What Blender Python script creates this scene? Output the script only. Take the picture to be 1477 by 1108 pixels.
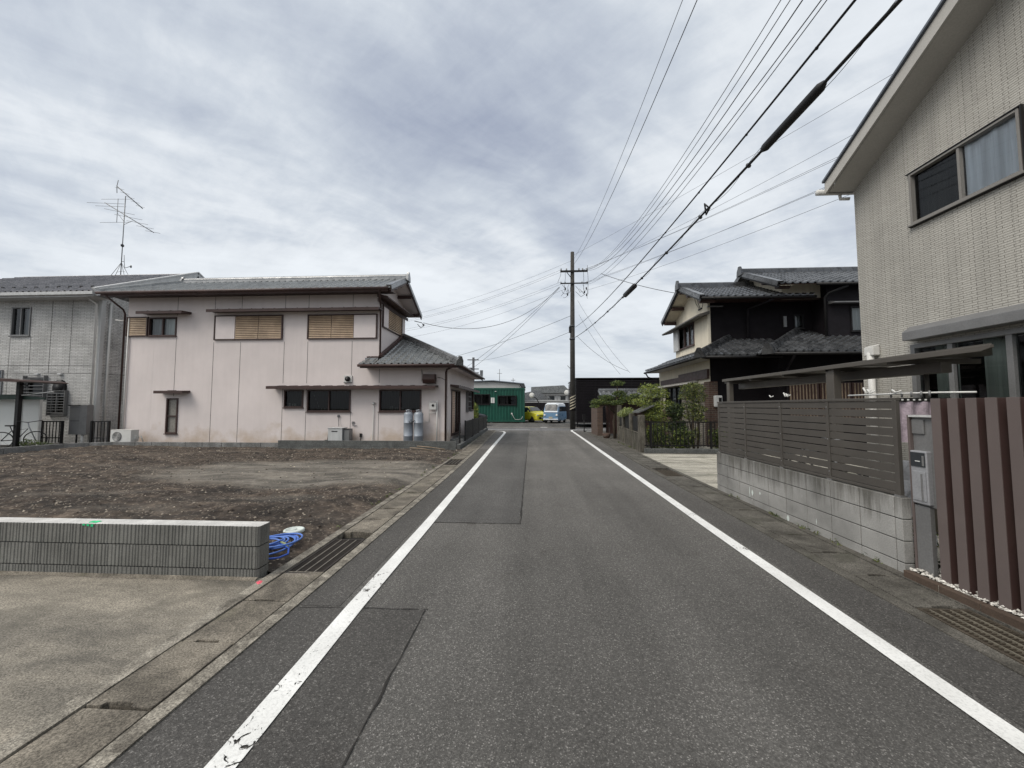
import bpy, bmesh, math, random
import numpy as np
from mathutils import Vector, Matrix, noise as mnoise
R = math.radians
random.seed(11)
for o in list(bpy.data.objects): bpy.data.objects.remove(o)
S = bpy.context.scene
COL = S.collection

# ------------------------------------------------------------------ camera
F_PX = 555.0
cam_d = bpy.data.cameras.new("camera"); cam = bpy.data.objects.new("camera", cam_d); COL.objects.link(cam)
cam_d.sensor_width = 36; cam_d.lens = F_PX/1477*36; cam_d.clip_end = 2000; cam_d.clip_start = .05
cam.location = (0, 0, 1.55)
cam.rotation_euler = (R(90)+math.atan(32/F_PX), 0, math.atan(30/F_PX))
S.camera = cam

# ------------------------------------------------------------------ sky
SUN_EL, SUN_AZ = R(50), R(-128)      # azimuth from +Y, clockwise
W = bpy.data.worlds.new("World"); S.world = W; W.use_nodes = True
nt = W.node_tree; nt.nodes.clear()
def N(t, k, **kw):
    n = t.nodes.new(k)
    for a, b in kw.items():
        if a.startswith('i_'):
            key = a[2:]
            n.inputs[int(key) if key.isdigit() else key.replace('_', ' ')].default_value = b
        else: setattr(n, a, b)
    return n
def L(t, a, b): t.links.new(a, b)
out = N(nt, 'ShaderNodeOutputWorld')
sky = N(nt, 'ShaderNodeTexSky', sky_type='NISHITA', sun_disc=False, sun_elevation=SUN_EL, sun_rotation=SUN_AZ, dust_density=2.0)
b1 = N(nt, 'ShaderNodeBackground', i_Strength=.09); L(nt, sky.outputs[0], b1.inputs[0])
tc = N(nt, 'ShaderNodeTexCoord'); sep = N(nt, 'ShaderNodeSeparateXYZ'); L(nt, tc.outputs['Generated'], sep.inputs[0])
zc = N(nt, 'ShaderNodeMath', operation='MAXIMUM', i_1=0.0); L(nt, sep.outputs[2], zc.inputs[0])
za = N(nt, 'ShaderNodeMath', operation='ADD', i_1=.14); L(nt, zc.outputs[0], za.inputs[0])
dx = N(nt, 'ShaderNodeMath', operation='DIVIDE'); L(nt, sep.outputs[0], dx.inputs[0]); L(nt, za.outputs[0], dx.inputs[1])
dy = N(nt, 'ShaderNodeMath', operation='DIVIDE'); L(nt, sep.outputs[1], dy.inputs[0]); L(nt, za.outputs[0], dy.inputs[1])
cb = N(nt, 'ShaderNodeCombineXYZ'); L(nt, dx.outputs[0], cb.inputs[0]); L(nt, dy.outputs[0], cb.inputs[1])
def skynoise(loc, rot, scl, scale, det, rough, dist):
    mp = N(nt, 'ShaderNodeMapping', vector_type='TEXTURE'); mp.inputs['Location'].default_value = loc
    mp.inputs['Rotation'].default_value = (0, 0, R(rot)); mp.inputs['Scale'].default_value = scl
    L(nt, cb.outputs[0], mp.inputs[0])
    n = N(nt, 'ShaderNodeTexNoise', i_Scale=scale, i_Detail=det, i_Roughness=rough, i_Distortion=dist)
    L(nt, mp.outputs[0], n.inputs[0]); return n.outputs[0]
n1 = skynoise((2.6, 1.1, 0), 38, (1.7, 1.0, 1), .85, 4, .5, .3)        # broad banks
n2 = skynoise((4, 2, 0), 34, (1.25, .75, 1), 2.4, 9, .60, .35)          # streaks
n3 = skynoise((7, 9, 0), -35, (1.3, .6, 1), 7.5, 7, .62, .3)              # ripples
def M2(op, a, b):
    m = N(nt, 'ShaderNodeMath', operation=op)
    for i, v in enumerate((a, b)):
        if isinstance(v, (int, float)): m.inputs[i].default_value = v
        else: L(nt, v, m.inputs[i])
    return m.outputs[0]
tot = M2('ADD', M2('ADD', M2('MULTIPLY', n1, 1.5), M2('MULTIPLY', n2, .55)), M2('MULTIPLY', n3, .20))
grd = N(nt, 'ShaderNodeMapRange', i_1=.12, i_2=.62, i_3=-.03, i_4=.04, interpolation_type='SMOOTHSTEP'); L(nt, zc.outputs[0], grd.inputs[0])
tot = M2('SUBTRACT', M2('SUBTRACT', tot, .405), grd.outputs[0])
ramp = N(nt, 'ShaderNodeValToRGB'); L(nt, tot, ramp.inputs[0])
e = ramp.color_ramp.elements
e[0].position = .36; e[0].color = (.36, .405, .51, 1); e[1].position = .90; e[1].color = (.86, .90, .94, 1)
for p, c in ((.52, (.49, .54, .625, 1)), (.645, (.62, .67, .735, 1)), (.75, (.76, .80, .845, 1))):
    q = e.new(p); q.color = c
# towards the horizon the bank evens out
hz = N(nt, 'ShaderNodeMapRange', i_1=.0, i_2=.34, i_3=.7, i_4=0.0); L(nt, zc.outputs[0], hz.inputs[0])
mixh = N(nt, 'ShaderNodeMixRGB'); L(nt, hz.outputs[0], mixh.inputs[0]); L(nt, ramp.outputs[0], mixh.inputs[1]); mixh.inputs[2].default_value = (.64, .69, .74, 1)
# glow added to the unseen sky around the sun, to brighten camera-facing walls
dp = N(nt, 'ShaderNodeVectorMath', operation='DOT_PRODUCT'); L(nt, tc.outputs['Generated'], dp.inputs[0])
dp.inputs[1].default_value = (math.sin(SUN_AZ)*math.cos(SUN_EL), math.cos(SUN_AZ)*math.cos(SUN_EL), math.sin(SUN_EL))
gw = N(nt, 'ShaderNodeMapRange', i_1=.74, i_2=.99, i_3=1.0, i_4=2.6, interpolation_type='SMOOTHSTEP'); L(nt, dp.outputs['Value'], gw.inputs[0])
wf = N(nt, 'ShaderNodeMapRange', i_1=.7, i_2=.99, i_3=0.0, i_4=1.0); L(nt, dp.outputs['Value'], wf.inputs[0])
wm = N(nt, 'ShaderNodeMixRGB', blend_type='MULTIPLY'); L(nt, wf.outputs[0], wm.inputs[0]); L(nt, mixh.outputs[0], wm.inputs[1]); wm.inputs[2].default_value = (1, .93, .82, 1)
b2 = N(nt, 'ShaderNodeBackground'); L(nt, gw.outputs[0], b2.inputs[1]); L(nt, wm.outputs[0], b2.inputs[0])
ms = N(nt, 'ShaderNodeMixShader', i_0=.93); L(nt, b1.outputs[0], ms.inputs[1]); L(nt, b2.outputs[0], ms.inputs[2]); L(nt, ms.outputs[0], out.inputs[0])

sd = bpy.data.lights.new("sun", 'SUN'); sun = bpy.data.objects.new("sun", sd); COL.objects.link(sun)
sd.energy = 1.75; sd.angle = R(28); sd.color = (1, .935, .86)
dirv = Vector((math.sin(SUN_AZ)*math.cos(SUN_EL), math.cos(SUN_AZ)*math.cos(SUN_EL), math.sin(SUN_EL)))
sun.rotation_euler = dirv.to_track_quat('Z', 'Y').to_euler(); sun.location = (0, 0, 30)
S.view_settings.view_transform = 'Standard'; S.view_settings.look = 'None'
S.view_settings.exposure = 0.1; S.view_settings.gamma = 1.0
S.render.engine = 'CYCLES'; S.render.resolution_x = 1024; S.render.resolution_y = 768
S.cycles.transparent_max_bounces = 16; S.cycles.max_bounces = 8

# ------------------------------------------------------------------ materials
MATS = {}
def newmat(name):
    m = bpy.data.materials.new(name); m.use_nodes = True; t = m.node_tree; t.nodes.clear()
    o = N(t, 'ShaderNodeOutputMaterial'); p = N(t, 'ShaderNodeBsdfPrincipled'); L(t, p.outputs[0], o.inputs[0])
    MATS[name] = m; return m, t, p, o
def pos(t, scale=(1, 1, 1)):
    g = N(t, 'ShaderNodeNewGeometry'); mp = N(t, 'ShaderNodeMapping'); mp.inputs['Scale'].default_value = scale
    L(t, g.outputs['Position'], mp.inputs[0]); return mp.outputs[0]
def rgb(c, k=1.0): return (min(1, c[0]*k), min(1, c[1]*k), min(1, c[2]*k), 1)
def noise(t, v, scale, det=4, rough=.55, dist=0):
    n = N(t, 'ShaderNodeTexNoise', i_Scale=scale, i_Detail=det, i_Roughness=rough, i_Distortion=dist); L(t, v, n.inputs[0]); return n.outputs[0]
def rampf(t, f, stops):
    r = N(t, 'ShaderNodeValToRGB'); L(t, f, r.inputs[0]); e = r.color_ramp.elements
    e[0].position = stops[0][0]; e[0].color = stops[0][1]; e[1].position = stops[-1][0]; e[1].color = stops[-1][1]
    for p, c in stops[1:-1]: q = e.new(p); q.color = c
    return r.outputs[0]
def mul(t, a, b, f=1.0, mode='MULTIPLY'):
    m = N(t, 'ShaderNodeMixRGB', blend_type=mode)
    if isinstance(f, (int, float)): m.inputs[0].default_value = f
    else: L(t, f, m.inputs[0])
    for i, v in ((1, a), (2, b)):
        if isinstance(v, tuple): m.inputs[i].default_value = v
        else: L(t, v, m.inputs[i])
    return m.outputs[0]
def bump(t, p, h, dist, strength=.6):
    b = N(t, 'ShaderNodeBump', i_Strength=strength, i_Distance=dist); L(t, h, b.inputs['Height']); L(t, b.outputs[0], p.inputs['Normal']); return b
def g1(v): return (v, v, v, 1)
def mat(name, col, rough=.7, var=.18, vs=2.5, fine=.12, fs=60, bmp=.0, bs=40, spec=.4, metal=0, streak=0):
    m, t, p, o = newmat(name); v = pos(t)
    c = rampf(t, noise(t, v, vs, 5, .6), [(.3, rgb(col, 1-var)), (.7, rgb(col, 1+var))])
    c = mul(t, c, rampf(t, noise(t, v, fs, 3), [(.3, g1(1-fine)), (.7, g1(1+fine*.6))]))
    if streak:
        s = noise(t, pos(t, (3.2, 3.2, .22)), 2.2, 5, .6)
        c = mul(t, c, rampf(t, s, [(.42, g1(1)), (.68, g1(1-streak))]))
    L(t, c, p.inputs['Base Color'])
    rr = N(t, 'ShaderNodeMapRange', i_1=.3, i_2=.7, i_3=max(.02, rough-.1), i_4=min(1, rough+.1)); L(t, noise(t, v, vs*3), rr.inputs[0]); L(t, rr.outputs[0], p.inputs['Roughness'])
    p.inputs['Metallic'].default_value = metal; p.inputs['Specular IOR Level'].default_value = spec
    if bmp: bump(t, p, noise(t, v, bs, 4), bmp)
    return m

def m_asphalt(name, base, speck, warm=1.0):
    m, t, p, o = newmat(name); v = pos(t)
    c = rampf(t, noise(t, v, .55, 6, .6), [(.3, rgb(base, .84)), (.7, rgb(base, 1.14))])
    c = mul(t, c, rampf(t, noise(t, pos(t, (1, .07, 1)), 1.5, 3), [(.35, g1(.84)), (.65, g1(1.16))]))
    c = mul(t, c, (.62, .60, .58, 1), rampf(t, noise(t, v, 1.9, 6, .65, .5), [(.60, g1(0)), (.70, g1(.55))]))
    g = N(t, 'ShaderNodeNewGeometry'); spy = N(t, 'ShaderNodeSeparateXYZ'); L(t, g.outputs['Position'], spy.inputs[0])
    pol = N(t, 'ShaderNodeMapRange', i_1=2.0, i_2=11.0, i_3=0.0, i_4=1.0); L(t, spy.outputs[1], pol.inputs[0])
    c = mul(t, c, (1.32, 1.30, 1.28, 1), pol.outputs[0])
    vo = N(t, 'ShaderNodeTexVoronoi', i_Scale=165.0); L(t, v, vo.inputs[0])
    sepc = N(t, 'ShaderNodeSeparateColor'); L(t, vo.outputs['Color'], sepc.inputs[0])
    agg = rampf(t, sepc.outputs[0], [(.0, g1(.70)), (.55, g1(.92)), (.82, g1(1.2)), (.93, g1(1.5)), (.99, g1(speck*1.05))])
    c = mul(t, c, agg); c = mul(t, c, rampf(t, noise(t, v, 42, 4, .7), [(.3, g1(.72)), (.7, g1(1.25))]))
    L(t, c, p.inputs['Base Color']); p.inputs['Roughness'].default_value = .88; p.inputs['Specular IOR Level'].default_value = .25
    h = mul(t, vo.outputs['Distance'], noise(t, v, 70, 3), .5, 'MIX'); bump(t, p, h, .006, .8)
    return m
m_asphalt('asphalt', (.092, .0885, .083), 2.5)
m_asphalt('asphalt_new', (.073, .071, .068), 2.2)
m_asphalt('asphalt_side', (.070, .067, .063), 2.4)
m_asphalt('asphalt_far', (.10, .10, .102), 2.2)

def m_concrete(name, col, dark, moss=None, vs=1.0, streakdir=(1, 1, 1), bmp=.004, lo=.38, hi=.68):
    m, t, p, o = newmat(name); v = pos(t)
    c = rampf(t, noise(t, pos(t, streakdir), vs, 7, .65, .4), [(lo, rgb(dark)), (hi, rgb(col))])
    c = mul(t, c, rampf(t, noise(t, v, 9, 5, .7), [(.3, g1(.82)), (.7, g1(1.14))]))
    c = mul(t, c, rampf(t, noise(t, v, 95, 4, .8), [(.36, g1(.42)), (.5, g1(1)), (.62, g1(1.65))]))
    if moss: c = mul(t, c, rgb(moss), rampf(t, noise(t, v, 2.3, 5), [(.56, g1(0)), (.74, g1(.6))]), 'MIX')
    L(t, c, p.inputs['Base Color']); p.inputs['Roughness'].default_value = .9; p.inputs['Specular IOR Level'].default_value = .25
    bump(t, p, noise(t, v, 85, 4, .7), bmp, .7); return m
m_concrete('pad', (.30, .27, .222), (.125, .115, .098), (.11, .102, .085), 1.3, (.45, 1.6, 1))
m_concrete('gutter', (.225, .20, .163), (.09, .08, .066), (.085, .082, .05), 2.6)
m_concrete('gutter_edge', (.31, .285, .24), (.10, .09, .075), None, 7)
m_concrete('gutter_right', (.125, .117, .102), (.058, .054, .046), (.05, .052, .036), 2.4)
m_concrete('drive', (.50, .47, .40), (.22, .21, .18), (.10, .11, .06), 1.2, (.4, 1.4, 1))
m_concrete('kerb', (.24, .24, .235), (.13, .13, .125), None, 3)
m_concrete('kerb_dark', (.135, .14, .135), (.085, .088, .085), None, 3)
def m_block():
    m, t, p, o = newmat('block'); v = pos(t)
    c = rampf(t, noise(t, v, 1.7, 5), [(.3, (.17, .168, .16, 1)), (.7, (.335, .33, .315, 1))])
    c = mul(t, c, rampf(t, noise(t, v, 120, 3, .7), [(.3, g1(.75)), (.7, g1(1.2))]))
    s = noise(t, pos(t, (6, 6, .5)), 1.6, 6, .65)
    g = N(t, 'ShaderNodeNewGeometry'); sp = N(t, 'ShaderNodeSeparateXYZ'); L(t, g.outputs['Position'], sp.inputs[0])
    mr = N(t, 'ShaderNodeMapRange', i_1=.25, i_2=.72, i_3=-.12, i_4=.20); L(t, sp.outputs[2], mr.inputs[0])
    ad = N(t, 'ShaderNodeMath', operation='ADD'); L(t, s, ad.inputs[0]); L(t, mr.outputs[0], ad.inputs[1])
    c = mul(t, c, (.22, .205, .17, 1), rampf(t, ad.outputs[0], [(.50, g1(0)), (.72, g1(.75))]), 'MULTIPLY')
    c = mul(t, c, (.5, .5, .48, 1), rampf(t, noise(t, pos(t, (3, 3, 1.2)), 3.1, 5), [(.70, g1(0)), (.76, g1(.8))]), 'MIX')
    L(t, c, p.inputs['Base Color']); p.inputs['Roughness'].default_value = .92
    bump(t, p, noise(t, v, 140, 3, .7), .003, .7)
m_block()
m_concrete('old_block', (.15, .138, .115), (.055, .05, .04), (.05, .055, .03), 2.5, (2, 2, .7))
mat('rib_block', (.17, .168, .155), .92, .2, 3, .35, 150, .003, 130)
mat('rib_top', (.52, .51, .49), .9, .2, 6, .2, 90, .003, 100)
mat('mortar', (.045, .045, .042), .95, .2, 5)
mat('joint', (.03, .028, .025), .95, .2, 5)
mat('crack', (.022, .02, .018), 1, .1, 5)
def m_paint():
    m, t, p, o = newmat('line_paint'); v = pos(t)
    c = rampf(t, noise(t, v, 3, 5), [(.3, (.62, .62, .60, 1)), (.7, (.78, .78, .76, 1))])
    c = mul(t, c, rampf(t, noise(t, v, 70, 4, .7), [(.25, g1(.68)), (.5, g1(1)), (.8, g1(1.05))]))
    L(t, c, p.inputs['Base Color']); p.inputs['Roughness'].default_value = .7; bump(t, p, noise(t, v, 90, 3), .003, .5)
    a = noise(t, v, 17, 9, .66, 1.4); b = noise(t, v, 1.1, 3)
    ad = N(t, 'ShaderNodeMath', operation='ADD'); L(t, a, ad.inputs[0])
    mu = N(t, 'ShaderNodeMath', operation='MULTIPLY', i_1=.5); L(t, b, mu.inputs[0]); L(t, mu.outputs[0], ad.inputs[1])
    sp = N(t, 'ShaderNodeSeparateXYZ'); g = N(t, 'ShaderNodeNewGeometry'); L(t, g.outputs['Position'], sp.inputs[0])
    near = N(t, 'ShaderNodeMapRange', i_1=1.5, i_2=2.3, i_3=.15, i_4=0.0); L(t, sp.outputs[1], near.inputs[0])
    lf = N(t, 'ShaderNodeMath', operation='LESS_THAN', i_1=0.0); L(t, sp.outputs[0], lf.inputs[0])
    m3 = N(t, 'ShaderNodeMath', operation='MULTIPLY'); L(t, near.outputs[0], m3.inputs[0]); L(t, lf.outputs[0], m3.inputs[1])
    a2 = N(t, 'ShaderNodeMath', operation='ADD'); L(t, ad.outputs[0], a2.inputs[0]); L(t, m3.outputs[0], a2.inputs[1])
    al = rampf(t, a2.outputs[0], [(.915, g1(1)), (.935, g1(0))]); L(t, al, p.inputs['Alpha'])
m_paint()
def m_soil():
    m, t, p, o = newmat('soil'); v = pos(t)
    w = N(t, 'ShaderNodeVertexColor', layer_name='smooth')
    d = rampf(t, noise(t, v, 5, 8, .7), [(.3, (.014, .0095, .007, 1)), (.5, (.052, .038, .028, 1)), (.72, (.17, .132, .10, 1))])
    l = rampf(t, noise(t, v, 7, 8, .7), [(.3, (.10, .088, .073, 1)), (.7, (.21, .19, .16, 1))])
    c = mul(t, d, l, w.outputs[0], 'MIX')
    vo = N(t, 'ShaderNodeTexVoronoi', i_Scale=38.0); L(t, v, vo.inputs[0]); sc = N(t, 'ShaderNodeSeparateColor'); L(t, vo.outputs['Color'], sc.inputs[0])
    c = mul(t, c, rampf(t, noise(t, pos(t, (.6, 2.2, 1)), 1.1, 5, .6), [(.36, g1(.45)), (.62, g1(1.35))])); c = mul(t, c, (.26, .22, .175, 1), rampf(t, sc.outputs[0], [(.90, g1(0)), (.95, g1(.55))]), 'MIX')
    L(t, c, p.inputs['Base Color']); p.inputs['Roughness'].default_value = .95
    bump(t, p, noise(t, v, 28, 8, .75), .035, 1.0)
m_soil()
mat('ground', (.10, .095, .085), .95, .3, 1.5, .25, 30, .01, 30)
mat('yard_soil', (.05, .042, .03), .95, .4, 4, .3, 40, .02, 30)
def m_tile(name, a, b, rough):
    m, t, p, o = newmat(name); v = pos(t)
    vo = N(t, 'ShaderNodeTexVoronoi', i_Scale=3.6); L(t, v, vo.inputs[0]); sc = N(t, 'ShaderNodeSeparateColor'); L(t, vo.outputs['Color'], sc.inputs[0])
    c = rampf(t, sc.outputs[0], [(.0, rgb(a)), (1, rgb(b))])
    c = mul(t, c, rampf(t, noise(t, v, 14, 5, .7), [(.3, g1(.88)), (.7, g1(1.1))]))
    L(t, c, p.inputs['Base Color']); p.inputs['Specular IOR Level'].default_value = .9; p.inputs['Metallic'].default_value = .55
    r = rampf(t, noise(t, v, 5, 4), [(.3, g1(rough-.08)), (.7, g1(rough+.14))]); L(t, r, p.inputs['Roughness'])
m_tile('tile_grey', (.16, .165, .17), (.24, .245, .25), .27)
m_tile('tile_dark', (.05, .052, .055), (.125, .128, .133), .24)
m_tile('tile_brown', (.10, .10, .108), (.18, .175, .185), .34)
m_tile('tile_light', (.17, .174, .172), (.25, .255, .25), .26)
mat('pink', (.665, .60, .578), .85, .06, .8, .05, 70, .002, 90, streak=.035)
def m_pinkstain():
    m = MATS['pink']; t = m.node_tree; p = [n for n in t.nodes if n.type == 'BSDF_PRINCIPLED'][0]
    src = p.inputs['Base Color'].links[0].from_socket; v = pos(t)
    g = N(t, 'ShaderNodeNewGeometry'); sp = N(t, 'ShaderNodeSeparateXYZ'); L(t, g.outputs['Position'], sp.inputs[0])
    mr = N(t, 'ShaderNodeMapRange', i_1=.1, i_2=1.3, i_3=.20, i_4=-.25); L(t, sp.outputs[2], mr.inputs[0])
    ad = N(t, 'ShaderNodeMath', operation='ADD'); L(t, noise(t, v, 1.5, 6, .6), ad.inputs[0]); L(t, mr.outputs[0], ad.inputs[1])
    c = mul(t, src, (.74, .66, .55, 1), rampf(t, ad.outputs[0], [(.48, g1(0)), (.75, g1(.9))])); L(t, c, p.inputs['Base Color'])
m_pinkstain()
mat('pink_panel', (.70, .63, .61), .8, .06, 2, .04, 60)
mat('brown_metal', (.055, .030, .026), .5, .25, 3, .1, 60)
mat('brown_red', (.055, .030, .026), .55, .25, 3)
mat('shutter', (.42, .31, .21), .6, .28, 1.6, .1, 50)
mat('shutter_pink', (.50, .36, .28), .65, .15, 2)
mat('cream', (.70, .64, .52), .8, .06, 1.2, .05, 60, .001, 60, streak=.12)
mat('black_wall', (.008, .0065, .008), .8, .2, 1.5, .1, 50, spec=.15)
mat('black_wall_soft', (.013, .011, .0135), .7, .2, 1.5, .1, 50, spec=.2)
mat('black_metal', (.010, .0095, .010), .5, .2, 4, spec=.3)
mat('dark_void', (.008, .008, .008), .9, .1, 4)
mat('white_pvc', (.58, .575, .55), .5, .08, 3)
mat('white_trim', (.50, .505, .50), .55, .08, 2, streak=.15)
mat('beige_trim', (.42, .405, .375), .5, .05, 3)
mat('frame_taupe', (.20, .19, .175), .5, .05, 3); mat('beige_soffit', (.42, .405, .375), .6, .05, 3)
mat('grey_metal', (.19, .19, .19), .45, .1, 3, metal=.3)
mat('grey_tank', (.30, .33, .37), .42, .1, 2.5, streak=.2, metal=.2)
mat('steel', (.33, .335, .35), .4, .06, 3, metal=.3)
mat('bronze', (.105, .095, .083), .45, .08, 3, .04, 60, metal=.25)
mat('bronze_fence', (.078, .071, .063), .5, .10, 2.5, .05, 60, metal=.15)
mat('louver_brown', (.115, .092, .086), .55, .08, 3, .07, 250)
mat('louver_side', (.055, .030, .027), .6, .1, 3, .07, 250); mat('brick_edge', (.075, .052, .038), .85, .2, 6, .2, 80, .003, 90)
mat('pebble_white', (.52, .50, .46), .8, .35, 30)
mat('pebble_grey', (.25, .24, .22), .85, .35, 30)
mat('chip', (.38, .33, .265), .9, .5, 14)
mat('clod', (.055, .042, .033), .98, .5, 14)
mat('bark', (.085, .065, .048), .95, .3, 12, .3, 60, .01, 60)
for nme, c in (('leaf_lime', (.25, .29, .055)), ('leaf_mid', (.11, .15, .04)), ('leaf_dark', (.028, .045, .018)), ('leaf_pine', (.06, .095, .03)), ('leaf_pale', (.27, .31, .15)), ('leaf_olive', (.12, .12, .04))):
    m, t, p, o = newmat(nme); v = pos(t)
    L(t, rampf(t, noise(t, v, 8, 3), [(.3, rgb(c, .65)), (.7, rgb(c, 1.4))]), p.inputs['Base Color']); p.inputs['Roughness'].default_value = .55
    tr = N(t, 'ShaderNodeBsdfTranslucent', i_Color=rgb(c, 1.3)); mx = N(t, 'ShaderNodeMixShader', i_0=.28); L(t, p.outputs[0], mx.inputs[1]); L(t, tr.outputs[0], mx.inputs[2]); L(t, mx.outputs[0], o.inputs[0])
def m_glass(name, tint, ior=1.5):
    m, t, p, o = newmat(name); t.nodes.remove(p)
    tr = N(t, 'ShaderNodeBsdfTransparent', i_Color=rgb(tint)); gl = N(t, 'ShaderNodeBsdfGlossy', i_Roughness=.02, i_Color=(.95, .97, 1, 1))
    fr = N(t, 'ShaderNodeFresnel', i_IOR=ior); mx = N(t, 'ShaderNodeMixShader'); L(t, fr.outputs[0], mx.inputs[0]); L(t, tr.outputs[0], mx.inputs[1]); L(t, gl.outputs[0], mx.inputs[2]); L(t, mx.outputs[0], o.inputs[0])
m_glass('glass', (.76, .79, .78)); m_glass('glass_dark', (.30, .30, .28), 1.33); m_glass('glass_frost', (.8, .82, .84))
def m_curtain(name, col, sc=28):
    m, t, p, o = newmat(name)
    w = noise(t, pos(t, (1, 1, .04)), sc*.5, 3, .6)
    L(t, rampf(t, w, [(.3, rgb(col, .75)), (.7, rgb(col, 1.15))]), p.inputs['Base Color']); p.inputs['Roughness'].default_value = .9
m_curtain('curtain_pale', (.80, .84, .86)); m_curtain('curtain_white', (.70, .72, .72)); m_curtain('curtain_grey', (.30, .31, .33)); m_curtain('curtain_green', (.38, .42, .38)); m_curtain('curtain_dark', (.13, .115, .095))
mat('frost_panel', (.18, .18, .20), .25, .1, 3); mat('glass_obscure', (.22, .205, .18), .3, .15, 6, spec=.6)
def m_brick(name, c1, c2, mort, bw, bh, ms_, dist, off=.5, rough=.85, mix=0.0, noise_amt=.2):
    m, t, p, o = newmat(name)
    g = N(t, 'ShaderNodeNewGeometry'); sp = N(t, 'ShaderNodeSeparateXYZ'); L(t, g.outputs['Position'], sp.inputs[0])
    ad = N(t, 'ShaderNodeMath', operation='ADD'); L(t, sp.outputs[0], ad.inputs[0]); L(t, sp.outputs[1], ad.inputs[1])
    cbn = N(t, 'ShaderNodeCombineXYZ'); L(t, ad.outputs[0], cbn.inputs[0]); L(t, sp.outputs[2], cbn.inputs[1])
    b = N(t, 'ShaderNodeTexBrick', offset=off); b.inputs['Scale'].default_value = 1; b.inputs['Brick Width'].default_value = bw; b.inputs['Row Height'].default_value = bh
    b.inputs['Mortar Size'].default_value = ms_; b.inputs['Mortar Smooth'].default_value = .3; b.inputs['Bias'].default_value = 0
    b.inputs['Color1'].default_value = rgb(c1); b.inputs['Color2'].default_value = rgb(c2); b.inputs['Mortar'].default_value = rgb(mort)
    L(t, cbn.outputs[0], b.inputs[0]); v = pos(t)
    c = mul(t, b.outputs[0], rampf(t, noise(t, v, 1.1, 5), [(.3, g1(1-noise_amt*.5)), (.7, g1(1+noise_amt*.4))]))
    c = mul(t, c, rampf(t, noise(t, v, 45, 4, .7), [(.3, g1(1-noise_amt)), (.7, g1(1+noise_amt*.6))]))
    if name == 'siding_beige':
        pb = N(t, 'ShaderNodeTexBrick', offset=0.0); pb.inputs['Scale'].default_value = 1; pb.inputs['Brick Width'].default_value = .455; pb.inputs['Row Height'].default_value = 2.9; pb.inputs['Mortar Size'].default_value = .003
        pb.inputs['Color1'].default_value = g1(.93); pb.inputs['Color2'].default_value = g1(1.05); pb.inputs['Mortar'].default_value = g1(.72); L(t, cbn.outputs[0], pb.inputs[0]); c = mul(t, c, pb.outputs[0])
        c = mul(t, c, rampf(t, noise(t, pos(t, (2.5, 2.5, .25)), 2.0, 5, .6), [(.45, g1(1)), (.72, g1(.86))]))
    L(t, c, p.inputs['Base Color']); p.inputs['Roughness'].default_value = rough
    inv = N(t, 'ShaderNodeMath', operation='SUBTRACT', i_0=1.0); L(t, b.outputs['Fac'], inv.inputs[1])
    h = mul(t, inv.outputs[0], noise(t, v, 35, 4), .35, 'MIX'); bump(t, p, h, dist, .9); return m
m_brick('siding_beige', (.465, .45, .41), (.425, .41, .372), (.21, .196, .172), .17, .033, .0042, .008, .37)
m_brick('siding_grey', (.66, .655, .64), (.56, .555, .54), (.27, .265, .25), .29, .062, .009, .035, .37, .85, 0, .55)
m_brick('brick_red', (.095, .05, .036), (.06, .036, .028), (.13, .11, .09), .22, .075, .010, .008)
m_brick('brick_brown', (.12, .075, .055), (.085, .055, .042), (.07, .06, .05), .22, .075, .010, .006)
m_brick('brick_pale', (.27, .25, .21), (.19, .17, .14), (.08, .07, .06), .22, .07, .010, .01)
mat('container_green', (.010, .080, .055), .5, .12, 1.2, .08, 40, streak=.15)
mat('sheet_grey', (.48, .48, .47), .6, .1, 1); mat('roof_blue_grey', (.12, .135, .16), .5, .1, 1)
mat('car_yellow', (.68, .62, .05), .3, .03, 1, .02); mat('van_blue', (.15, .27, .42), .32, .05, 1, .02); mat('van_white', (.62, .65, .68), .35, .04, 1, .02)
mat('car_black', (.015, .015, .017), .25, .1, 1); mat('tyre', (.02, .02, .02), .85, .1, 4); mat('rim', (.30, .30, .31), .4, .1, 4, metal=.5)
mat('car_glass', (.03, .035, .04), .08, .1, 1, spec=.8); mat('lamp_lens', (.6, .6, .58), .2, .05, 5)
mat('pole', (.045, .042, .038), .85, .25, 3, .2, 40, .004, 60); mat('pole_concrete', (.10, .09, .075), .9, .25, 3)
mat('wire', (.012, .012, .013), .6, .1, 4); mat('wire_grey', (.06, .062, .068), .6, .1, 4); mat('insulator', (.30, .30, .30), .4, .2, 4)
mat('stripe_yellow', (.42, .38, .28), .6, .2, 8)
mat('hose_blue', (.03, .09, .42), .4, .1, 5); mat('hose_light', (.10, .20, .55), .4, .1, 5)
mat('lid_white', (.55, .60, .57), .6, .12, 12, .1, 60); mat('paint_pink', (.65, .10, .14), .7, .2, 30); mat('paint_green', (.02, .50, .20), .7, .4, 30)
mat('grate', (.030, .024, .020), .7, .3, 10); mat('grate_bar', (.17, .155, .13), .65, .3, 20); mat('grate_pale', (.15, .135, .105), .65, .3, 20); mat('rust_grate', (.062, .050, .036), .75, .3, 12)
mat('wood', (.22, .17, .12), .85, .3, 8); mat('cloth_pink', (.36, .30, .34), .9, .3, 14, .2, 50); mat('plastic_white', (.45, .46, .49), .35, .2, 9)
mat('panel_white', (.66, .67, .65), .55, .04, 1.2); mat('awning_green', (.03, .055, .045), .6, .1, 3)

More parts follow.
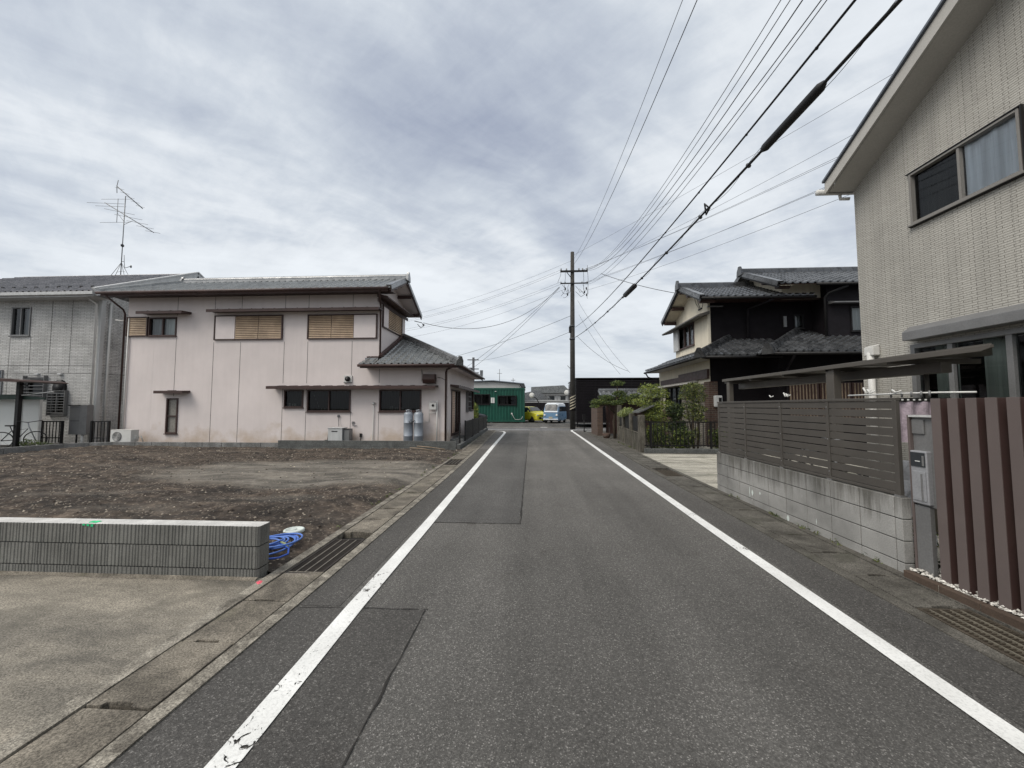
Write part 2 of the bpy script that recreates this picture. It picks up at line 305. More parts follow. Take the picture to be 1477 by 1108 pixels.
# ------------------------------------------------------------------ mesh builder
class MB:
    def __init__(s): s.v = []; s.f = []; s.m = []; s.ms = []; s.sm = []
    def mi(s, m):
        if m not in s.ms: s.ms.append(m)
        return s.ms.index(m)
    def face(s, pts, m, smooth=False):
        b = len(s.v); s.v += [tuple(p) for p in pts]; s.f.append(list(range(b, b+len(pts)))); s.m.append(s.mi(m)); s.sm.append(smooth)
    def mesh(s, vs, fs, m, smooth=False):
        b = len(s.v); s.v += [tuple(p) for p in vs]; k = s.mi(m)
        for f in fs: s.f.append([b+i for i in f]); s.m.append(k); s.sm.append(smooth)
    def box(s, x0, x1, y0, y1, z0, z1, m):
        if x0 > x1: x0, x1 = x1, x0
        if y0 > y1: y0, y1 = y1, y0
        if z0 > z1: z0, z1 = z1, z0
        vs = [(x, y, z) for z in (z0, z1) for y in (y0, y1) for x in (x0, x1)]
        s.mesh(vs, [(0, 2, 3, 1), (4, 5, 7, 6), (0, 1, 5, 4), (2, 6, 7, 3), (0, 4, 6, 2), (1, 3, 7, 5)], m)
    def obox(s, M, sx, sy, sz, m):      # M 4x4, box centred
        vs = [M @ Vector((x*sx/2, y*sy/2, z*sz/2)) for z in (-1, 1) for y in (-1, 1) for x in (-1, 1)]
        s.mesh(vs, [(0, 2, 3, 1), (4, 5, 7, 6), (0, 1, 5, 4), (2, 6, 7, 3), (0, 4, 6, 2), (1, 3, 7, 5)], m)
    def bar(s, a, b, w, h, m, up=(0, 0, 1)):
        a = Vector(a); b = Vector(b); d = (b-a); l = d.length; d.normalize(); u = Vector(up)
        if abs(d.dot(u)) > .99: u = Vector((0, 1, 0))
        x = d.cross(u).normalized(); z = x.cross(d)
        M = Matrix((x, d, z)).transposed().to_4x4(); M.translation = (a+b)/2
        s.obox(M, w, l, h, m)
    def prism(s, pts, vec, m):
        vec = Vector(vec); n = len(pts); a = [Vector(p) for p in pts]; b = [p+vec for p in a]
        fs = [tuple(range(n-1, -1, -1)), tuple(range(n, 2*n))]+[(i, (i+1) % n, n+(i+1) % n, n+i) for i in range(n)]
        s.mesh(a+b, fs, m)
    def tube(s, pts, r, m, n=8, caps=True, smooth=True):
        pts = [Vector(p) for p in pts]; rs = r if isinstance(r, (list, tuple)) else [r]*len(pts); vs = []; fs = []
        prev = None
        for i, p in enumerate(pts):
            d = (pts[min(i+1, len(pts)-1)]-pts[max(i-1, 0)]).normalized()
            if prev is None: u = Vector((0, 0, 1)) if abs(d.z) < .95 else Vector((1, 0, 0)); x = d.cross(u).normalized()
            else: x = (prev-d*prev.dot(d)).normalized()
            prev = x; y = d.cross(x)
            for k in range(n):
                a = 2*math.pi*k/n; vs.append(p+(x*math.cos(a)+y*math.sin(a))*rs[i])
        for i in range(len(pts)-1):
            for k in range(n): fs.append((i*n+k, i*n+(k+1) % n, (i+1)*n+(k+1) % n, (i+1)*n+k))
        if caps: fs.append(tuple(range(n-1, -1, -1))); fs.append(tuple((len(pts)-1)*n+k for k in range(n)))
        s.mesh(vs, fs, m, smooth)
    def lathe(s, c, prof, m, n=16, axis='z'):
        vs = []; fs = []
        for (r, h) in prof:
            for k in range(n):
                a = 2*math.pi*k/n; p = (r*math.cos(a), r*math.sin(a), h)
                if axis == 'x': p = (h, p[0], p[1])
                if axis == 'y': p = (p[0], h, p[1])
                vs.append((c[0]+p[0], c[1]+p[1], c[2]+p[2]))
        for i in range(len(prof)-1):
            for k in range(n): fs.append((i*n+k, i*n+(k+1) % n, (i+1)*n+(k+1) % n, (i+1)*n+k))
        fs.append(tuple(range(n-1, -1, -1))); fs.append(tuple((len(prof)-1)*n+k for k in range(n)))
        s.mesh(vs, fs, m, True)
    def build(s, name, parent=None, bevel=0, recalc=True):
        me = bpy.data.meshes.new(name); org = Vector((0, 0, 0))
        if parent is not None: org = Vector(parent['_o'])
        me.from_pydata([(p[0]-org.x, p[1]-org.y, p[2]-org.z) for p in s.v], [], s.f)
        for m in s.ms: me.materials.append(MATS[m])
        me.polygons.foreach_set('material_index', s.m); me.polygons.foreach_set('use_smooth', s.sm)
        if recalc:
            bm = bmesh.new(); bm.from_mesh(me); bmesh.ops.recalc_face_normals(bm, faces=bm.faces); bm.to_mesh(me); bm.free()
        me.update(); o = bpy.data.objects.new(name, me); COL.objects.link(o)
        if parent is not None: o.parent = parent
        o['_o'] = tuple(org)
        if bevel:
            b = o.modifiers.new('bevel', 'BEVEL'); b.width = bevel; b.segments = 2; b.limit_method = 'ANGLE'; b.angle_limit = R(40)
        return o
def tag(o, label=None, cat=None, group=None, kind=None):
    if label: o['label'] = label
    if cat: o['category'] = cat
    if group: o['group'] = group
    if kind: o['kind'] = kind
    return o
def thing(name, loc, label, cat, group=None):
    o = bpy.data.objects.new(name, None); COL.objects.link(o); o.location = loc; o.empty_display_size = .1; o['_o'] = tuple(loc)
    return tag(o, label, cat, group)
def struct(o): o['kind'] = 'structure'; return o
def copy_tree(o, loc, rz=0, parent=None):
    c = o.copy(); COL.objects.link(c)
    if parent is not None: c.parent = parent
    else: c.location = loc; c.rotation_euler.z = rz
    for ch in list(o.children): copy_tree(ch, None, 0, c)
    return c
class Fr:   # wall frame: plane axis/const, outward sign; d grows inward
    def __init__(s, axis, c, out): s.a = axis; s.c = c; s.o = out
    def P(s, a, z, d=0):
        return (a, s.c-s.o*d, z) if s.a == 'y' else (s.c-s.o*d, a, z)
    def box(s, m, a0, a1, z0, z1, d0, d1, mt):
        p = s.P(a0, z0, d0); q = s.P(a1, z1, d1); m.box(p[0], q[0], p[1], q[1], p[2], q[2], mt)
    def quad(s, m, a0, a1, z0, z1, d, mt):    # facing outward
        pts = [s.P(a0, z0, d), s.P(a1, z0, d), s.P(a1, z1, d), s.P(a0, z1, d)]
        n = (Vector(pts[1])-Vector(pts[0])).cross(Vector(pts[2])-Vector(pts[1]))
        k = (n.y if s.a == 'y' else n.x)*s.o
        m.face(pts if k > 0 else pts[::-1], mt)
    def wall(s, m, a0, a1, z0, z1, holes, mt, depth=.1):
        A = sorted({a0, a1, *[h[0] for h in holes], *[h[1] for h in holes]}); Z = sorted({z0, z1, *[h[2] for h in holes], *[h[3] for h in holes]})
        for i in range(len(A)-1):
            for j in range(len(Z)-1):
                ca, cz = (A[i]+A[i+1])/2, (Z[j]+Z[j+1])/2
                if any(h[0] < ca < h[1] and h[2] < cz < h[3] for h in holes): continue
                s.quad(m, A[i], A[i+1], Z[j], Z[j+1], 0, mt)
        for h in holes:
            for pa in (((h[0], h[2]), (h[1], h[2])), ((h[0], h[3]), (h[1], h[3])), ((h[0], h[2]), (h[0], h[3])), ((h[1], h[2]), (h[1], h[3]))):
                (x0, y0), (x1, y1) = pa; m.face([s.P(x0, y0, 0), s.P(x1, y1, 0), s.P(x1, y1, depth), s.P(x0, y0, depth)], mt)
def window(fr, parent, a0, a1, z0, z1, frame, cuts=(.5,), fw=.045, proud=.04, glass='glass', curtains=((0, 1, 'curtain_white'),), room=.7, sill=True, label=None, cd=.16, bars=0):
    m = MB(); d0, d1 = -proud, .07
    fr.box(m, a0, a0+fw, z0, z1, d0, d1, frame); fr.box(m, a1-fw, a1, z0, z1, d0, d1, frame)
    fr.box(m, a0+fw, a1-fw, z0, z0+fw, d0, d1, frame); fr.box(m, a0+fw, a1-fw, z1-fw, z1, d0, d1, frame)
    for c in cuts:
        x = a0+(a1-a0)*c; fr.box(m, x-fw*.5, x+fw*.5, z0+fw, z1-fw, d0+.015, d1-.01, frame)
    if sill: fr.box(m, a0-.03, a1+.03, z0-.035, z0-.002, -proud-.03, .02, frame)
    w = m.build('window', parent, bevel=.004)
    if label: w['label'] = label
    g = MB(); fr.quad(g, a0+fw, a1-fw, z0+fw, z1-fw, .035, glass); g.build('pane', w, recalc=False)
    for (u0, u1, cm) in curtains:
        q = MB(); A0 = a0+(a1-a0)*u0; A1 = a0+(a1-a0)*u1; n = max(8, int((A1-A0)/.035)); pts = []
        for i in range(n+1):
            a = A0+(A1-A0)*i/n; pts.append((a, cd+.018*math.sin(i*1.35)+.012*math.sin(i*.61+a)))
        for i in range(n):
            q.face([fr.P(pts[i][0], z0, pts[i][1]), fr.P(pts[i+1][0], z0, pts[i+1][1]), fr.P(pts[i+1][0], z1, pts[i+1][1]), fr.P(pts[i][0], z1, pts[i][1])], cm, True)
        q.build('curtain', w, recalc=False)
    r = MB(); e = .003
    for pa in (((a0-e, z0-e), (a1+e, z0-e)), ((a0-e, z1+e), (a1+e, z1+e)), ((a0-e, z0-e), (a0-e, z1+e)), ((a1+e, z0-e), (a1+e, z1+e))):
        (x0, y0), (x1, y1) = pa; r.face([fr.P(x0, y0, .1), fr.P(x1, y1, .1), fr.P(x1, y1, room), fr.P(x0, y0, room)], 'dark_void')
    fr.quad(r, a0, a1, z0, z1, room, 'dark_void'); r.build('interior', w, recalc=False)
    if bars:
        k = MB()
        for i in range(bars+1):
            z = z0-.05+(z1-z0+.1)*i/bars; fr.box(k, a0-.04, a1+.04, z-.012, z+.012, -proud-.09, -proud-.07, 'grey_metal')
        for a in (a0-.05, a1+.04): fr.box(k, a, a+.02, z0-.07, z1+.07, -proud-.10, -.001, 'grey_metal')
        k.build('grille', w)
    return w
def shutters(fr, parent, a0, a1, z0, z1, cols, frame='brown_metal', d=-.03):
    m = MB(); fw = .04
    fr.box(m, a0-fw, a1+fw, z0-fw, z0, -.07, -.001, frame); fr.box(m, a0-fw, a1+fw, z1, z1+fw, -.07, -.001, frame)
    fr.box(m, a0-fw, a0, z0, z1, -.07, -.001, frame); fr.box(m, a1, a1+fw, z0, z1, -.07, -.001, frame)
    w = m.build('shutter_frame', parent)
    for (x0, x1, mt) in cols:
        s = MB()
        if mt.startswith('pink'):
            fr.box(s, x0+.012, x1-.012, z0+.003, z1-.003, -.05, -.002, mt)
        else:
            n = max(4, int((z1-z0)/.068)); fr.box(s, x0+.01, x1-.01, z0+.002, z1-.002, -.02, -.002, 'brown_metal')
            for i in range(n):
                za = z0+(z1-z0)*(i+.10)/n; zb = z0+(z1-z0)*(i+.90)/n
                s.prism([fr.P(x0+.012, za, -.021), fr.P(x0+.012, za, -.055), fr.P(x0+.012, zb, -.028), fr.P(x0+.012, zb, -.021)], (Vector(fr.P(x1-.012, 0, 0))-Vector(fr.P(x0+.012, 0, 0))), mt)
        s.build('shutter', w)
    return w
def awning(fr, parent, a0, a1, z, dep=.42, th=.09, mt='brown_red', rise=.07):
    m = MB(); v = Vector(fr.P(a1, 0, 0))-Vector(fr.P(a0, 0, 0))
    m.prism([fr.P(a0, z+rise, .0), fr.P(a0, z+.035, -dep), fr.P(a0, z-.075, -dep), fr.P(a0, z-.075, -dep+.03), fr.P(a0, z-.02, -dep+.035), fr.P(a0, z+rise-.08, 0)], v, mt)
    n = max(1, int(abs(a1-a0)/.45))
    for i in range(1, n):
        a = a0+(a1-a0)*i/n; s_ = .012
        m.prism([fr.P(a-s_, z+rise+.001, 0), fr.P(a-s_, z+.036, -dep), fr.P(a-s_, z+.050, -dep), fr.P(a-s_, z+rise+.016, 0)], (Vector(fr.P(a+s_, 0, 0))-Vector(fr.P(a-s_, 0, 0))), mt)
    return m.build('awning', parent)
# kawara tiles: O eave start, U along the eave, V horizontal up-slope, D run, rise, limits in u
TW, TR = .265, .235
def wave(u, flat=False):
    p = (u/TW) % 1.0
    return .068*math.exp(-((p-.22)/.105)**2)-.008*math.sin(math.pi*max(0, (p-.40)/.60))
def tiles(m, O, U, V, D, rise, uL, uR, mt, exp=TR, step=.030):
    O = Vector(O); U = Vector(U); V = Vector(V); ln = math.hypot(D, rise); n = max(1, round(ln/exp)); k = rise/D
    for i in range(n):
        s0, s1 = D*i/n, D*(i+1)/n; sm = (s0+s1)/2; a, b = uL(sm), uR(sm)
        if b-a < .05: continue
        us = [a]; st = TW/7; x = math.floor(a/st)*st+st
        while x < b: us.append(x) if x > a+.004 else None; x += st
        us.append(b); row = len(us); vs = []
        for u in us:
            w = wave(u); base = O+U*u
            q = base+V*s0; vs.append((q.x, q.y, q.z+k*s0+step-.045+w))
        for u in us:
            w = wave(u); q = O+U*u+V*s0; vs.append((q.x, q.y, q.z+k*s0+step+w))
        for u in us:
            w = wave(u); q = O+U*u+V*(s1+.015); vs.append((q.x, q.y, q.z+k*(s1+.015)+.004+w))
        fs = []
        for j in range(row-1): fs.append((row+j, row+j+1, 2*row+j+1, 2*row+j)); fs.append((j, j+1, row+j+1, row+j))
        m.mesh(vs, fs, mt, False)
def ridge(m, a, b, w, h, mt, seg=.3, ends=(0, 0)):
    a = Vector(a); b = Vector(b); d = b-a; l = d.length; d.normalize(); x = d.cross(Vector((0, 0, 1))).normalized(); z = x.cross(d)
    def prof(c, k): return [c+x*(px*w*k)+z*(pz*h) for px, pz in ((-.55, -.3), (-.5, .25), (-.42, .27), (-.42, .55), (-.34, .6), (-.28, .85), (-.1, 1), (.1, 1), (.28, .85), (.34, .6), (.42, .55), (.42, .27), (.5, .25), (.55, -.3))]
    n = max(1, int(l/seg)); N_ = 14
    for i in range(n):
        p0 = a+d*(l*i/n); p1 = a+d*(l*(i+1)/n); A = prof(p0, 1.06); B = prof(p1, .97)
        m.mesh(A+B, [(j, (j+1) % N_, N_+(j+1) % N_, N_+j) for j in range(N_)]+[tuple(range(N_-1, -1, -1)), tuple(range(N_, 2*N_))], mt)
    for e_, p, sgn in ((ends[0], a, -1), (ends[1], b, 1)):
        if e_:
            q = p+d*sgn*.02; m.prism([q+x*(px*w*1.2)+z*(pz*h*e_) for px, pz in ((-.75, -.5), (-.6, .5), (-.35, .9), (-.2, 1.25), (.2, 1.25), (.35, .9), (.6, .5), (.75, -.5))], d*sgn*.09, mt)
def foliage(m, clumps, n, size, mats, wts=None, flat=.0):
    tot_ = sum(c[3]*c[4]*c[5] for c in clumps)
    for c in clumps:
        k = int(n*c[3]*c[4]*c[5]/tot_)
        for _ in range(k):
            while True:
                p = Vector((random.uniform(-1, 1), random.uniform(-1, 1), random.uniform(-1, 1)))
                if .25 < p.length < 1 and random.random() < p.length: break
            jag = 1+.5*mnoise.noise(Vector((p.x*2.3+c[0]*3, p.y*2.3+c[1]*3, p.z*2.3+c[2]*3)))
            q = Vector((c[0]+p.x*c[3]*jag, c[1]+p.y*c[4]*jag, c[2]+p.z*c[5]*jag))
            a = Vector((random.gauss(0, 1), random.gauss(0, 1), random.gauss(0, 1)*(1-flat))).normalized()
            b = a.cross(Vector((random.gauss(0, 1), random.gauss(0, 1), random.gauss(0, 1)))).normalized()
            s_ = size*random.uniform(.6, 1.3)
            m.face([q-a*s_*1.25, q-b*s_*.3, q+a*s_*1.25, q+b*s_*.3], random.choices(mats, wts)[0])
# ------------------------------------------------------------------ the setting
def sheet(name, polys, z, m, label=None):
    b = MB()
    for p in polys: b.face([(x, y, z) for x, y in p], m)
    o = b.build(name, recalc=False); struct(o)
    for f in o.data.polygons:
        if f.normal.z < 0: f.flip()
    return o
def rect(x0, x1, y0, y1): return [(x0, y0), (x1, y0), (x1, y1), (x0, y1)]
sheet('ground', [rect(-500, 500, -200, 900)], -.06, 'ground')
def loft(xs_l, xs_r):   # strip between two polylines given as (x,y)
    return [[xs_l[i], xs_r[i], xs_r[i+1], xs_l[i+1]] for i in range(len(xs_l)-1)]
LGI = [(-1.83, -6), (-1.83, 4), (-1.86, 9), (-1.97, 14.6), (-2.12, 19), (-2.30, 24.7)]
RGI = [(2.80, -6), (2.80, 4), (2.82, 10), (2.95, 16), (3.10, 20), (3.15, 24.7)]
def off(pl, d): return [(x+d, y) for x, y in pl]
yl = [-6, 4, 9, 14.6, 19, 24.7]
def xat(pl, y):
    for i in range(len(pl)-1):
        if pl[i][1] <= y <= pl[i+1][1]: k = (y-pl[i][1])/(pl[i+1][1]-pl[i][1]); return pl[i][0]+k*(pl[i+1][0]-pl[i][0])
    return pl[-1][0] if y > pl[-1][1] else pl[0][0]
ys = sorted(set([p[1] for p in LGI+RGI]))
LG = [(xat(LGI, y), y) for y in ys]; RG = [(xat(RGI, y), y) for y in ys]
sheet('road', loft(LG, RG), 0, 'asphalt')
sheet('cross_street', [rect(-70, 70, 24.7, 28.8)], 0, 'asphalt_far')
sheet('car_park', [rect(-30, 30, 28.8, 43.5)], -.004, 'asphalt_new')
sheet('road_patch', [rect(-1.36, -.19, 5.17, 8.4), rect(-1.4, -.21, 8.4, 16.0), rect(-1.5, -.24, 16.02, 24.6)], .004, 'asphalt_new')
sheet('road_patch', [[(-1.83, -3), (-.83, -3), (-.82, 2.97), (-1.83, 2.97)]], .003, 'asphalt_side')
sheet('road_patch', [loft([(2.36, y) for y in (-3, 6, 14, 24)], [(xat(RGI, y), y) for y in (-3, 6, 14, 24)])[i] for i in range(3)], .003, 'asphalt_side')
sheet('road_patch', [[(-1.83, 3.0), (-1.50, 3.0), (-1.50, 14), (xat(LGI, 14), 14), (-1.86, 9)]], .0035, 'asphalt_side')
# seams and cracks in the asphalt: thin wandering dark strips
def seam(name, pts, w, z=.0062, m='crack', jag=.006):
    b = MB(); P = [Vector((*p, 0)) for p in pts]; path = []
    for i in range(len(P)-1):
        n = max(2, int((P[i+1]-P[i]).length/.07))
        for k in range(n): path.append(P[i].lerp(P[i+1], k/n))
    path.append(P[-1]); pr = None
    for i, p in enumerate(path):
        d = (path[min(i+1, len(path)-1)]-path[max(i-1, 0)]).normalized(); s = Vector((-d.y, d.x, 0))
        q = p+s*jag*mnoise.noise(p*6)*2; ww = w*(.35+1.0*abs(mnoise.noise(p*9+Vector((3, 1, 5))))*1.6)
        cur = (q-s*ww/2, q+s*ww/2)
        if pr: b.face([(*pr[0].xy, z), (*cur[0].xy, z), (*cur[1].xy, z), (*pr[1].xy, z)], m)
        pr = cur
    return struct(b.build(name, recalc=False))
seam('road_seam', [(-.825, -2), (-.82, 2.98)], .010); seam('road_seam', [(-1.8, 2.97), (-.80, 2.985)], .012)
seam('road_seam', [(-.17, 5.15), (-.19, 8.4), (-.205, 12.5)], .020); seam('road_seam', [(-1.36, 5.17), (-.17, 5.16)], .013)
seam('road_seam', [(-.22, 12.5), (-.24, 24.5)], .012); seam('road_seam', [(-1.9, 15.97), (-.24, 16.03)], .03)
# painted lines
def line(name, pts, w, z=.0095):
    b = MB(); P = [Vector((*p, 0)) for p in pts]; pr = None
    for i, p in enumerate(P):
        d = (P[min(i+1, len(P)-1)]-P[max(i-1, 0)]).normalized(); s = Vector((-d.y, d.x, 0))*w/2
        cur = (p-s, p+s)
        if pr:
            b.face([(*pr[0].xy, z), (*cur[0].xy, z), (*cur[1].xy, z), (*pr[1].xy, z)], 'line_paint')
        pr = cur
    return struct(b.build(name, recalc=False))
line('road_marking', [(-1.33, -3), (-1.34, 1.7), (-1.375, 3.0), (-1.385, 5), (-1.44, 9), (-1.54, 15), (-1.60, 20), (-1.62, 22), (-1.66, 22.8), (-1.78, 23.5), (-2.05, 23.9), (-2.7, 24.05), (-6, 24.1)], .135)
line('road_marking', [(2.23, -3), (2.24, 2), (2.25, 5.6), (2.30, 11), (2.37, 17.5), (2.42, 23), (2.40, 24.2), (2.5, 25.0), (2.9, 25.4), (4.4, 25.5)], .135)
line('road_marking', [(-3.4, 25.35), (-.2, 25.45)], .12)
line('road_marking', [(3.3, 24.1), (4.2, 24.1)], .25)
sheet('gutter_far', [rect(-12, 3.4, 27.9, 28.35)], .012, 'gutter_edge')
sheet('road_marking', [rect(.55, 1.05, 28.0, 28.35)], .018, 'line_paint')
# drain gutters: edge strips and slabs with gaps
def gutter(name, IN, sgn, ws, mats, y0, y1, grates, joint0, pitch, z=.016, zs=.010):
    b = MB(); e1, sl, e2 = ws
    ysl = [y0+.5*i for i in range(int((y1-y0)/.5)+1)]
    def strip(a, w, zt, m):
        for i in range(len(ysl)-1):
            ya, yb = ysl[i], ysl[i+1]; xa, xb = xat(IN, ya)+sgn*a, xat(IN, yb)+sgn*a
            b.mesh([(xa, ya, -.05), (xa+sgn*w, ya, -.05), (xb+sgn*w, yb, -.05), (xb, yb, -.05), (xa, ya, zt), (xa+sgn*w, ya, zt), (xb+sgn*w, yb, zt), (xb, yb, zt)],
                   [(4, 5, 6, 7), (0, 1, 5, 4), (1, 2, 6, 5), (3, 0, 4, 7), (2, 3, 7, 6)], m)
    strip(0, e1, zs+.003, mats[0]); strip(e1+sl, e2, zs+.012, mats[0])
    o = struct(b.build(name+'_edge', recalc=True))
    c = MB(); y = joint0
    while y > y0: y -= pitch
    while y < y1:
        yb = y+pitch
        if not any(g[0]-.02 < (y+yb)/2 < g[1]+.02 for g in grates):
            ya_, yb_ = y+.006, yb-.006; xa = xat(IN, y)+sgn*(e1+.010); w = sl-.020; xb = xat(IN, yb)+sgn*(e1+.010)
            dz = random.uniform(-.003, .004); t1 = random.uniform(-.002, .002)
            # hand-hole notches at both ends make the ragged dark slots seen in the joints
            h0, h1 = .32*w, .78*w; nt_ = random.uniform(.014, .034)
            def X(f, yy): k = (yy-y)/(yb-y); return xa+(xb-xa)*k+sgn*f
            ring = [(X(0, ya_), ya_), (X(h0, ya_), ya_), (X(h0+.01, ya_), ya_+nt_), (X((h0+h1)/2, ya_), ya_+nt_*random.uniform(.8, 1.3)), (X(h1-.01, ya_), ya_+nt_), (X(h1, ya_), ya_), (X(w, ya_), ya_), (X(w, yb_), yb_), (X(0, yb_), yb_)]
            n = len(ring)
            vs = [(px, py, z+dz+t1*(i % 2)) for i, (px, py) in enumerate(ring)]+[(px, py, -.06) for px, py in ring]
            c.mesh(vs, [tuple(range(n))]+[(i, (i+1) % n, n+(i+1) % n, n+i) for i in range(n)], mats[1])
        y = yb
    c.box(min(xat(IN, y0)+sgn*(e1), xat(IN, y1)+sgn*(e1+sl))-.0, max(xat(IN, y0)+sgn*e1, xat(IN, y1)+sgn*(e1+sl)), y0, y1, -.09, -.055, 'crack')
    s = struct(c.build(name+'_slabs', bevel=.004)); return s
gutter('gutter', LGI, -1, (.10, .375, .10), ('gutter_edge', 'gutter'), .0, 24.5, [(3.52, 4.45), (10.25, 11.1)], 1.94, .545)
gutter('gutter', RGI, 1, (.11, .40, .09), ('gutter_right', 'gutter_right'), .0, 22.5, [(1.4, 3.20), (8.68, 9.56)], 3.75, .555)
def grating(name, IN, sgn, a, w, y0, y1, rows, bars, label, mt, mb, z=.014):
    t = thing(name, (xat(IN, y0)+sgn*(a+w/2), y0, 0), label, 'drain grate'); f = MB(); b = MB()
    def X(u, y): return xat(IN, y)+sgn*(a+u)
    for u in (0, w-.02):
        f.box(X(u, y0), X(u, y0)+sgn*.02, y0, y1, -.03, z, mt)
    f.box(X(.02, y0), X(w-.02, y0), y0, y0+.02, -.03, z, mt); f.box(X(.02, y0), X(w-.02, y0), y1-.02, y1, -.03, z, mt)
    f.build('frame', t)
    for i in range(bars):
        y = y0+.03+(y1-y0-.06)*i/(bars-1); b.box(X(.02, y0), X(w-.02, y0), y-.0035, y+.0035, -.022, z-.004, mt)
    for i in range(1, rows):
        u = w*i/rows; b.box(X(u-.005, y0), X(u+.005, y0), y0+.02, y1-.02, -.02, z+.001, mb)
    for o in [b.build('bars', t)]: pass
    d = MB(); d.face([(X(.02, y0), y0+.02, -.045), (X(w-.02, y0), y0+.02, -.045), (X(w-.02, y0), y1-.02, -.045), (X(.02, y0), y1-.02, -.045)], 'dark_void'); d.build('drain_pit', t, recalc=False)
    return t
grating('drain_grate', LGI, -1, .115, .35, 3.53, 4.44, 4, 46, 'rusty brown steel grate with three pale bars in the left gutter by the blue hose', 'grate', 'grate_bar')
grating('drain_grate', LGI, -1, .115, .35, 10.26, 11.08, 4, 40, 'far small dark grate in the left gutter before the grey kerb wall end', 'grate', 'grate_bar')
grating('drain_grate', RGI, 1, .12, .37, 8.69, 9.55, 5, 40, 'dark grate in the right gutter in front of the pale concrete driveway', 'rust_grate', 'rust_grate')
grating('drain_grate', RGI, 1, .12, .37, 1.42, 2.30, 5, 30, 'nearest rusty grate of the right gutter, cut by the frame edge', 'rust_grate', 'grate_pale')
grating('drain_grate', RGI, 1, .12, .37, 2.315, 3.19, 5, 30, 'rusty grate in the right gutter beside the first brown louver posts', 'rust_grate', 'grate_pale')
# concrete pad, driveway, pavement beside the road
sheet('concrete_pad', [[(-14, -4), (-2.42, -4), (-2.41, 3.42), (-14, 3.42)]], .012, 'pad')
sheet('driveway', [rect(3.40, 9.5, 7.5, 10.85), rect(3.42, 9.5, 10.90, 12.8)], .012, 'drive')
seam('driveway_joint', [(3.4, 10.875), (9.5, 10.875)], .05, .006, 'leaf_dark', .0)
sheet('side_strip', [loft([(xat(RGI, y)+.6, y) for y in (12.9, 16, 20, 24.5)], [(4.6, y) for y in (12.9, 16, 20, 24.5)])[i] for i in range(3)], -.002, 'gutter_right')
sheet('side_strip', [[(-2.62, 13.4), (-2.42, 13.4), (-2.70, 19), (-2.88, 24.7), (-3.0, 24.7)]], -.002, 'gutter_right')
sheet('yard', [rect(3.5, 30, -3, 7.4)], -.01, 'yard_soil')
sheet('yard_paving', [rect(3.95, 6.19, 3.9, 7.49)], .008, 'drive')
sheet('yard', [rect(4.6, 30, 12.95, 24.5)], -.01, 'yard_soil')
sheet('yard', [rect(-40, -2.9, 13.5, 24.6)], -.01, 'ground')
# bare lot: displaced soil
def lot():
    x0, x1, y0, y1 = -16.55, -2.40, 3.52, 13.5; st = .06; nx = int((x1-x0)/st)+1; ny = int((y1-y0)/st)+1
    vs = []; sm = []
    for j in range(ny):
        y = y0+(y1-y0)*j/(ny-1)
        for i in range(nx):
            x = x0+(x1-x0)*i/(nx-1)
            if y > 13.35: pass
            s = .5+.5*mnoise.noise(Vector((x*.25, y*.5, 3)))
            cx = max(0, 1-((x+5.0)/4.2)**2-((y-8.7)/1.9)**2)
            k = min(1, max(0, cx*2.2+(.25*mnoise.noise(Vector((x*.9, y*1.6, 8)))))); k2 = min(1, max(0, (mnoise.noise(Vector((x*.5, y*1.4, 1)))-.15)*2.2))*.45
            w = max(k, k2); sm.append(w)
            big = mnoise.noise(Vector((x*.55, y*.8, 0)))*.055; row = mnoise.noise(Vector((x*.7, y*3.2, 5)))*.050
            c = (abs(mnoise.noise(Vector((x*5, y*5, 2))))*.06+mnoise.noise(Vector((x*13, y*13, 4)))*.022)*(1-.85*w)
            edge = min(1, max(0, (-2.42-x)/.35)); base = .02+.045*edge
            vs.append((x, y, base+(big+row+c)*edge))
    fs = [(j*nx+i, j*nx+i+1, (j+1)*nx+i+1, (j+1)*nx+i) for j in range(ny-1) for i in range(nx-1)]
    me = bpy.data.meshes.new('lot'); me.from_pydata(vs, [], fs); me.materials.append(MATS['soil'])
    ca = me.color_attributes.new('smooth', 'FLOAT_COLOR', 'POINT'); ca.data.foreach_set('color', [q for v in sm for q in (v, v, v, 1)])
    me.polygons.foreach_set('use_smooth', [True]*len(fs)); o = bpy.data.objects.new('soil_lot', me); COL.objects.link(o); struct(o)
    H = {}
    for (x, y, z) in vs: H[(round(x/st), round(y/st))] = z
    return vs, nx, ny, x0, y0, x1, y1, sm
LV, LNX, LNY, LX0, LY0, LX1, LY1, LSM = lot()
def soil_z(x, y):
    i = min(LNX-1, max(0, round((x-LX0)/(LX1-LX0)*(LNX-1)))); j = min(LNY-1, max(0, round((y-LY0)/(LY1-LY0)*(LNY-1)))); return LV[j*LNX+i][2], LSM[j*LNX+i]
def lump(b, x, y, z, r, m, fl=.6):
    a = random.uniform(0, 6.28); pts = []
    for (px, py, pz) in ((1, 0, 0), (.3, .9, 0), (-.8, .6, 0), (-.9, -.5, 0), (.2, -1, 0), (0, 0, 1), (.1, -.1, -.6)):
        k = random.uniform(.7, 1.2); X_, Y_ = px*k*r, py*k*r*random.uniform(.6, 1)
        pts.append((x+X_*math.cos(a)-Y_*math.sin(a), y+X_*math.sin(a)+Y_*math.cos(a), z+pz*r*fl))
    b.mesh(pts, [(0, 1, 5), (1, 2, 5), (2, 3, 5), (3, 4, 5), (4, 0, 5), (1, 0, 6), (2, 1, 6), (3, 2, 6), (4, 3, 6), (0, 4, 6)], m)
b = MB()
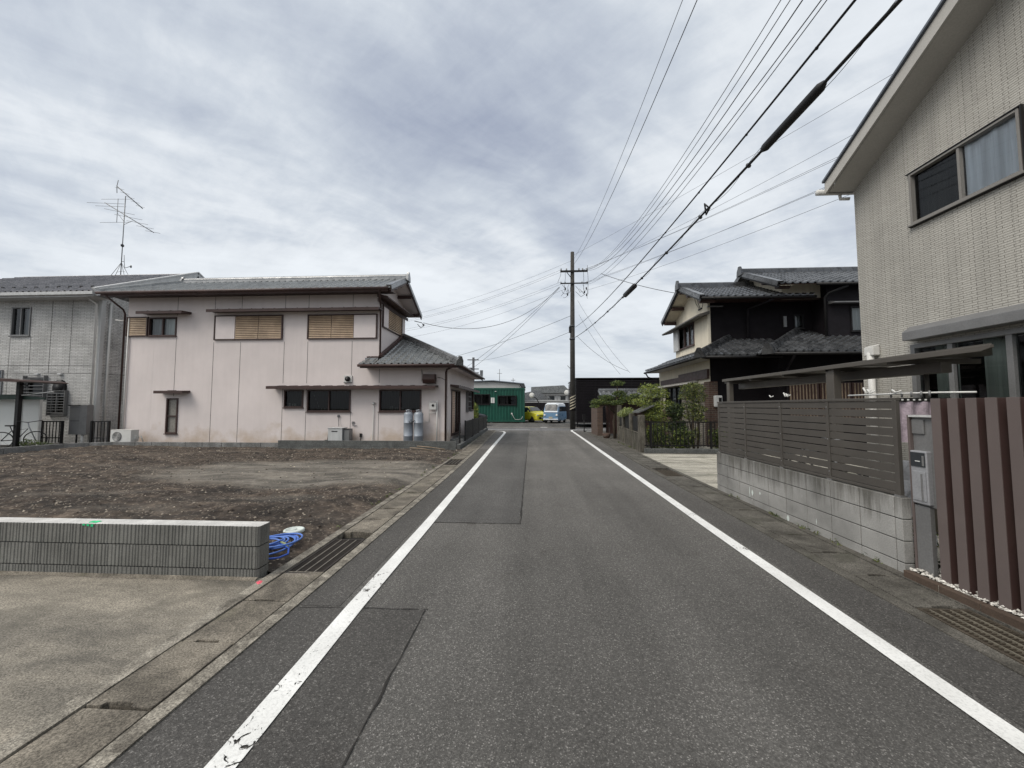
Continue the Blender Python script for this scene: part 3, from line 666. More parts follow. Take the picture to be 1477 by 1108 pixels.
for _ in range(7500):
    y = 3.6+9.7*random.random()**1.35; x = -2.5-random.random()*(3.5+y*1.05)
    if x < -16.4: continue
    z, w = soil_z(x, y)
    if w > .4 and random.random() < .6: continue
    lump(b, x, y, z+.002, random.choice((.005, .006, .008, .010, .014, .022))*(.7+y*.05), random.choices(('chip', 'clod'), (3, 4))[0], random.choice((.3, .5, .8)))
tag(b.build('soil_debris'), 'small pale wood chips and stones strewn over the dark soil lot', 'debris', kind='stuff')
b = MB()
for (x, y, l, a) in ((-2.95, 12.9, 1.1, 2.85), (-3.3, 12.6, .8, 3.0)):
    z = .10; b.tube([(x, y, z), (x+l*.5*math.cos(a), y+l*.5*math.sin(a), z+.05), (x+l*math.cos(a), y+l*math.sin(a), z+.07)], .018, 'wood', 5)
tag(b.build('wood_scrap'), 'thin broken wooden sticks lying against the dark grey kerb wall end', 'wood scraps')

# ------------------------------------------------------------------ walls near the camera
def rib_wall():
    t = thing('retaining_wall', (-5.5, 3.39, 0), 'low ribbed dark grey concrete block wall between the concrete pad and the bare soil', 'wall')
    b = MB(); xr, xl, yf, yb = -2.462, -9.5, 3.40, 3.545; joints = [(-.03, .093), (.101, .290), (.298, .470)]
    pitch = .034
    for (z0, z1) in joints:
        x = xl; ring = []
        while x < xr-.002:
            w = pitch*random.uniform(.72, 1.25); x2 = min(xr, x+w)
            dd = random.uniform(.010, .0125)
            ring += [(x, yf+.001), (x+.006, yf-dd+.006), (x2-.010, yf-dd+.006), (x2-.003, yf+.001)]
            x = x2
        ring += [(xr, yf+.004)]
        y = yf+.01
        while y < yb-.02:
            ring += [(xr+.007, y), (xr+.007, y+.018), (xr, y+.022)]; y += .03
        ring += [(xr, yb), (xl, yb)]
        n = len(ring); vs = [(p[0], p[1], z0) for p in ring]+[(p[0], p[1], z1) for p in ring]
        b.mesh(vs, [(i, (i+1) % n, n+(i+1) % n, n+i) for i in range(n)], 'rib_block')
        for zz in (z0, z1):
            b.face([(p[0], p[1], zz) for p in ring], 'rib_top' if zz == .470 else 'mortar')
    b.box(xl, xr-.006, yf+.010, yb-.004, -.03, .465, 'mortar')
    b.build('blocks', t, recalc=True)
    g = MB()
    for k in range(5):
        x = -4.15+k*.022+random.uniform(-.01, .01); g.box(x, x+.024, yf+.012+random.uniform(0, .03), yf+.07+random.uniform(0, .02), .4705, .4722+.0004*k, 'paint_green')
    for k in range(3): g.box(-4.14+k*.04, -4.115+k*.04, yf-.0112, yf-.0100, .455-.005*k, .4685, 'paint_green')
    g.build('paint_mark', t)
rib_wall()
b = MB()   # ragged mortar fillet along the foot of the wall
x = -9.5; pr = None
while x < -2.42:
    w = .05+.05*mnoise.noise(Vector((x*1.7, 0, 0)))+.02*mnoise.noise(Vector((x*9, 0, 0))); cur = (x, 3.40-max(.01, w))
    if pr: b.face([(pr[0], pr[1], .0135), (cur[0], cur[1], .0135), (cur[0], 3.392, .03), (pr[0], 3.392, .03)], 'gutter')
    pr = cur; x += .05
struct(b.build('mortar_fillet', recalc=False))
b = MB()
for k in range(5): lump(b, -2.385+random.uniform(-.02, .02), 3.315+random.uniform(-.02, .02), .022, .022, 'paint_pink', .35)
tag(b.build('boundary_pin'), 'small pink painted boundary marker at the foot of the ribbed wall end', 'marker')
b = MB()
for (x0, x1, y0, y1, n) in ((-2.50, -2.42, 4.6, 12.8, 26), (3.36, 3.40, 4.0, 7.2, 16), (-2.66, -2.60, 13.9, 20, 14), (3.60, 3.66, 13.5, 18, 16)):
    for _ in range(n):
        x = random.uniform(x0, x1); y = random.uniform(y0, y1); foliage(b, [(x, y, .03, .035, .05, .035)], 14, .018, ['leaf_mid', 'leaf_olive', 'leaf_dark'])
tag(b.build('kerb_weeds', recalc=False), 'sparse small weeds growing in the cracks beside the gutters', 'weeds', kind='stuff')
# access lid and blue hose
t = thing('inspection_lid', (-2.82, 4.49, .06), 'round white plastic drain lid lying on the soil beside the coiled blue hose', 'drain lid')
b = MB(); b.lathe((-2.82, 4.49, .072), [(.105, -.03), (.112, 0), (.112, .022), (.104, .030), (.086, .030), (.084, .026), (.0, .026)], 'lid_white', 32); b.build('cover', t)
b = MB(); b.lathe((-2.82, 4.49, .098), [(.030, 0), (.030, .006), (.022, .008), (0, .008)], 'lid_white', 20); b.build('knob', t)
t = thing('garden_hose', (-2.75, 3.95, .05), 'coiled bright blue water hose on the soil at the end of the ribbed wall', 'hose')
b = MB(); pts = []
for k in range(420):
    a = k*.105; rr = .165+.07*math.sin(a*.37)+.025*math.sin(a*1.7); pts.append((-2.74+rr*math.cos(a)*.95+.02*math.sin(a*.21), 4.00+rr*math.sin(a)*1.15, (.092+.010*math.sin(a*.9)+.00012*k)))
b.tube(pts, .0095, 'hose_light', 7); b.build('coil', t)
b = MB(); pts = [(-2.62, 3.95, .13), (-2.50, 3.90, .10), (-2.44, 3.80, .08), (-2.47, 3.70, .08), (-2.58, 3.64, .085), (-2.74, 3.61, .09), (-2.90, 3.62, .09)]
b.tube(pts, .0095, 'hose_blue', 7); b.build('tail', t)
b = MB(); b.tube([(-2.64, 3.96, .14), (-2.57, 3.94, .13), (-2.51, 3.91, .11)], [.010, .013, .008], 'leaf_pale', 6); b.build('connector', t)
b = MB(); b.tube([(-3.45, 3.9, .12), (-3.35, 3.93, .17), (-3.27, 3.90, .12), (-3.2, 3.95, .15)], .006, 'leaf_pale', 5); tag(b.build('plastic_string'), 'scrap of pale yellow plastic string on the soil behind the ribbed wall', 'string')

def back_kerb():
    t = thing('kerb_wall', (-9, 13.4, 0), 'long low grey concrete kerb wall bounding the bare lot below the pink house', 'kerb wall')
    b = MB(); pts = [(-9.05, 13.42), (-12, 13.44), (-14.6, 13.46), (-15.4, 13.40), (-16.0, 13.15), (-16.4, 12.7), (-16.62, 12.0), (-16.7, 10), (-16.75, 6), (-16.8, 3.6)]
    for i in range(len(pts)-1):
        (xa, ya), (xb, yb) = pts[i], pts[i+1]; d = Vector((xb-xa, yb-ya, 0)).normalized(); s = Vector((d.y, -d.x, 0))*.12
        for nn in range(max(1, int(math.hypot(xb-xa, yb-ya)/.6))):
            k = max(1, int(math.hypot(xb-xa, yb-ya)/.6)); u0, u1 = nn/k, (nn+1)/k-.006
            A = Vector((xa+(xb-xa)*u0, ya+(yb-ya)*u0, -.04)); B_ = Vector((xa+(xb-xa)*u1, ya+(yb-ya)*u1, -.04)); 
            b.prism([A, B_, B_+s, A+s], (0, 0, .275), 'kerb')
    b.build('blocks', t, bevel=.006)
    t = thing('kerb_wall', (-5.8, 13.3, 0), 'darker two-course low block wall at the street end of the lot, under the grey gas cylinders', 'kerb wall')
    b = MB()
    x = -9.04
    while x < -2.72:
        x2 = min(-2.66, x+.6); b.box(x+.002, x2-.002, 13.28, 13.40, .145, .335, 'kerb_dark'); b.box(x+.002, x2-.002, 13.28, 13.40, -.04, .138, 'kerb_dark'); x = x2
    b.box(-9.03, -2.67, 13.285, 13.395, -.04, .333, 'mortar'); b.build('blocks', t)
back_kerb()
# ------------------------------------------------------------------ pink house (left)
def pink_house():
    t = thing('pink_house', (-9, 16, 0), 'two-storey pale pink house with grey tiled roofs and brown shutters beyond the bare lot', 'house')
    Y, XR, XU, XL = 14.6, -3.24, -5.95, -16.42
    fs = Fr('y', Y, -1); fe = Fr('x', XR, 1); fu = Fr('x', XU, 1)
    H = [(-15.50, -14.32, 4.37, 5.13), (-14.57, -14.09, .47, 1.87), (-9.74, -8.96, 1.50, 2.18), (-8.80, -7.06, 1.34, 2.18), (-5.99, -4.28, 1.34, 2.18)]
    m = MB(); fs.wall(m, XL, XU, 0, 5.98, [h for h in H if h[1] < XU], 'pink'); fs.wall(m, XU, XR, 0, 3.05, [(-5.93, -4.28, 1.34, 2.18)], 'pink')
    H[4] = (-5.93, -4.28, 1.34, 2.18)
    # upper east wall and gable triangle
    fu.quad(m, Y, 17.5, 3.0, 5.98, 0, 'pink'); m.face([(XU, Y, 5.98), (XU, 17.5, 5.98), (XU, 15.9, 6.80)], 'pink')
    m.face([(XL, Y, 0), (XL, 17.5, 0), (XL, 17.5, 5.98), (XL, Y, 5.98)], 'pink'); m.face([(XL, 17.5, 0), (XU, 17.5, 0), (XU, 17.5, 5.98), (XL, 17.5, 5.98)], 'pink')
    EH = [(15.15, 16.95, .42, 2.22), (18.55, 19.35, 1.34, 2.20), (19.9, 20.75, 1.34, 2.45)]
    fe.wall(m, Y, 21.0, 0, 3.05, EH, 'pink'); m.face([(XR, 21, 0), (XU, 21, 0), (XU, 21, 3.05), (XR, 21, 3.05)], 'pink')
    for x in (-14.31, -12.73, -11.61, -9.81, -8.85, -7.06, -5.95):   # wall joints between panels
        z0 = 0
        for (h0, h1, ha, hb) in H:
            pass
        segs = {-14.31: [(1.95, 4.30), (5.2, 5.98)], -12.73: [(0, 4.1), (5.2, 5.98)], -11.61: [(0, 4.1), (5.45, 5.98)], -9.81: [(0, 2.3), (2.45, 4.1), (5.45, 5.98)], -8.85: [(0, 2.3), (2.45, 4.1), (5.45, 5.98)], -7.06: [(0, 1.3), (2.45, 4.1), (5.45, 5.98)], -5.95: [(0, 1.28), (2.45, 3.0)]}[x]
        for a, b_ in segs: m.box(x-.007, x+.007, Y-.003, Y+.01, a, b_, 'joint')
    for x in (-15.25,): m.box(x-.003, x+.003, Y-.002, Y+.01, 0, 4.3, 'pink_panel')
    m.box(-4.285, -4.275, Y-.003, Y+.01, 2.5, 3.0, 'joint')
    m.box(XL, -11.6, Y-.012, Y-.001, -.01, .20, 'black_metal') if False else None
    m.build('wall', t, recalc=False)
    # upper roof: hip at the far left, gable at the right
    XG, YE, YR, YN, ZE, ZR = -5.32, 13.92, 15.72, 17.9, 5.98, 6.86
    k = (ZR-ZE)/(YR-YE); xl0 = -16.95
    m = MB(); tiles(m, (0, YE, ZE+.05), (1, 0, 0), (0, 1, 0), YR-YE, ZR-ZE, lambda s: xl0+s*1.02, lambda s: XG, 'tile_light', .30, .013)
    m.face([(xl0, YE, ZE), (XG, YE, ZE), (XG, YR, ZR), (xl0+1.84, YR, ZR)], 'brown_metal'); m.face([(XG, YR, ZR), (XG, YN, ZR-(YN-YR)*k), (xl0, YN, ZR-(YN-YR)*k), (xl0+1.84, YR, ZR)], 'tile_light'); m.face([(xl0, YE, ZE), (xl0+1.84, YR, ZR), (xl0, YN, ZR-(YN-YR)*k)], 'tile_light')
    ridge(m, (xl0+1.80, YR, ZR+.06), (XG+.02, YR, ZR+.06), .20, .20, 'tile_grey', ends=(1.0, 1.1))
    ridge(m, (xl0+.05, YE+.03, ZE+.07), (xl0+1.84, YR, ZR+.08), .15, .11, 'tile_light')
    # verge row and barge boards
    for (ya, za, yb, zb) in ((YE-.02, ZE, YR, ZR), (YN, ZR-(YN-YR)*k, YR, ZR)):
        m.bar((XG-.06, ya, za+.09), (XG-.06, yb, zb+.09), .18, .06, 'tile_grey'); m.bar((XG+.045, ya, za+.02), (XG+.045, yb, zb+.02), .03, .15, 'tile_grey')
        m.bar((XG+.01, ya+.04, za-.07), (XG+.01, yb, zb-.07), .035, .13, 'brown_metal')
    r = m.build('roof', t)
    g = MB(); g.tube([(xl0+.02, YE-.09, ZE-.03), (XG-.05, YE-.09, ZE-.03)], .055, 'brown_metal', 10)
    g.box(xl0+.1, XG-.1, YE-.01, YE+.03, ZE-.13, ZE+.0, 'brown_metal'); g.build('gutter', r)
    s = MB(); s.face([(xl0+.1, YE+.03, ZE-.07), (XG-.03, YE+.03, ZE-.07), (XG-.03, Y, ZE-.03), (xl0+.1, Y, ZE-.03)], 'brown_red')
    s.face([(XU, YE+.05, ZE-.04), (XG-.01, YE+.05, ZE-.04), (XG-.01, YR, ZR-.04), (XU, YR, ZR-.04)], 'pink_panel'); s.face([(XU, YN-.04, ZR-(YN-YR)*k-.03), (XG-.01, YN-.04, ZR-(YN-YR)*k-.03), (XG-.01, YR, ZR-.04), (XU, YR, ZR-.04)], 'pink_panel')
    s.build('soffit', r, recalc=False)
    for y in (YE+.20, YE+.75, YR-.5, YR+.75, YN-.30):
        z = ZR-abs(y-YR)*k-.13; p = MB(); p.box(XU-.01, XG-.03, y-.055, y+.055, z-.07, z+.045, 'brown_metal'); p.build('purlin', r)
    # beam under the gable with a sloping pent board
    m = MB(); fu.box(m, Y-.32, 17.75, 5.58, 5.70, -.06, -.002, 'brown_metal'); m.prism([(XU+.001, Y-.35, 5.88), (XU+.42, Y-.35, 5.76), (XU+.42, Y-.35, 5.71), (XU+.001, Y-.35, 5.74)], (0, 3.35, 0), 'brown_red'); m.build('gable_beam', t)
    # windows
    window(fs, t, *H[0], 'brown_metal', cuts=(.5,), glass='glass', curtains=((0, .5, 'curtain_grey'), (.5, 1, 'curtain_white')), label='upper left aluminium window with net curtain')
    window(fs, t, *H[1], 'brown_metal', cuts=(), glass='glass_obscure', curtains=(), fw=.05)
    mm = MB(); fs.box(mm, -14.52, -14.14, 1.13, 1.18, -.02, .03, 'brown_metal'); mm.build('transom', t)
    window(fs, t, *H[2], 'brown_metal', cuts=(), glass='glass_dark', curtains=((0, 1, 'curtain_dark'),))
    window(fs, t, *H[3], 'brown_metal', cuts=(.5,), glass='glass_dark', curtains=((0, 1, 'curtain_dark'),))
    window(fs, t, *H[4], 'brown_metal', cuts=(.5,), glass='glass_dark', curtains=((0, 1, 'curtain_dark'),))
    it = MB()
    for (x, z, w, h) in ((-9.60, 1.56, .07, .12), (-9.47, 1.56, .05, .08), (-9.38, 1.56, .07, .09), (-8.28, 1.42, .05, .06), (-8.18, 1.42, .06, .05), (-7.45, 1.42, .12, .05), (-5.55, 1.42, .14, .13), (-5.35, 1.42, .12, .10), (-5.12, 1.42, .2, .04)):
        it.box(x, x+w, Y+.075, Y+.11, z, z+h, 'lid_white'); it.build('ornament', t); it = MB()
    it.bar((-8.62, Y+.10, 2.05), (-8.35, Y+.10, 1.45), .02, .02, 'lid_white'); it.build('stick', t)
    it = MB()   # louvre slats of the kitchen windows
    for a0, a1 in ((-8.74, -7.12), (-5.87, -4.34)):
        n = int((a1-a0)/.062)
        for i in range(n): x = a0+(a1-a0)*(i+.5)/n; it.box(x-.009, x+.009, Y+.045, Y+.062, 1.39, 2.13, 'brown_metal')
    it.build('window_bars', t)
    shutters(fs, t, -16.38, -15.56, 4.40, 5.12, [(-16.38, -15.56, 'shutter')])
    shutters(fs, t, -12.66, -9.92, 4.22, 5.13, [(-12.66, -11.84, 'pink_panel'), (-11.84, -10.88, 'shutter'), (-10.88, -9.92, 'shutter')])
    shutters(fs, t, -8.82, -6.10, 4.22, 5.12, [(-8.82, -7.9, 'shutter'), (-7.9, -7.0, 'shutter'), (-7.0, -6.10, 'pink_panel')])
    shutters(fu, t, 14.80, 16.93, 4.72, 5.52, [(14.80, 15.34, 'pink_panel'), (15.34, 16.13, 'shutter'), (16.13, 16.93, 'shutter')])
    awning(fs, t, -15.62, -13.72, 5.26, .45); awning(fs, t, -12.75, -5.86, 5.30, .42); awning(fs, t, -14.80, -13.62, 2.12, .36, rise=.05); awning(fs, t, -10.15, -3.62, 2.28, .50, rise=.07)
    # east side: balcony door, small windows, long awning
    w = window(fe, t, *EH[0], 'brown_metal', cuts=(.33, .66), glass='glass', curtains=((.34, 1, 'curtain_white'),), sill=True)
    s = MB()
    for i in range(24): z = .48+i*.07; fe.box(s, 15.2, 15.78, z, z+.058, -.03, .02, 'shutter_pink')
    s.build('door_blind', w)
    window(fe, t, *EH[1], 'brown_metal', cuts=(.5,), glass='glass_dark', curtains=((0, .6, 'curtain_dark'),), bars=4)
    window(fe, t, *EH[2], 'brown_metal', cuts=(), glass='glass_dark', curtains=((0, 1, 'curtain_dark'),))
    awning(fe, t, 14.95, 20.9, 2.34, .34, mt='brown_metal')
    # lower hipped roof over the street-side annex
    m = MB(); ex, ey, ez, D, K = -2.76, 13.98, 3.08, 3.12, .487
    tiles(m, (0, ey, ez+.05), (1, 0, 0), (0, 1, 0), .60, .60*K, lambda s: -6.52+s*.2, lambda s: XU+.02, 'tile_light')
    tiles(m, (0, ey, ez+.05), (1, 0, 0), (0, 1, 0), D, D*K, lambda s: XU+.06, lambda s: ex-s, 'tile_light')
    tiles(m, (ex, 0, ez+.05), (0, 1, 0), (-1, 0, 0), D, D*K, lambda s: ey+s, lambda s: 21.3-s*.55, 'tile_light')
    m.face([(XU, ey, ez), (ex, ey, ez), (ex-D, ey+D, ez+D*K), (XU, ey+D, ez+D*K)], 'brown_metal'); m.face([(ex, ey, ez), (ex, 21.3, ez), (ex-D, 19.6, ez+D*K), (ex-D, ey+D, ez+D*K)], 'brown_metal'); m.face([(-6.5, ey, ez), (XU, ey, ez), (XU, Y, ez+.29), (-6.4, Y, ez+.29)], 'brown_metal')
    m.face([(ex, 21.3, ez), (XU, 21.3, ez), (ex-D, 19.6, ez+D*K)], 'tile_light')
    ridge(m, (ex+.03, ey-.03, ez+.09), (ex-D, ey+D, ez+D*K+.10), .19, .17, 'tile_grey', .26, ends=(1.15, 0))
    ridge(m, (XU+.07, ey+.52, ez+.40), (XU+.07, ey+D, ez+D*K+.16), .14, .08, 'brown_red', .3)
    m.box(-6.42, XU-.01, Y-.10, Y-.005, ez+.30, ez+.40, 'brown_red'); m.box(-6.46, XU-.01, Y-.16, Y-.08, ez+.27, ez+.33, 'tile_grey')
    m.box(ex-.1, ex+.05, 20.7, 20.85, ez+.12, ez+.42, 'tile_grey')
    r = m.build('lower_roof', t)
    g = MB(); g.tube([(-6.5, ey-.07, ez-.02), (ex-.02, ey-.07, ez-.02)], .05, 'brown_metal', 10); g.tube([(ex+.07, ey-.02, ez-.02), (ex+.07, 21.2, ez-.02)], .05, 'brown_metal', 10)
    g.box(-6.45, ex-.02, ey+.0, ey+.035, ez-.11, ez, 'brown_metal'); g.box(ex-.035, ex, ey+.04, 21.2, ez-.11, ez, 'brown_metal'); g.build('gutter', r)
    s = MB(); s.face([(-6.45, ey+.03, ez-.07), (ex-.03, ey+.03, ez-.07), (ex-.03, Y, ez-.05), (-6.45, Y, ez-.05)], 'brown_red'); s.face([(XR, Y, ez-.055), (ex-.03, Y, ez-.055), (ex-.03, 21.2, ez-.055), (XR, 21.2, ez-.055)], 'pink_panel'); s.build('soffit', r, recalc=False)
    # downpipes
    d = MB(); d.tube([(xl0+.3, YE-.06, ZE-.08), (XL+.02, Y-.22, 5.42), (XL-.06, Y-.07, 5.28), (XL-.07, Y-.06, 0)], .036, 'brown_metal', 8); d.build('downpipe', t)
    d = MB(); d.tube([(XL+.10, Y-.05, 5.1), (XL+.09, Y-.05, 0)], .028, 'white_pvc', 8); d.tube([(XL-.5, Y-.02, 5.05), (XL+.02, Y-.05, 4.98)], .02, 'white_pvc', 6); d.build('white_pipe', t)
    d = MB(); d.tube([(XG-.4, YE-.08, ZE-.06), (XU+.06, Y-.20, 5.60), (XU+.03, Y-.05, 5.45), (XU+.03, Y-.05, 3.42)], .036, 'brown_metal', 8); d.build('downpipe', t)
    d = MB(); d.tube([(ex-.1, ey-.07, ez-.05), (XR-.02, Y-.16, 2.95), (XR-.08, Y-.06, 2.85), (XR-.08, Y-.06, 0)], .038, 'brown_metal', 8); d.build('downpipe', t)
    # fixtures on the wall
    d = MB(); d.box(-7.34, -7.02, Y-.04, Y-.001, 2.46, 2.74, 'white_pvc'); d.lathe((-7.18, Y-.04, 2.61), [(.10, 0), (.10, -.05), (.075, -.09), (0, -.10)], 'black_metal', 16, 'y'); d.box(-7.34, -7.02, Y-.06, Y-.04, 2.455, 2.475, 'black_metal'); d.build('vent_cap', t)
    d = MB(); d.prism([(-4.17, Y-.001, 2.78), (-4.17, Y-.30, 2.76), (-4.17, Y-.33, 2.56), (-4.17, Y-.24, 2.42), (-4.17, Y-.001, 2.42)], (.47, 0, 0), 'brown_metal'); d.build('vent_hood', t, bevel=.01)
    d = MB(); d.tube([(-4.28, Y-.01, 2.95), (-4.24, Y-.012, 2.78), (-4.18, Y-.02, 2.66)], .008, 'black_metal', 5); d.tube([(-3.66, Y-.01, 2.66), (-3.5, Y-.012, 2.63), (-3.34, Y-.01, 2.54)], .008, 'black_metal', 5); d.build('cable', t)
    d = MB(); d.tube([(-6.13, Y-.04, 1.62), (-6.15, Y-.04, .24), (-6.22, Y-.04, .18), (-7.1, Y-.04, .17)], .017, 'white_pvc', 6); d.lathe((-6.13, Y-.055, 1.66), [(.05, .03), (.055, -.02), (0, -.05)], 'white_pvc', 12, 'y'); d.build('drain_pipe', t)
    d = MB(); d.lathe((-7.52, Y-.03, 1.17), [(.05, .02), (.05, -.03), (0, -.05)], 'grey_metal', 12, 'y'); d.tube([(-7.52, Y-.05, 1.15), (-7.50, Y-.06, .95), (-7.45, Y-.12, .78)], .012, 'grey_metal', 6); d.tube([(-6.97, Y-.03, .92), (-6.95, Y-.03, .80), (-6.78, Y-.03, .80)], .012, 'grey_metal', 6); d.box(-6.98, -6.90, Y-.05, Y-.01, .88, .96, 'grey_metal'); d.build('pipe_stub', t)
    d = MB(); d.box(-6.66, -6.58, Y-.05, Y-.001, .36, .50, 'black_metal'); d.tube([(-6.62, Y-.04, .36), (-6.62, Y-.04, .1)], .012, 'black_metal', 6); d.build('outlet', t)
    d = MB(); d.box(XR+.005, XR+.5, 15.0, 17.1, -.02, .26, 'kerb'); d.build('door_step', t, bevel=.01)
    # service bracket at the far eave
    d = MB(); d.tube([(XG-.3, YN-.05, 5.6), (XG+.05, YN, 5.52), (XG+.12, YN, 5.36), (XG+.0, YN, 5.28), (XG-.15, YN-.05, 5.45)], .018, 'grey_metal', 6); d.lathe((XG+.13, YN, 5.42), [(.03, -.05), (.045, -.03), (.045, .03), (.03, .05)], 'insulator', 10); d.build('service_bracket', t)
pink_house()
def ac_unit(loc, w, h, d, label, group=None, mt='white_pvc'):
    t = thing('air_conditioner', loc, label, 'air conditioner', group); x, y, z = loc
    b = MB(); b.box(x-w/2, x+w/2, y-d/2, y+d/2, z+.06, z+h, mt); b.box(x-w/2-.005, x+w/2+.005, y-d/2-.005, y+d/2+.005, z+h-.0, z+h+.015, mt); b.build('casing', t, bevel=.012)
    b = MB(); cx = x-w*.17; r = h*.36; b.lathe((cx, y-d/2-.004, z+h*.53), [(r, .002), (r, -.012), (r*.93, -.015), (r*.9, -.004), (0, -.004)], 'grey_metal', 24, 'y')
    for k in range(6): rr = r*(.15+.14*k); b.tube([(cx+rr*math.cos(a*.3142), y-d/2-.014, z+h*.53+rr*math.sin(a*.3142)) for a in range(21)], .004, mt, 4, False)
    for k in range(6): a = k*math.pi/3; b.tube([(cx, y-d/2-.014, z+h*.53), (cx+r*math.cos(a), y-d/2-.014, z+h*.53+r*math.sin(a))], .004, mt, 4)
    b.build('fan_grille', t)
    b = MB(); b.box(x-w*.4, x-w*.28, y-d*.5, y+d*.5, z, z+.055, 'black_metal'); b.box(x+w*.28, x+w*.4, y-d*.5, y+d*.5, z, z+.055, 'black_metal'); b.build('feet', t)
    b = MB(); b.box(x+w/2+.001, x+w/2+.05, y-d*.1, y+d*.4, z+.15, z+h*.55, mt); b.tube([(x+w/2+.05, y+d*.2, z+.25), (x+w/2+.16, y+d*.3, z+.27), (x+w/2+.18, y+d*.5, z+.05)], .018, mt, 6); b.build('valve_cover', t)
    return t
ac_unit((-15.55, 13.95, .14), .82, .50, .30, 'off-white outdoor air conditioner at the left corner of the pink house')
def heater():
    t = thing('boiler_box', (-7.36, 14.25, .1), 'small beige-grey outdoor boiler box on the ground against the middle of the pink wall', 'boiler')
    b = MB(); b.box(-7.64, -7.10, 14.05, 14.42, .10, .72, 'white_trim'); b.box(-7.66, -7.08, 14.03, 14.44, .72, .745, 'white_trim'); b.build('casing', t, bevel=.008)
    b = MB(); b.box(-7.50, -7.28, 14.040, 14.048, .60, .63, 'black_metal'); b.build('slot', t)
    b = MB(); b.box(-7.08, -6.86, 14.12, 14.40, .10, .68, 'grey_metal'); b.box(-7.07, -6.87, 14.10, 14.42, .68, .70, 'black_metal'); b.build('side_cabinet', t, bevel=.006)
    b = MB(); b.box(-7.82, -7.68, 14.15, 14.3, .10, .28, 'black_metal'); b.tube([(-7.72, 14.2, .28), (-7.70, 14.2, .5), (-7.66, 14.2, .52)], .02, 'black_metal', 6); b.build('drain_fitting', t)
heater()
def gas(x, label):
    t = thing('gas_cylinder', (x, 14.25, .05), label, 'gas cylinder', 'gas cylinders at the pink house')
    b = MB(); r = .172; b.lathe((x, 14.25, .05), [(r*.92, 0), (r, .03), (r, .38), (r*1.025, .385), (r*1.025, .40), (r, .405), (r, .87), (r*1.025, .875), (r*1.025, .89), (r, .895), (r, 1.18), (r*.93, 1.235), (r*.7, 1.275), (r*.3, 1.30), (0, 1.31)], 'grey_tank', 24); b.build('body', t)
    b = MB(); b.lathe((x, 14.25, 1.34), [(.03, 0), (.03, .05), (.045, .055), (.045, .08), (0, .085)], 'steel', 10)
    for a in range(3): a_ = a*2.1; b.tube([(x+.10*math.cos(a_), 14.25+.10*math.sin(a_), 1.28), (x+.10*math.cos(a_), 14.25+.10*math.sin(a_), 1.40)], .012, 'grey_tank', 5)
    b.tube([(x+.10*math.cos(a*.35), 14.25+.10*math.sin(a*.35), 1.40) for a in range(19)], .012, 'grey_tank', 5); b.build('valve', t)
    return t
gas(-4.66, 'left one of the two tall grey gas cylinders against the pink wall'); gas(-4.27, 'right one of the two tall grey gas cylinders, nearer the gas meter')
t = thing('chain_bracket', (-4.465, 14.3, .8), 'black chain and hose between the two grey gas cylinders', 'bracket')
b = MB(); b.tube([(-4.465, 14.44, .1), (-4.465, 14.42, 1.35)], .020, 'black_metal', 6); b.build('bracket', t)
b = MB(); b.tube([(-4.60, 14.10, 1.0), (-4.50, 14.06, .92), (-4.44, 14.06, .98), (-4.36, 14.08, 1.02)], .012, 'black_metal', 5); b.tube([(-4.52, 14.1, 1.06), (-4.47, 14.05, .9), (-4.40, 14.08, 1.0)], .012, 'black_metal', 5); b.build('chain', t)
t = thing('gas_meter', (-3.80, 14.5, 1.5), 'white gas meter with thin pipes on the pink wall right of the cylinders', 'gas meter')
b = MB(); b.box(-3.90, -3.66, 14.42, 14.55, 1.42, 1.68, 'white_pvc'); b.lathe((-3.78, 14.42, 1.58), [(.05, 0), (.05, -.02), (0, -.02)], 'black_metal', 12, 'y'); b.build('meter_body', t, bevel=.01)
b = MB(); b.tube([(-3.64, 14.5, 1.75), (-3.64, 14.5, .06)], .026, 'white_pvc', 8); b.tube([(-3.94, 14.5, 1.72), (-3.94, 14.52, .95)], .014, 'white_pvc', 6); b.tube([(-3.94, 14.5, 1.28), (-3.64, 14.5, 1.30)], .014, 'white_pvc', 6); b.tube([(-4.1, 14.5, .95), (-3.95, 14.5, .95)], .014, 'white_pvc', 6)
b.tube([(-3.94, 14.5, 1.72), (-3.64, 14.5, 1.72)], .014, 'white_pvc', 6); b.build('pipes', t)

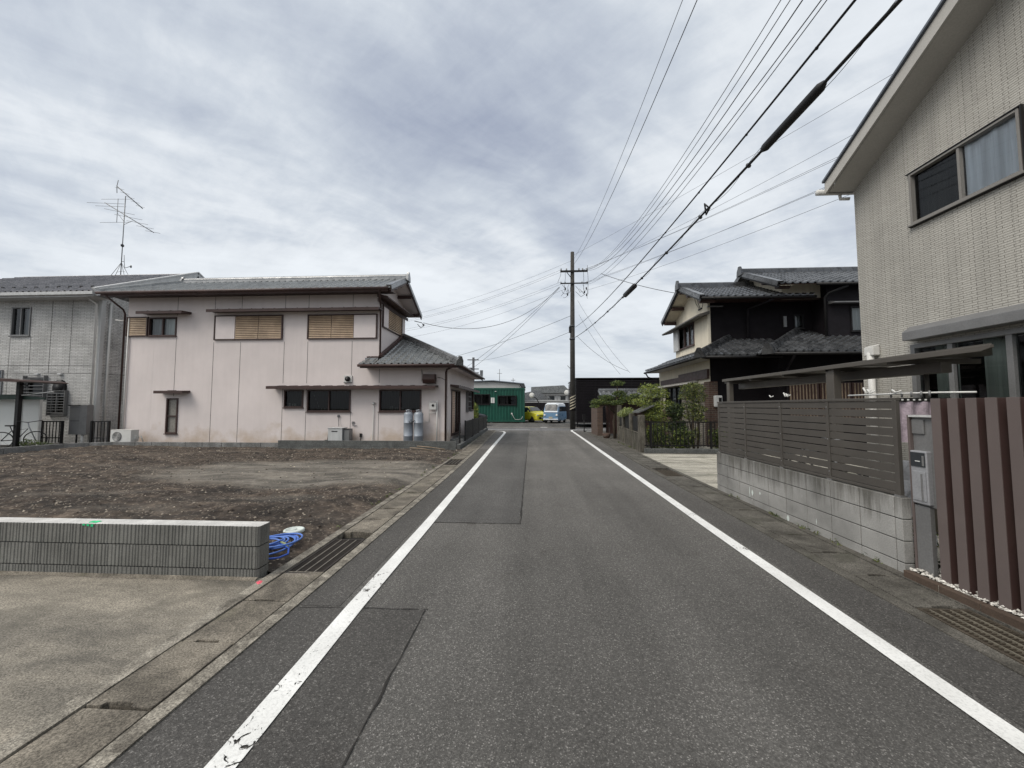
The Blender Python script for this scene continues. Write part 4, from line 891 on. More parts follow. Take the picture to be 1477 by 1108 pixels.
# ------------------------------------------------------------------ grey house far left
def grey_house():
    t = thing('grey_house', (-22, 18, 0), 'light grey sided house with low tiled roof at the left edge of the photo', 'house')
    Y, XR = 15.2, -18.3; fs = Fr('y', Y, -1); fe = Fr('x', XR, 1)
    H = [(-22.38, -21.50, 4.56, 5.80), (-20.30, -19.55, .0, .001)]
    H = [(-22.38, -21.50, 4.56, 5.80), (-21.45, -20.60, 1.9, 2.78), (-24.2, -22.6, 1.3, 3.1), (-20.30, -19.62, 1.22, 2.14)]
    m = MB(); fs.wall(m, -31, XR, 0, 6.1, H, 'siding_grey'); fe.quad(m, Y, 23.6, 0, 6.1, 0, 'siding_grey'); m.face([(XR, 15.2, 6.1), (XR, 23.6, 6.1), (XR, 19.3, 8.0)], 'siding_grey')
    for x in (-27, -25.6, -24.2, -22.4, -21.45, -20.55, -19.62): m.box(x-.008, x+.008, Y-.003, Y+.01, 2.95 if -22.3 < x < -19.6 else 0, 4.5 if abs(x+22.4) < .1 or abs(x+21.45) < .1 else 6.1, 'joint')
    for z in (2.93, 3.28): m.box(-31, XR-.12, Y-.004, Y+.01, z-.007, z+.007, 'joint'); fe.box(m, Y+.12, 26, z-.007, z+.007, -.004, .01, 'joint')
    m.build('wall', t, recalc=False)
    m = MB(); m.box(XR-.13, XR+.012, Y-.012, Y+.14, 0, 6.05, 'white_trim'); m.build('corner_trim', t, bevel=.006)
    m = MB(); m.tube([(-18.5, 14.85, 6.05), (-18.42, 15.10, 5.85), (-18.42, 15.12, 0)], .04, 'white_pvc', 8); m.build('downpipe', t)
    m = MB(); m.tube([(XR+.06, 15.5, 6.0), (XR+.06, 15.5, 0)], .04, 'white_pvc', 8); m.build('downpipe', t)
    m = MB(); YE, YR, ZE, ZR, XG = 14.62, 19.3, 6.22, 8.52, -17.9
    tiles(m, (0, YE, ZE+.05), (1, 0, 0), (0, 1, 0), YR-YE, ZR-ZE, lambda s: -33.5+s*1.2, lambda s: XG-.1, 'tile_brown', .33, .060)
    m.face([(-33.5, YE, ZE), (XG, YE, ZE), (XG, YR, ZR), (-27.8, YR, ZR)], 'white_trim'); m.face([(-33.5, YE, ZE), (XG, YE, ZE), (XG, Y, ZE+.0), (-33.5, Y, ZE+.0)], 'white_trim'); m.face([(XG, YR, ZR), (XG, 24.0, ZE), (-33.5, 24.0, ZE), (-27.8, YR, ZR)], 'tile_brown')
    ridge(m, (-27.9, YR, ZR+.03), (XG, YR, ZR+.03), .18, .10, 'tile_brown', .4)
    n = 22   # snow guards along the second course
    r = m.build('roof', t)
    for i in range(16):
        x = XG-.45-i*.52; sg = MB(); sg.box(x-.05, x+.05, YE+.62, YE+.68, ZE+.40, ZE+.50, 'black_metal'); sg.build('snow_guard', r)
    b = MB()
    for (ya, za, yb, zb) in ((YE-.05, ZE+.02, YR, ZR+.04), (24.0, ZE+.02, YR, ZR+.04)):
        b.bar((XG+.0, ya, za-.02), (XG+.0, yb, zb-.02), .07, .30, 'white_trim'); b.bar((XG-.05, ya, za+.14), (XG-.05, yb, zb+.14), .22, .06, 'white_trim'); b.bar((XG-.25, ya, za-.16), (XG-.25, yb, zb-.16), .42, .02, 'white_trim')
    b.build('barge_board', r)
    g = MB(); g.box(-33.5, XG-.05, YE-.10, YE-.0, ZE-.10, ZE+.03, 'white_trim'); g.box(-33.4, XG-.1, YE, YE+.03, ZE-.17, ZE-.02, 'white_trim'); g.build('gutter', r, bevel=.01)
    s = MB(); s.face([(-33.4, YE, ZE-.15), (XG, YE, ZE-.15), (XG, Y, ZE-.15), (-33.4, Y, ZE-.15)], 'white_trim'); s.build('soffit', r, recalc=False)
    window(fs, t, *H[0], 'grey_metal', cuts=(.48,), glass='glass', curtains=((.48, 1, 'curtain_grey'),))
    window(fs, t, *H[1], 'grey_metal', cuts=(), glass='glass_dark', curtains=(), bars=7)
    window(fs, t, *H[2], 'grey_metal', cuts=(.5,), glass='glass', curtains=((0, 1, 'curtain_grey'),))
    window(fs, t, *H[3], 'grey_metal', cuts=(.33,), glass='glass_dark', curtains=(), bars=9)
    m = MB(); fs.box(m, -21.75, -20.95, 2.86, 3.10, -.02, -.001, 'grey_metal') if False else None
    m.lathe((-19.93, Y-.02, 2.40), [(.27, .015), (.27, -.05), (.23, -.09), (.12, -.12), (0, -.13)], 'black_metal', 18, 'y'); m.box(-20.20, -19.66, Y-.09, Y-.002, 2.16, 2.40, 'black_metal')
    m.build('window_hood', t)
    for x in (-21.0, -19.95):
        m = MB(); m.box(x-.09, x+.09, Y-.09, Y-.001, 2.86, 2.95, 'white_trim'); m.build('vent_hood', t, bevel=.02)
grey_house()
def antenna():
    X0, Y0, Z0 = -22.28, 19.3, 8.58
    K_ = .90
    t = thing('tv_antenna', (X0, Y0, Z0), 'tall rooftop television antenna with three arrays on the grey house ridge', 'antenna')
    b = MB(); b.tube([(X0, Y0, Z0-.05), (X0+.02, Y0, Z0+5.0)], .028, 'grey_metal', 6); b.build('mast', t)
    b = MB()
    for k in range(4):
        a = k*math.pi/2+.5; b.tube([(X0, Y0, Z0+.85), (X0+.55*math.cos(a), Y0+.55*math.sin(a), Z0+.02-.25*abs(math.sin(a)))], .014, 'grey_metal', 5)
    b.tube([(X0-.38, Y0, Z0+.25), (X0, Y0+.1, Z0+.35), (X0+.38, Y0, Z0+.25)], .010, 'grey_metal', 4); b.build('stay', t)
    b = MB(); A = Vector((X0-1.2, Y0-.35, Z0+4.42)); B_ = Vector((X0+1.95, Y0+.5, Z0+2.9)); b.tube([A, B_], .024, 'grey_metal', 5)
    d = (B_-A).normalized(); s = Vector((-.92, .12, -.06)).normalized(); s = Vector((-1, .25, -.045)).normalized()
    for f, l in ((.02, 1.15), (.12, .95), (.30, .75), (.48, .70), (.66, .55), (.82, .45), (.98, .4)):
        p = A.lerp(B_, f); q = Vector((1, .9, .10)).normalized() if f > .2 else Vector((1, .3, .10)).normalized(); b.tube([p-q*l, p+q*l], .010, 'grey_metal', 4)
    b.tube([Vector((X0+.6, Y0+.1, Z0+3.48)), Vector((X0+.03, Y0, Z0+3.2))], .014, 'grey_metal', 4); b.build('array', t)
    b = MB(); x = X0-.62; b.tube([(x, Y0, Z0+3.35), (x, Y0, Z0+4.85)], .018, 'grey_metal', 4)
    for z in (3.37, 4.83): b.tube([(x-1.15, Y0-.2, Z0+z-.10), (x+.9, Y0+.2, Z0+z+.08)], .010, 'grey_metal', 4)
    b.tube([(x, Y0, Z0+3.95), (X0, Y0, Z0+3.4)], .014, 'grey_metal', 4); b.build('reflector', t)
    b = MB(); A = Vector((X0-.32, Y0-.3, Z0+5.45)); B_ = Vector((X0+.85, Y0+.5, Z0+4.45)); b.tube([A, B_], .030, 'grey_metal', 5)
    b.tube([A+Vector((.1, 0, .38)), A, A+Vector((.05, 0, -.42))], .022, 'grey_metal', 4)
    for f in (.1, .3, .5, .7, .9): p = A.lerp(B_, f); b.tube([p-Vector((.18, .15, 0)), p+Vector((.18, .15, 0))], .008, 'grey_metal', 4)
    b.build('upper_array', t)
    b = MB(); b.lathe((X0, Y0, Z0+1.9), [(.02, -.1), (.09, -.05), (.09, .05), (.02, .1)], 'wire_grey', 10); b.build('booster', t)
    b = MB(); b.tube([(X0+.2, Y0, Z0+1.3), (X0+.24, Y0, Z0+.9), (X0+.32, Y0, Z0+.5), (X0+.75, Y0, Z0+.58)], .018, 'grey_metal', 5); b.tube([(X0, Y0, Z0+.9), (X0+.24, Y0, Z0+.9)], .018, 'grey_metal', 5); b.lathe((X0+.85, Y0, Z0+.58), [(.03, -.08), (.06, 0), (.03, .08)], 'grey_metal', 8); b.build('dish_arm', t)
    for o in t.children: o.data.transform(Matrix.Diagonal((.66, .9, .895, 1)))
antenna()
def left_corner():
    t = thing('cabinet', (-18.0, 14.35, 0), 'tall dark grey outdoor cabinet on a white pipe between the railings of the grey house', 'cabinet')
    b = MB(); b.box(-18.44, -17.99, 14.40, 14.62, .42, 1.56, 'grey_metal'); b.box(-17.97, -17.68, 14.38, 14.62, .42, 1.60, 'grey_metal'); b.build('casing', t, bevel=.01)
    b = MB(); b.box(-18.47, -17.975, 14.36, 14.63, 1.565, 1.60, 'black_metal'); b.box(-18.42, -18.0, 14.393, 14.399, .96, .975, 'black_metal'); b.build('lid', t)
    b = MB(); b.tube([(-17.95, 14.5, .0), (-17.95, 14.5, .42)], .05, 'white_pvc', 8); b.tube([(-18.2, 14.5, 0), (-18.2, 14.5, .42)], .03, 'black_metal', 6); b.build('legs', t)
    def rail(x0, x1, y, label):
        t = thing('railing', ((x0+x1)/2, y, .1), label, 'railing', 'black railings of the grey house')
        b = MB(); b.box(x0, x1, y-.015, y+.015, .93, .97, 'black_metal'); b.box(x0, x1, y-.012, y+.012, .30, .33, 'black_metal'); b.build('rail', t)
        for x in (x0, x1): b = MB(); b.box(x-.035, x+.035, y-.035, y+.035, 0, .98, 'black_metal'); b.build('post', t)
        b = MB(); x = x0+.11
        while x < x1-.05: b.box(x-.011, x+.011, y-.010, y+.010, .12, .93, 'black_metal'); x += .135
        b.build('bars', t)
    rail(-19.35, -18.45, 14.2, 'black bar railing left of the dark grey cabinet'); rail(-17.15, -16.45, 14.15, 'short black bar railing right of the dark grey cabinet'); 
    t = thing('carport', (-20, 12.6, 0), 'small dark carport frame with a green canopy edge over the bicycle at the far left', 'carport')
    b = MB(); b.prism([(-23, 12.0, 2.78), (-18.3, 12.6, 2.50), (-18.0, 12.6, 2.43), (-18.3, 12.6, 2.40), (-23, 12.0, 2.62)], (0, 1.4, 0), 'brown_metal'); b.build('roof_panel', t)
    b = MB(); b.box(-18.93, -18.80, 13.1, 13.22, 0, 2.45, 'black_metal'); b.build('post', t, bevel=.006)
    b = MB(); b.prism([(-24, 13.25, 1.78), (-18.0, 13.25, 1.80), (-18.0, 13.25, 1.86), (-19.2, 13.25, 1.98), (-24, 13.25, 1.98)], (0, .06, 0), 'awning_green'); b.tube([(-18.75, 13.15, 1.95), (-17.6, 13.2, 2.08)], .018, 'white_pvc', 5); b.tube([(-18.8, 13.15, 2.35), (-18.55, 13.15, 2.3), (-18.5, 13.15, 2.42)], .018, 'black_metal', 5); b.build('canopy_edge', t)
    t = thing('screen_panel', (-19, 13.9, 0), 'plain white garden screen panel behind the bicycle', 'screen')
    b = MB(); b.box(-24, -19.50, 13.7, 13.76, .08, 1.80, 'panel_white'); b.box(-19.45, -18.80, 13.7, 13.76, .18, 1.80, 'panel_white'); b.build('panel', t)
    b = MB(); b.box(-18.80, -18.75, 13.69, 13.77, 0, 1.82, 'white_pvc'); b.build('post', t); b = MB(); b.box(-19.50, -19.45, 13.68, 13.78, 0, 1.82, 'white_pvc'); b.build('post', t)
    # bicycle
    x, y = -18.72, 13.25
    t = thing('bicycle', (x, y, 0), 'black and silver bicycle parked under the carport at the far left', 'bicycle')
    for dx, nm in ((-.52, 'wheel'), (.30, 'wheel')):
        b = MB(); c = Vector((x+dx*.8, y+dx*.6, .32)); r = .29; ax = Vector((.8, .6, 0)).normalized()
        b.tube([c+(ax*math.cos(a*.2618)+Vector((0, 0, 1))*math.sin(a*.2618))*r for a in range(25)], .018, 'tyre', 6)
        for k in range(8): a = k*math.pi/4; b.tube([c, c+(ax*math.cos(a)+Vector((0, 0, 1))*math.sin(a))*r], .003, 'steel', 3)
        b.build(nm, t)
    b = MB(); P = lambda a, z: (x+a*.8, y+a*.6, z)
    b.tube([P(-.52, .30), P(-.15, .32), P(.10, .72), P(-.28, .66), P(-.15, .32)], .018, 'black_metal', 6); b.tube([P(-.52, .30), P(-.28, .66), P(-.33, .82)], .014, 'black_metal', 6); b.build('frame', t)
    b = MB(); b.tube([P(.30, .30), P(.12, .80), P(.09, .95)], .016, 'steel', 6); b.build('fork', t)
    b = MB(); b.tube([(x+.02, y-.22, 1.0), P(.09, .95), (x+.36, y+.26, 1.02)], .014, 'black_metal', 6); b.build('handlebar', t)
    b = MB(); b.obox(Matrix.Translation(P(-.34, .84)), .26, .12, .05, 'black_metal'); b.build('saddle', t, bevel=.02)
    b = MB(); foliage(b, [(-18.5, 13.25, .2, .45, .15, .16), (-17.9, 13.3, .16, .3, .12, .1)], 260, .045, ['leaf_mid', 'leaf_dark']); tag(b.build('weeds'), 'low green weeds behind the kerb wall beside the bicycle', 'weeds', kind='stuff')
left_corner()
# ------------------------------------------------------------------ fence on the left beyond the pink house
def street_fence():
    t = thing('street_fence', (-2.7, 19, 0), 'black slatted street fence on a low block base beside the pink house', 'fence')
    P = [(-2.60, 13.72), (-2.68, 17), (-2.76, 20.5), (-2.86, 24.5)]
    def X(y): return -2.60-.0241*(y-13.72)
    b = MB(); y = 13.75
    while y < 24.4:
        y2 = min(24.5, y+.40); b.prism([(X(y), y+.003, -.03), (X(y2), y2-.003, -.03), (X(y2)-.12, y2-.003, -.03), (X(y)-.12, y+.003, -.03)], (0, 0, .20), 'kerb_dark'); y = y2
    b.build('base', t, bevel=.005)
    for y in (15.35, 17.6, 19.9, 22.1, 24.2):
        b = MB(); b.box(X(y)-.09, X(y)-.04, y-.03, y+.03, .17, .98, 'black_metal'); b.build('post', t)
    b = MB()
    for y, y2 in ((15.38, 17.57), (17.63, 19.87), (19.93, 22.07), (22.13, 24.17)):
        for z in (.24, .93): b.bar((X(y)-.06, y, z), (X(y2)-.06, y2, z), .035, .04, 'black_metal')
        q = y+.02
        while q < y2: b.box(X(q)-.068, X(q)-.052, q, q+.065, .26, .91, 'black_metal'); q += .080
    b.build('panel', t)
    b = MB(); b.box(-2.755, -2.70, 14.3, 14.36, 0, .92, 'black_metal'); tag(b.build('fence_post'), 'single short black post between the pink house corner and the slatted fence', 'post')
street_fence()

# ------------------------------------------------------------------ beige house on the right
def beige_house():
    t = thing('beige_house', (8, 3, 0), 'two-storey beige tile-clad house with a steep gable at the right edge of the photo', 'house')
    X, YN = 6.2, 7.55; fw = Fr('x', X, -1); YA, YS = 2.2, -3.15; z0e, K = 5.70, .535
    H = [(5.02, 6.46, 4.50, 5.34), (3.2, 6.60, .55, 2.55), (.2, 1.9, 4.5, 5.34)]
    m = MB(); fw.wall(m, YS, YN, 0, z0e, H, 'siding_beige', depth=.12); m.face([(X, YN, z0e), (X, YA, z0e+(YN-YA)*K), (X, YS, z0e)], 'siding_beige')
    m.face([(X, YN, 0), (14, YN, 0), (14, YN, z0e), (X, YN, z0e)], 'siding_beige'); m.build('wall', t, recalc=False)
    m = MB(); za = z0e+(YN-YA)*K; XO = 5.70
    for (ya, yb) in ((YN+.06, YA), (YS-.06, YA)):
        sgn = 1 if ya > yb else -1; z1 = z0e+.14; zb = za+.17
        m.prism([(XO-.04, ya, z1+.06), (XO-.04, yb, zb+.06), (XO-.04, yb, zb+.10), (XO-.04, ya, z1+.10)], (9, 0, 0), 'roof_blue_grey')
    r = m.build('roof', t)
    m = MB()
    for (ya, yb) in ((YN+.04, YA), (YS-.04, YA)):
        m.prism([(XO, ya, z0e-.02), (XO, yb, za-.02), (XO, yb, za+.225), (XO, ya, z0e+.195)], (.04, 0, 0), 'beige_trim')
    m.build('barge_board', r)
    m = MB()
    m.face([(XO+.04, YN, z0e-.01), (X+.05, YN, z0e-.01), (X+.05, YA, za-.01), (XO+.04, YA, za-.01)], 'beige_soffit'); m.face([(XO, YN+.045, z0e-.02), (X+.02, YN+.045, z0e-.02), (X+.02, YN+.045, z0e+.18), (XO, YN+.045, z0e+.18)], 'beige_trim'); m.face([(XO+.04, YS, z0e-.01), (X+.05, YS, z0e-.01), (X+.05, YA, za-.01), (XO+.04, YA, za-.01)], 'beige_soffit')
    m.build('soffit', r, recalc=False)
    m = MB(); m.tube([(XO-.08, YN+.14, z0e+.06), (13, YN+.14, z0e+.06)], .055, 'white_pvc', 10); m.tube([(XO+.35, YN+.14, z0e+.02), (XO+.36, YN+.14, z0e-.08), (XO+.50, YN+.10, z0e-.10)], .03, 'white_pvc', 8); m.build('gutter', r)
    # upper window: dark half and pale curtained half
    w = window(fw, t, *H[0], 'frame_taupe', cuts=(.5,), fw=.034, proud=.035, glass='glass_frost', curtains=((0.02, .48, 'curtain_pale'), (.5, .93, 'curtain_grey')), cd=.075, label='upper sliding window, one half with a pale curtain')
    m = MB(); fw.quad(m, 5.76, 6.41, 4.55, 5.29, .030, 'glass_dark'); m.build('insect_screen', w, recalc=False)
    m = MB(); fw.quad(m, 5.07, 5.72, 4.55, 5.29, .06, 'curtain_white') if False else None
    for q in (.0,): fw.box(m, 5.0, 6.48, 4.455, 4.475, -.05, -.002, 'black_metal')
    fw.box(m, 4.985, 6.495, 5.345, 5.36, -.045, -.002, 'black_metal'); fw.box(m, 4.985, 5.0, 4.47, 5.345, -.045, -.002, 'black_metal'); m.build('window_edge', t)
    window(fw, t, *H[2], 'beige_trim', cuts=(.5,), fw=.05, curtains=((0, 1, 'curtain_white'),))
    w = window(fw, t, *H[1], 'grey_metal', cuts=(.30, .62, .83), fw=.07, proud=.03, glass='glass', curtains=((.0, .28, 'curtain_green'), (.40, .60, 'curtain_green'), (.66, .76, 'curtain_green'), (.86, .95, 'curtain_green')), cd=.22, label='tall ground floor sliding window under the shutter box')
    m = MB(); m.prism([(X-.001, 3.1, 2.84), (X-.10, 3.1, 2.83), (X-.22, 3.1, 2.74), (X-.22, 3.1, 2.60), (X-.001, 3.1, 2.60)], (0, 3.42, 0), 'grey_metal'); m.box(X-.23, X-.01, 3.08, 3.12, 2.57, 2.83, 'beige_trim'); m.build('shutter_box', t, bevel=.008)
    m = MB(); m.tube([(X-.09, 7.27, 2.52), (X-.09, 7.27, .0)], .052, 'white_pvc', 12); m.build('drain_pipe', t)
    m = MB(); m.box(X-.13, X-.001, 7.17, 7.36, 2.46, 2.62, 'white_pvc'); m.prism([(X-.13, 7.17, 2.62), (X-.001, 7.17, 2.66), (X-.001, 7.17, 2.62)], (0, .19, 0), 'white_pvc'); m.build('pipe_cover', t, bevel=.02)
    b = MB(); b.face([(X, YN-.01, .0), (X+.001, YN, 0), (X+.001, YN, .01)], 'beige_trim')
beige_house()

# ------------------------------------------------------------------ block wall with slatted fence
def block_wall():
    t = thing('block_wall', (3.46, 5.6, 0), 'low weathered grey concrete block wall under the slatted fence on the right', 'wall')
    b = MB(); y0, y1 = 3.80, 7.40
    rows = [(-.05, .106), (.115, .304), (.313, .502), (.511, .700)]
    ys_ = [3.80, 3.88]+[3.88+.392*k for k in range(1, 9)]+[7.40]
    for (z0, z1) in rows:
        for i in range(len(ys_)-1):
            a, c = ys_[i]+.0045, ys_[i+1]-.0045
            if c-a < .06: continue
            dx = random.uniform(-.002, .002); dz = 0
            b.box(3.40+dx, 3.488, a, c, z0, z1, 'block')
    b.box(3.411, 3.480, y0+.010, y1-.006, -.05, .694, 'mortar'); b.build('blocks', t, bevel=.004)
    b = MB()
    for (y, z0, h, w) in ((6.32, .10, .20, .016), (6.25, .16, .10, .03), (5.42, .0, .11, .03), (6.05, .22, .05, .02), (4.9, .12, .09, .008)):
        q = [(3.3968, y+w*math.cos(a)*random.uniform(.5, 1), z0+h/2+h/2*math.sin(a)*random.uniform(.7, 1)) for a in [k*math.pi/5 for k in range(10)]]; b.face(q, 'lid_white')
    b.build('efflorescence', t, recalc=False)
    t = thing('slat_fence', (3.45, 5.6, .7), 'grey-brown horizontal slat fence standing on the low block wall', 'fence')
    XF = 3.435; posts = [3.86, 4.70, 5.56, 6.46, 7.34]
    n = 10; zb, zt = .735, 1.60; pitch = (zt-zb)/n
    for i in range(4):
        b = MB()
        for k in range(n):
            z = zb+.012+k*pitch; b.box(XF, XF+.018, posts[i]+.024, posts[i+1]-.024, z, z+pitch-.0105, 'bronze_fence')
        b.build('slat_panel', t, bevel=.002)
    for y in posts:
        b = MB(); b.box(XF-.008, XF+.030, y-.022, y+.022, .705, 1.602, 'bronze_fence'); b.build('post', t, bevel=.003)
    for y in posts[1:]:
        b = MB()
        for z in (.80, 1.17, 1.54): b.lathe((XF-.0085, y, z), [(.0055, .001), (.0055, -.002), (.003, -.0035), (0, -.0035)], 'steel', 8, 'x')
        b.build('screws', t)
    b = MB(); b.box(XF-.012, XF+.034, posts[0]-.024, posts[-1]+.024, 1.604, 1.632, 'bronze_fence'); b.build('top_rail', t, bevel=.003)
    b = MB(); b.box(XF-.010, XF+.03, posts[0]+.024, posts[-1]-.024, zb-.022, zb+.006, 'bronze_fence'); b.build('bottom_rail', t, bevel=.003)
    for i, y in enumerate(posts): b = MB(); b.box(XF-.015, XF+.035, y-.035, y+.035, .7005, .716, 'grey_metal'); b.build('bracket', t)
block_wall()
def right_front():
    t = thing('louver_screen', (3.45, 2.8, 0), 'screen of upright reddish brown rectangular posts in white gravel at the right edge', 'screen')
    y = 3.515
    for k in range(15):
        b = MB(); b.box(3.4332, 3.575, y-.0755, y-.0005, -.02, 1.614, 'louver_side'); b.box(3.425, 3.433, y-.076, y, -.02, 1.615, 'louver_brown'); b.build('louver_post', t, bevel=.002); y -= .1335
    b = MB(); b.box(3.58, 3.61, 1.5, 3.50, 1.40, 1.46, 'black_metal'); b.build('rail', t)
    b = MB(); b.box(3.58, 3.61, 1.5, 3.50, .20, .26, 'black_metal'); b.build('rail', t)
    t = thing('brick_edging', (3.34, 2.6, 0), 'row of long brown edging bricks between the gutter and the white gravel', 'edging')
    b = MB(); y = 3.745
    while y > -.5: b.box(3.325, 3.385, y-.296, y-.004, -.03, .082, 'brick_edge'); y -= .30
    b.build('bricks', t, bevel=.006)
    b = MB(); b.box(3.332, 3.378, -.5, 3.742, -.03, .076, 'gutter_edge'); b.build('mortar', t)
    b = MB()
    for _ in range(2600):
        x = random.uniform(3.388, 3.78); y = random.uniform(1.4, 3.76); lump(b, x, y, .070+random.uniform(0, .022), random.uniform(.010, .020), random.choices(('pebble_white', 'pebble_grey'), (5, 1))[0], .7)
    b.face([(3.386, 1.2, .06), (3.8, 1.2, .06), (3.8, 3.75, .06), (3.386, 3.75, .06)], 'yard_soil')
    tag(b.build('white_gravel'), 'white gravel bed around the feet of the brown louver posts', 'gravel', kind='stuff')
    # mailbox post
    t = thing('mailbox_post', (3.5, 3.66, 0), 'slim grey mailbox pillar with a brown edge, between slat fence and louver posts', 'mailbox')
    b = MB(); b.box(3.462, 3.52, 3.755, 3.775, -.02, 1.47, 'louver_brown'); b.build('side_plate', t, bevel=.002)
    b = MB(); b.box(3.47, 3.51, 3.62, 3.755, -.02, .66, 'grey_metal'); b.box(3.49, 3.53, 3.56, 3.754, .66, 1.45, 'grey_metal'); b.build('pillar', t, bevel=.003)
    b = MB(); b.box(3.455, 3.56, 3.54, 3.753, 1.452, 1.47, 'white_trim'); b.build('top_plate', t)
    b = MB(); b.box(3.475, 3.489, 3.64, 3.748, 1.30, 1.43, 'grey_metal'); b.build('lamp_panel', t, bevel=.004)
    m = MB(); m.box(3.45, 3.66, 3.60, 3.750, .68, 1.15, 'steel'); m.build('mailbox', t, bevel=.008); mbx = t.children[-1]
    b = MB(); b.box(3.444, 3.449, 3.615, 3.742, 1.01, 1.135, 'car_glass'); b.build('mail_slot', t)
    b = MB(); b.box(3.4425, 3.4435, 3.655, 3.70, 1.055, 1.062, 'panel_white'); b.box(3.4425, 3.4435, 3.62, 3.638, 1.02, 1.11, 'grey_metal'); b.build('slot_lettering', t)
    b = MB(); b.box(3.443, 3.449, 3.615, 3.738, .71, .97, 'steel'); b.box(3.439, 3.443, 3.64, 3.655, .71, .95, 'grey_metal'); b.build('door', t, bevel=.002)
    # things behind the fence
    t = thing('patterned_cloth', (4.1, 4.4, 1.3), 'pinkish patterned cloth hanging behind the gap beside the mailbox pillar', 'cloth')
    b = MB()
    for i in range(24):
        x0 = 3.98+i*.022; x1 = x0+.022; ya, yb = 4.42+.02*math.sin(i*.9), 4.42+.02*math.sin((i+1)*.9); b.face([(x0, ya, 1.16), (x1, yb, 1.16), (x1, yb, 1.60), (x0, ya, 1.60)], 'cloth_pink', True)
    b.build('cloth', t, recalc=False)
    b = MB(); b.box(3.96, 4.52, 4.41, 4.43, 1.60, 1.64, 'black_metal')
    for k in range(9): b.box(4.0+k*.06, 4.02+k*.06, 4.405, 4.409, 1.612, 1.628, 'panel_white')
    b.build('hanger_rail', t)
    t = thing('plastic_sheet', (3.9, 4.1, 0), 'crumpled pale plastic cover beside the end of the slatted fence', 'cover')
    b = MB(); G = [[(3.72+i*.045+.02*mnoise.noise(Vector((i, j, 0))), 4.15+.05*mnoise.noise(Vector((i*.8, j*.8, 3))), j*.10) for i in range(8)] for j in range(11)]
    for j in range(10):
        for i in range(7): b.face([G[j][i], G[j][i+1], G[j+1][i+1], G[j+1][i]], 'plastic_white', False)
    b.build('sheet', t, recalc=False)
    t = thing('laundry_pole', (4.0, 5, 1.6), 'white laundry pole with clips lying along behind the top of the slatted fence', 'laundry pole')
    b = MB(); b.tube([(3.72, 4.75, 1.675), (3.79, 4.2, 1.68), (3.86, 3.85, 1.68), (3.92, 3.62, 1.675)], .009, 'white_pvc', 7); b.build('pole', t)
    for y, h in ((5.95, .06), (5.9, .045), (4.55, .07), (4.5, .05), (4.2, .03), (6.3, .03)): b = MB(); b.tube([(3.76, y, 1.69), (3.77, y+.05, 1.69+h)], .010, 'white_pvc', 5); b.tube([(3.76, y, 1.69), (3.77, y-.05, 1.69+h*.6)], .008, 'white_pvc', 5); b.build('clip', t)
    for y in (4.30, 4.18, 4.08, 3.98, 3.90): b = MB(); b.tube([(3.8, y, 1.64), (3.8, y, 1.70)], .009, 'grey_metal', 5); b.build('hook', t)
    b = MB(); foliage(b, [(3.66, 6.9, .4, .1, .4, .35), (3.75, 4.2, .25, .15, .35, .22), (3.9, 3.55, .15, .2, .25, .2), (3.66, 5.2, .3, .1, .5, .25)], 2200, .028, ['leaf_mid', 'leaf_dark', 'leaf_olive']); tag(b.build('undergrowth'), 'low weeds and shrubs in the yard behind the block wall', 'weeds', kind='stuff')
    # carport
    t = thing('carport', (4.8, 6.6, 0), 'thin grey-brown cantilever carport roof with square posts behind the slatted fence', 'carport')
    b = MB(); P = [(4.3, 8.95), (4.3, 3.82), (5.35, 4.75), (5.35, 8.95)]
    b.prism([(x, y, 2.125-(.0 if x < 5 else -.015)) for x, y in P], (0, 0, .018), 'bronze'); b.build('roof_sheet', t)
    b = MB(); b.prism([(4.285, 8.95, 2.10), (4.285, 3.9, 2.075), (4.285, 3.82, 2.10), (4.285, 3.82, 2.128), (4.285, 8.95, 2.155)], (.035, 0, 0), 'bronze'); b.build('eave_beam', t, bevel=.003)
    for y in (4.9, 5.9, 6.9, 7.9, 8.9): b = MB(); b.box(4.33, 5.35, y-.03, y+.03, 2.06, 2.118, 'bronze'); b.build('rafter', t)
    b = MB(); b.box(4.62, 4.74, 4.6, 8.9, 1.93, 2.055, 'bronze'); b.build('main_beam', t, bevel=.004)
    for y, x, w in ((5.85, 4.36, .075), (8.75, 4.34, .06)): b = MB(); b.box(x-.03, x+w, y-w, y+w, 0, 2.095, 'bronze'); b.build('post', t, bevel=.006)
    b = MB(); b.tube([(4.85, 5.0, 0), (4.85, 5.0, 2.05)], .021, 'bronze', 8); b.build('stay_pole', t)
    # bicycle wheel shapes glimpsed under the fence
    t = thing('bicycle', (3.9, 5.5, 0), 'parked bicycle half hidden behind the slatted fence above the block wall', 'bicycle')
    for y in (5.0, 6.05):
        b = MB(); b.tube([(3.92, y+.33*math.cos(a*.2618), .46+.33*math.sin(a*.2618)) for a in range(25)], .02, 'tyre', 6); b.tube([(3.92, y+.29*math.cos(a*.2618), .46+.29*math.sin(a*.2618)) for a in range(25)], .012, 'steel', 5); b.build('wheel', t)
    b = MB(); b.tube([(3.92, 5.0, .46), (3.92, 5.35, .95), (3.92, 5.85, .95), (3.92, 5.5, .46), (3.92, 6.05, .46), (3.92, 5.85, .95)], .018, 'steel', 6); b.build('frame', t)
    b = MB(); b.tube([(3.72, 5.2, 1.15), (3.92, 5.3, 1.1), (4.1, 5.2, 1.15)], .013, 'steel', 6); b.build('handlebar', t)
right_front()

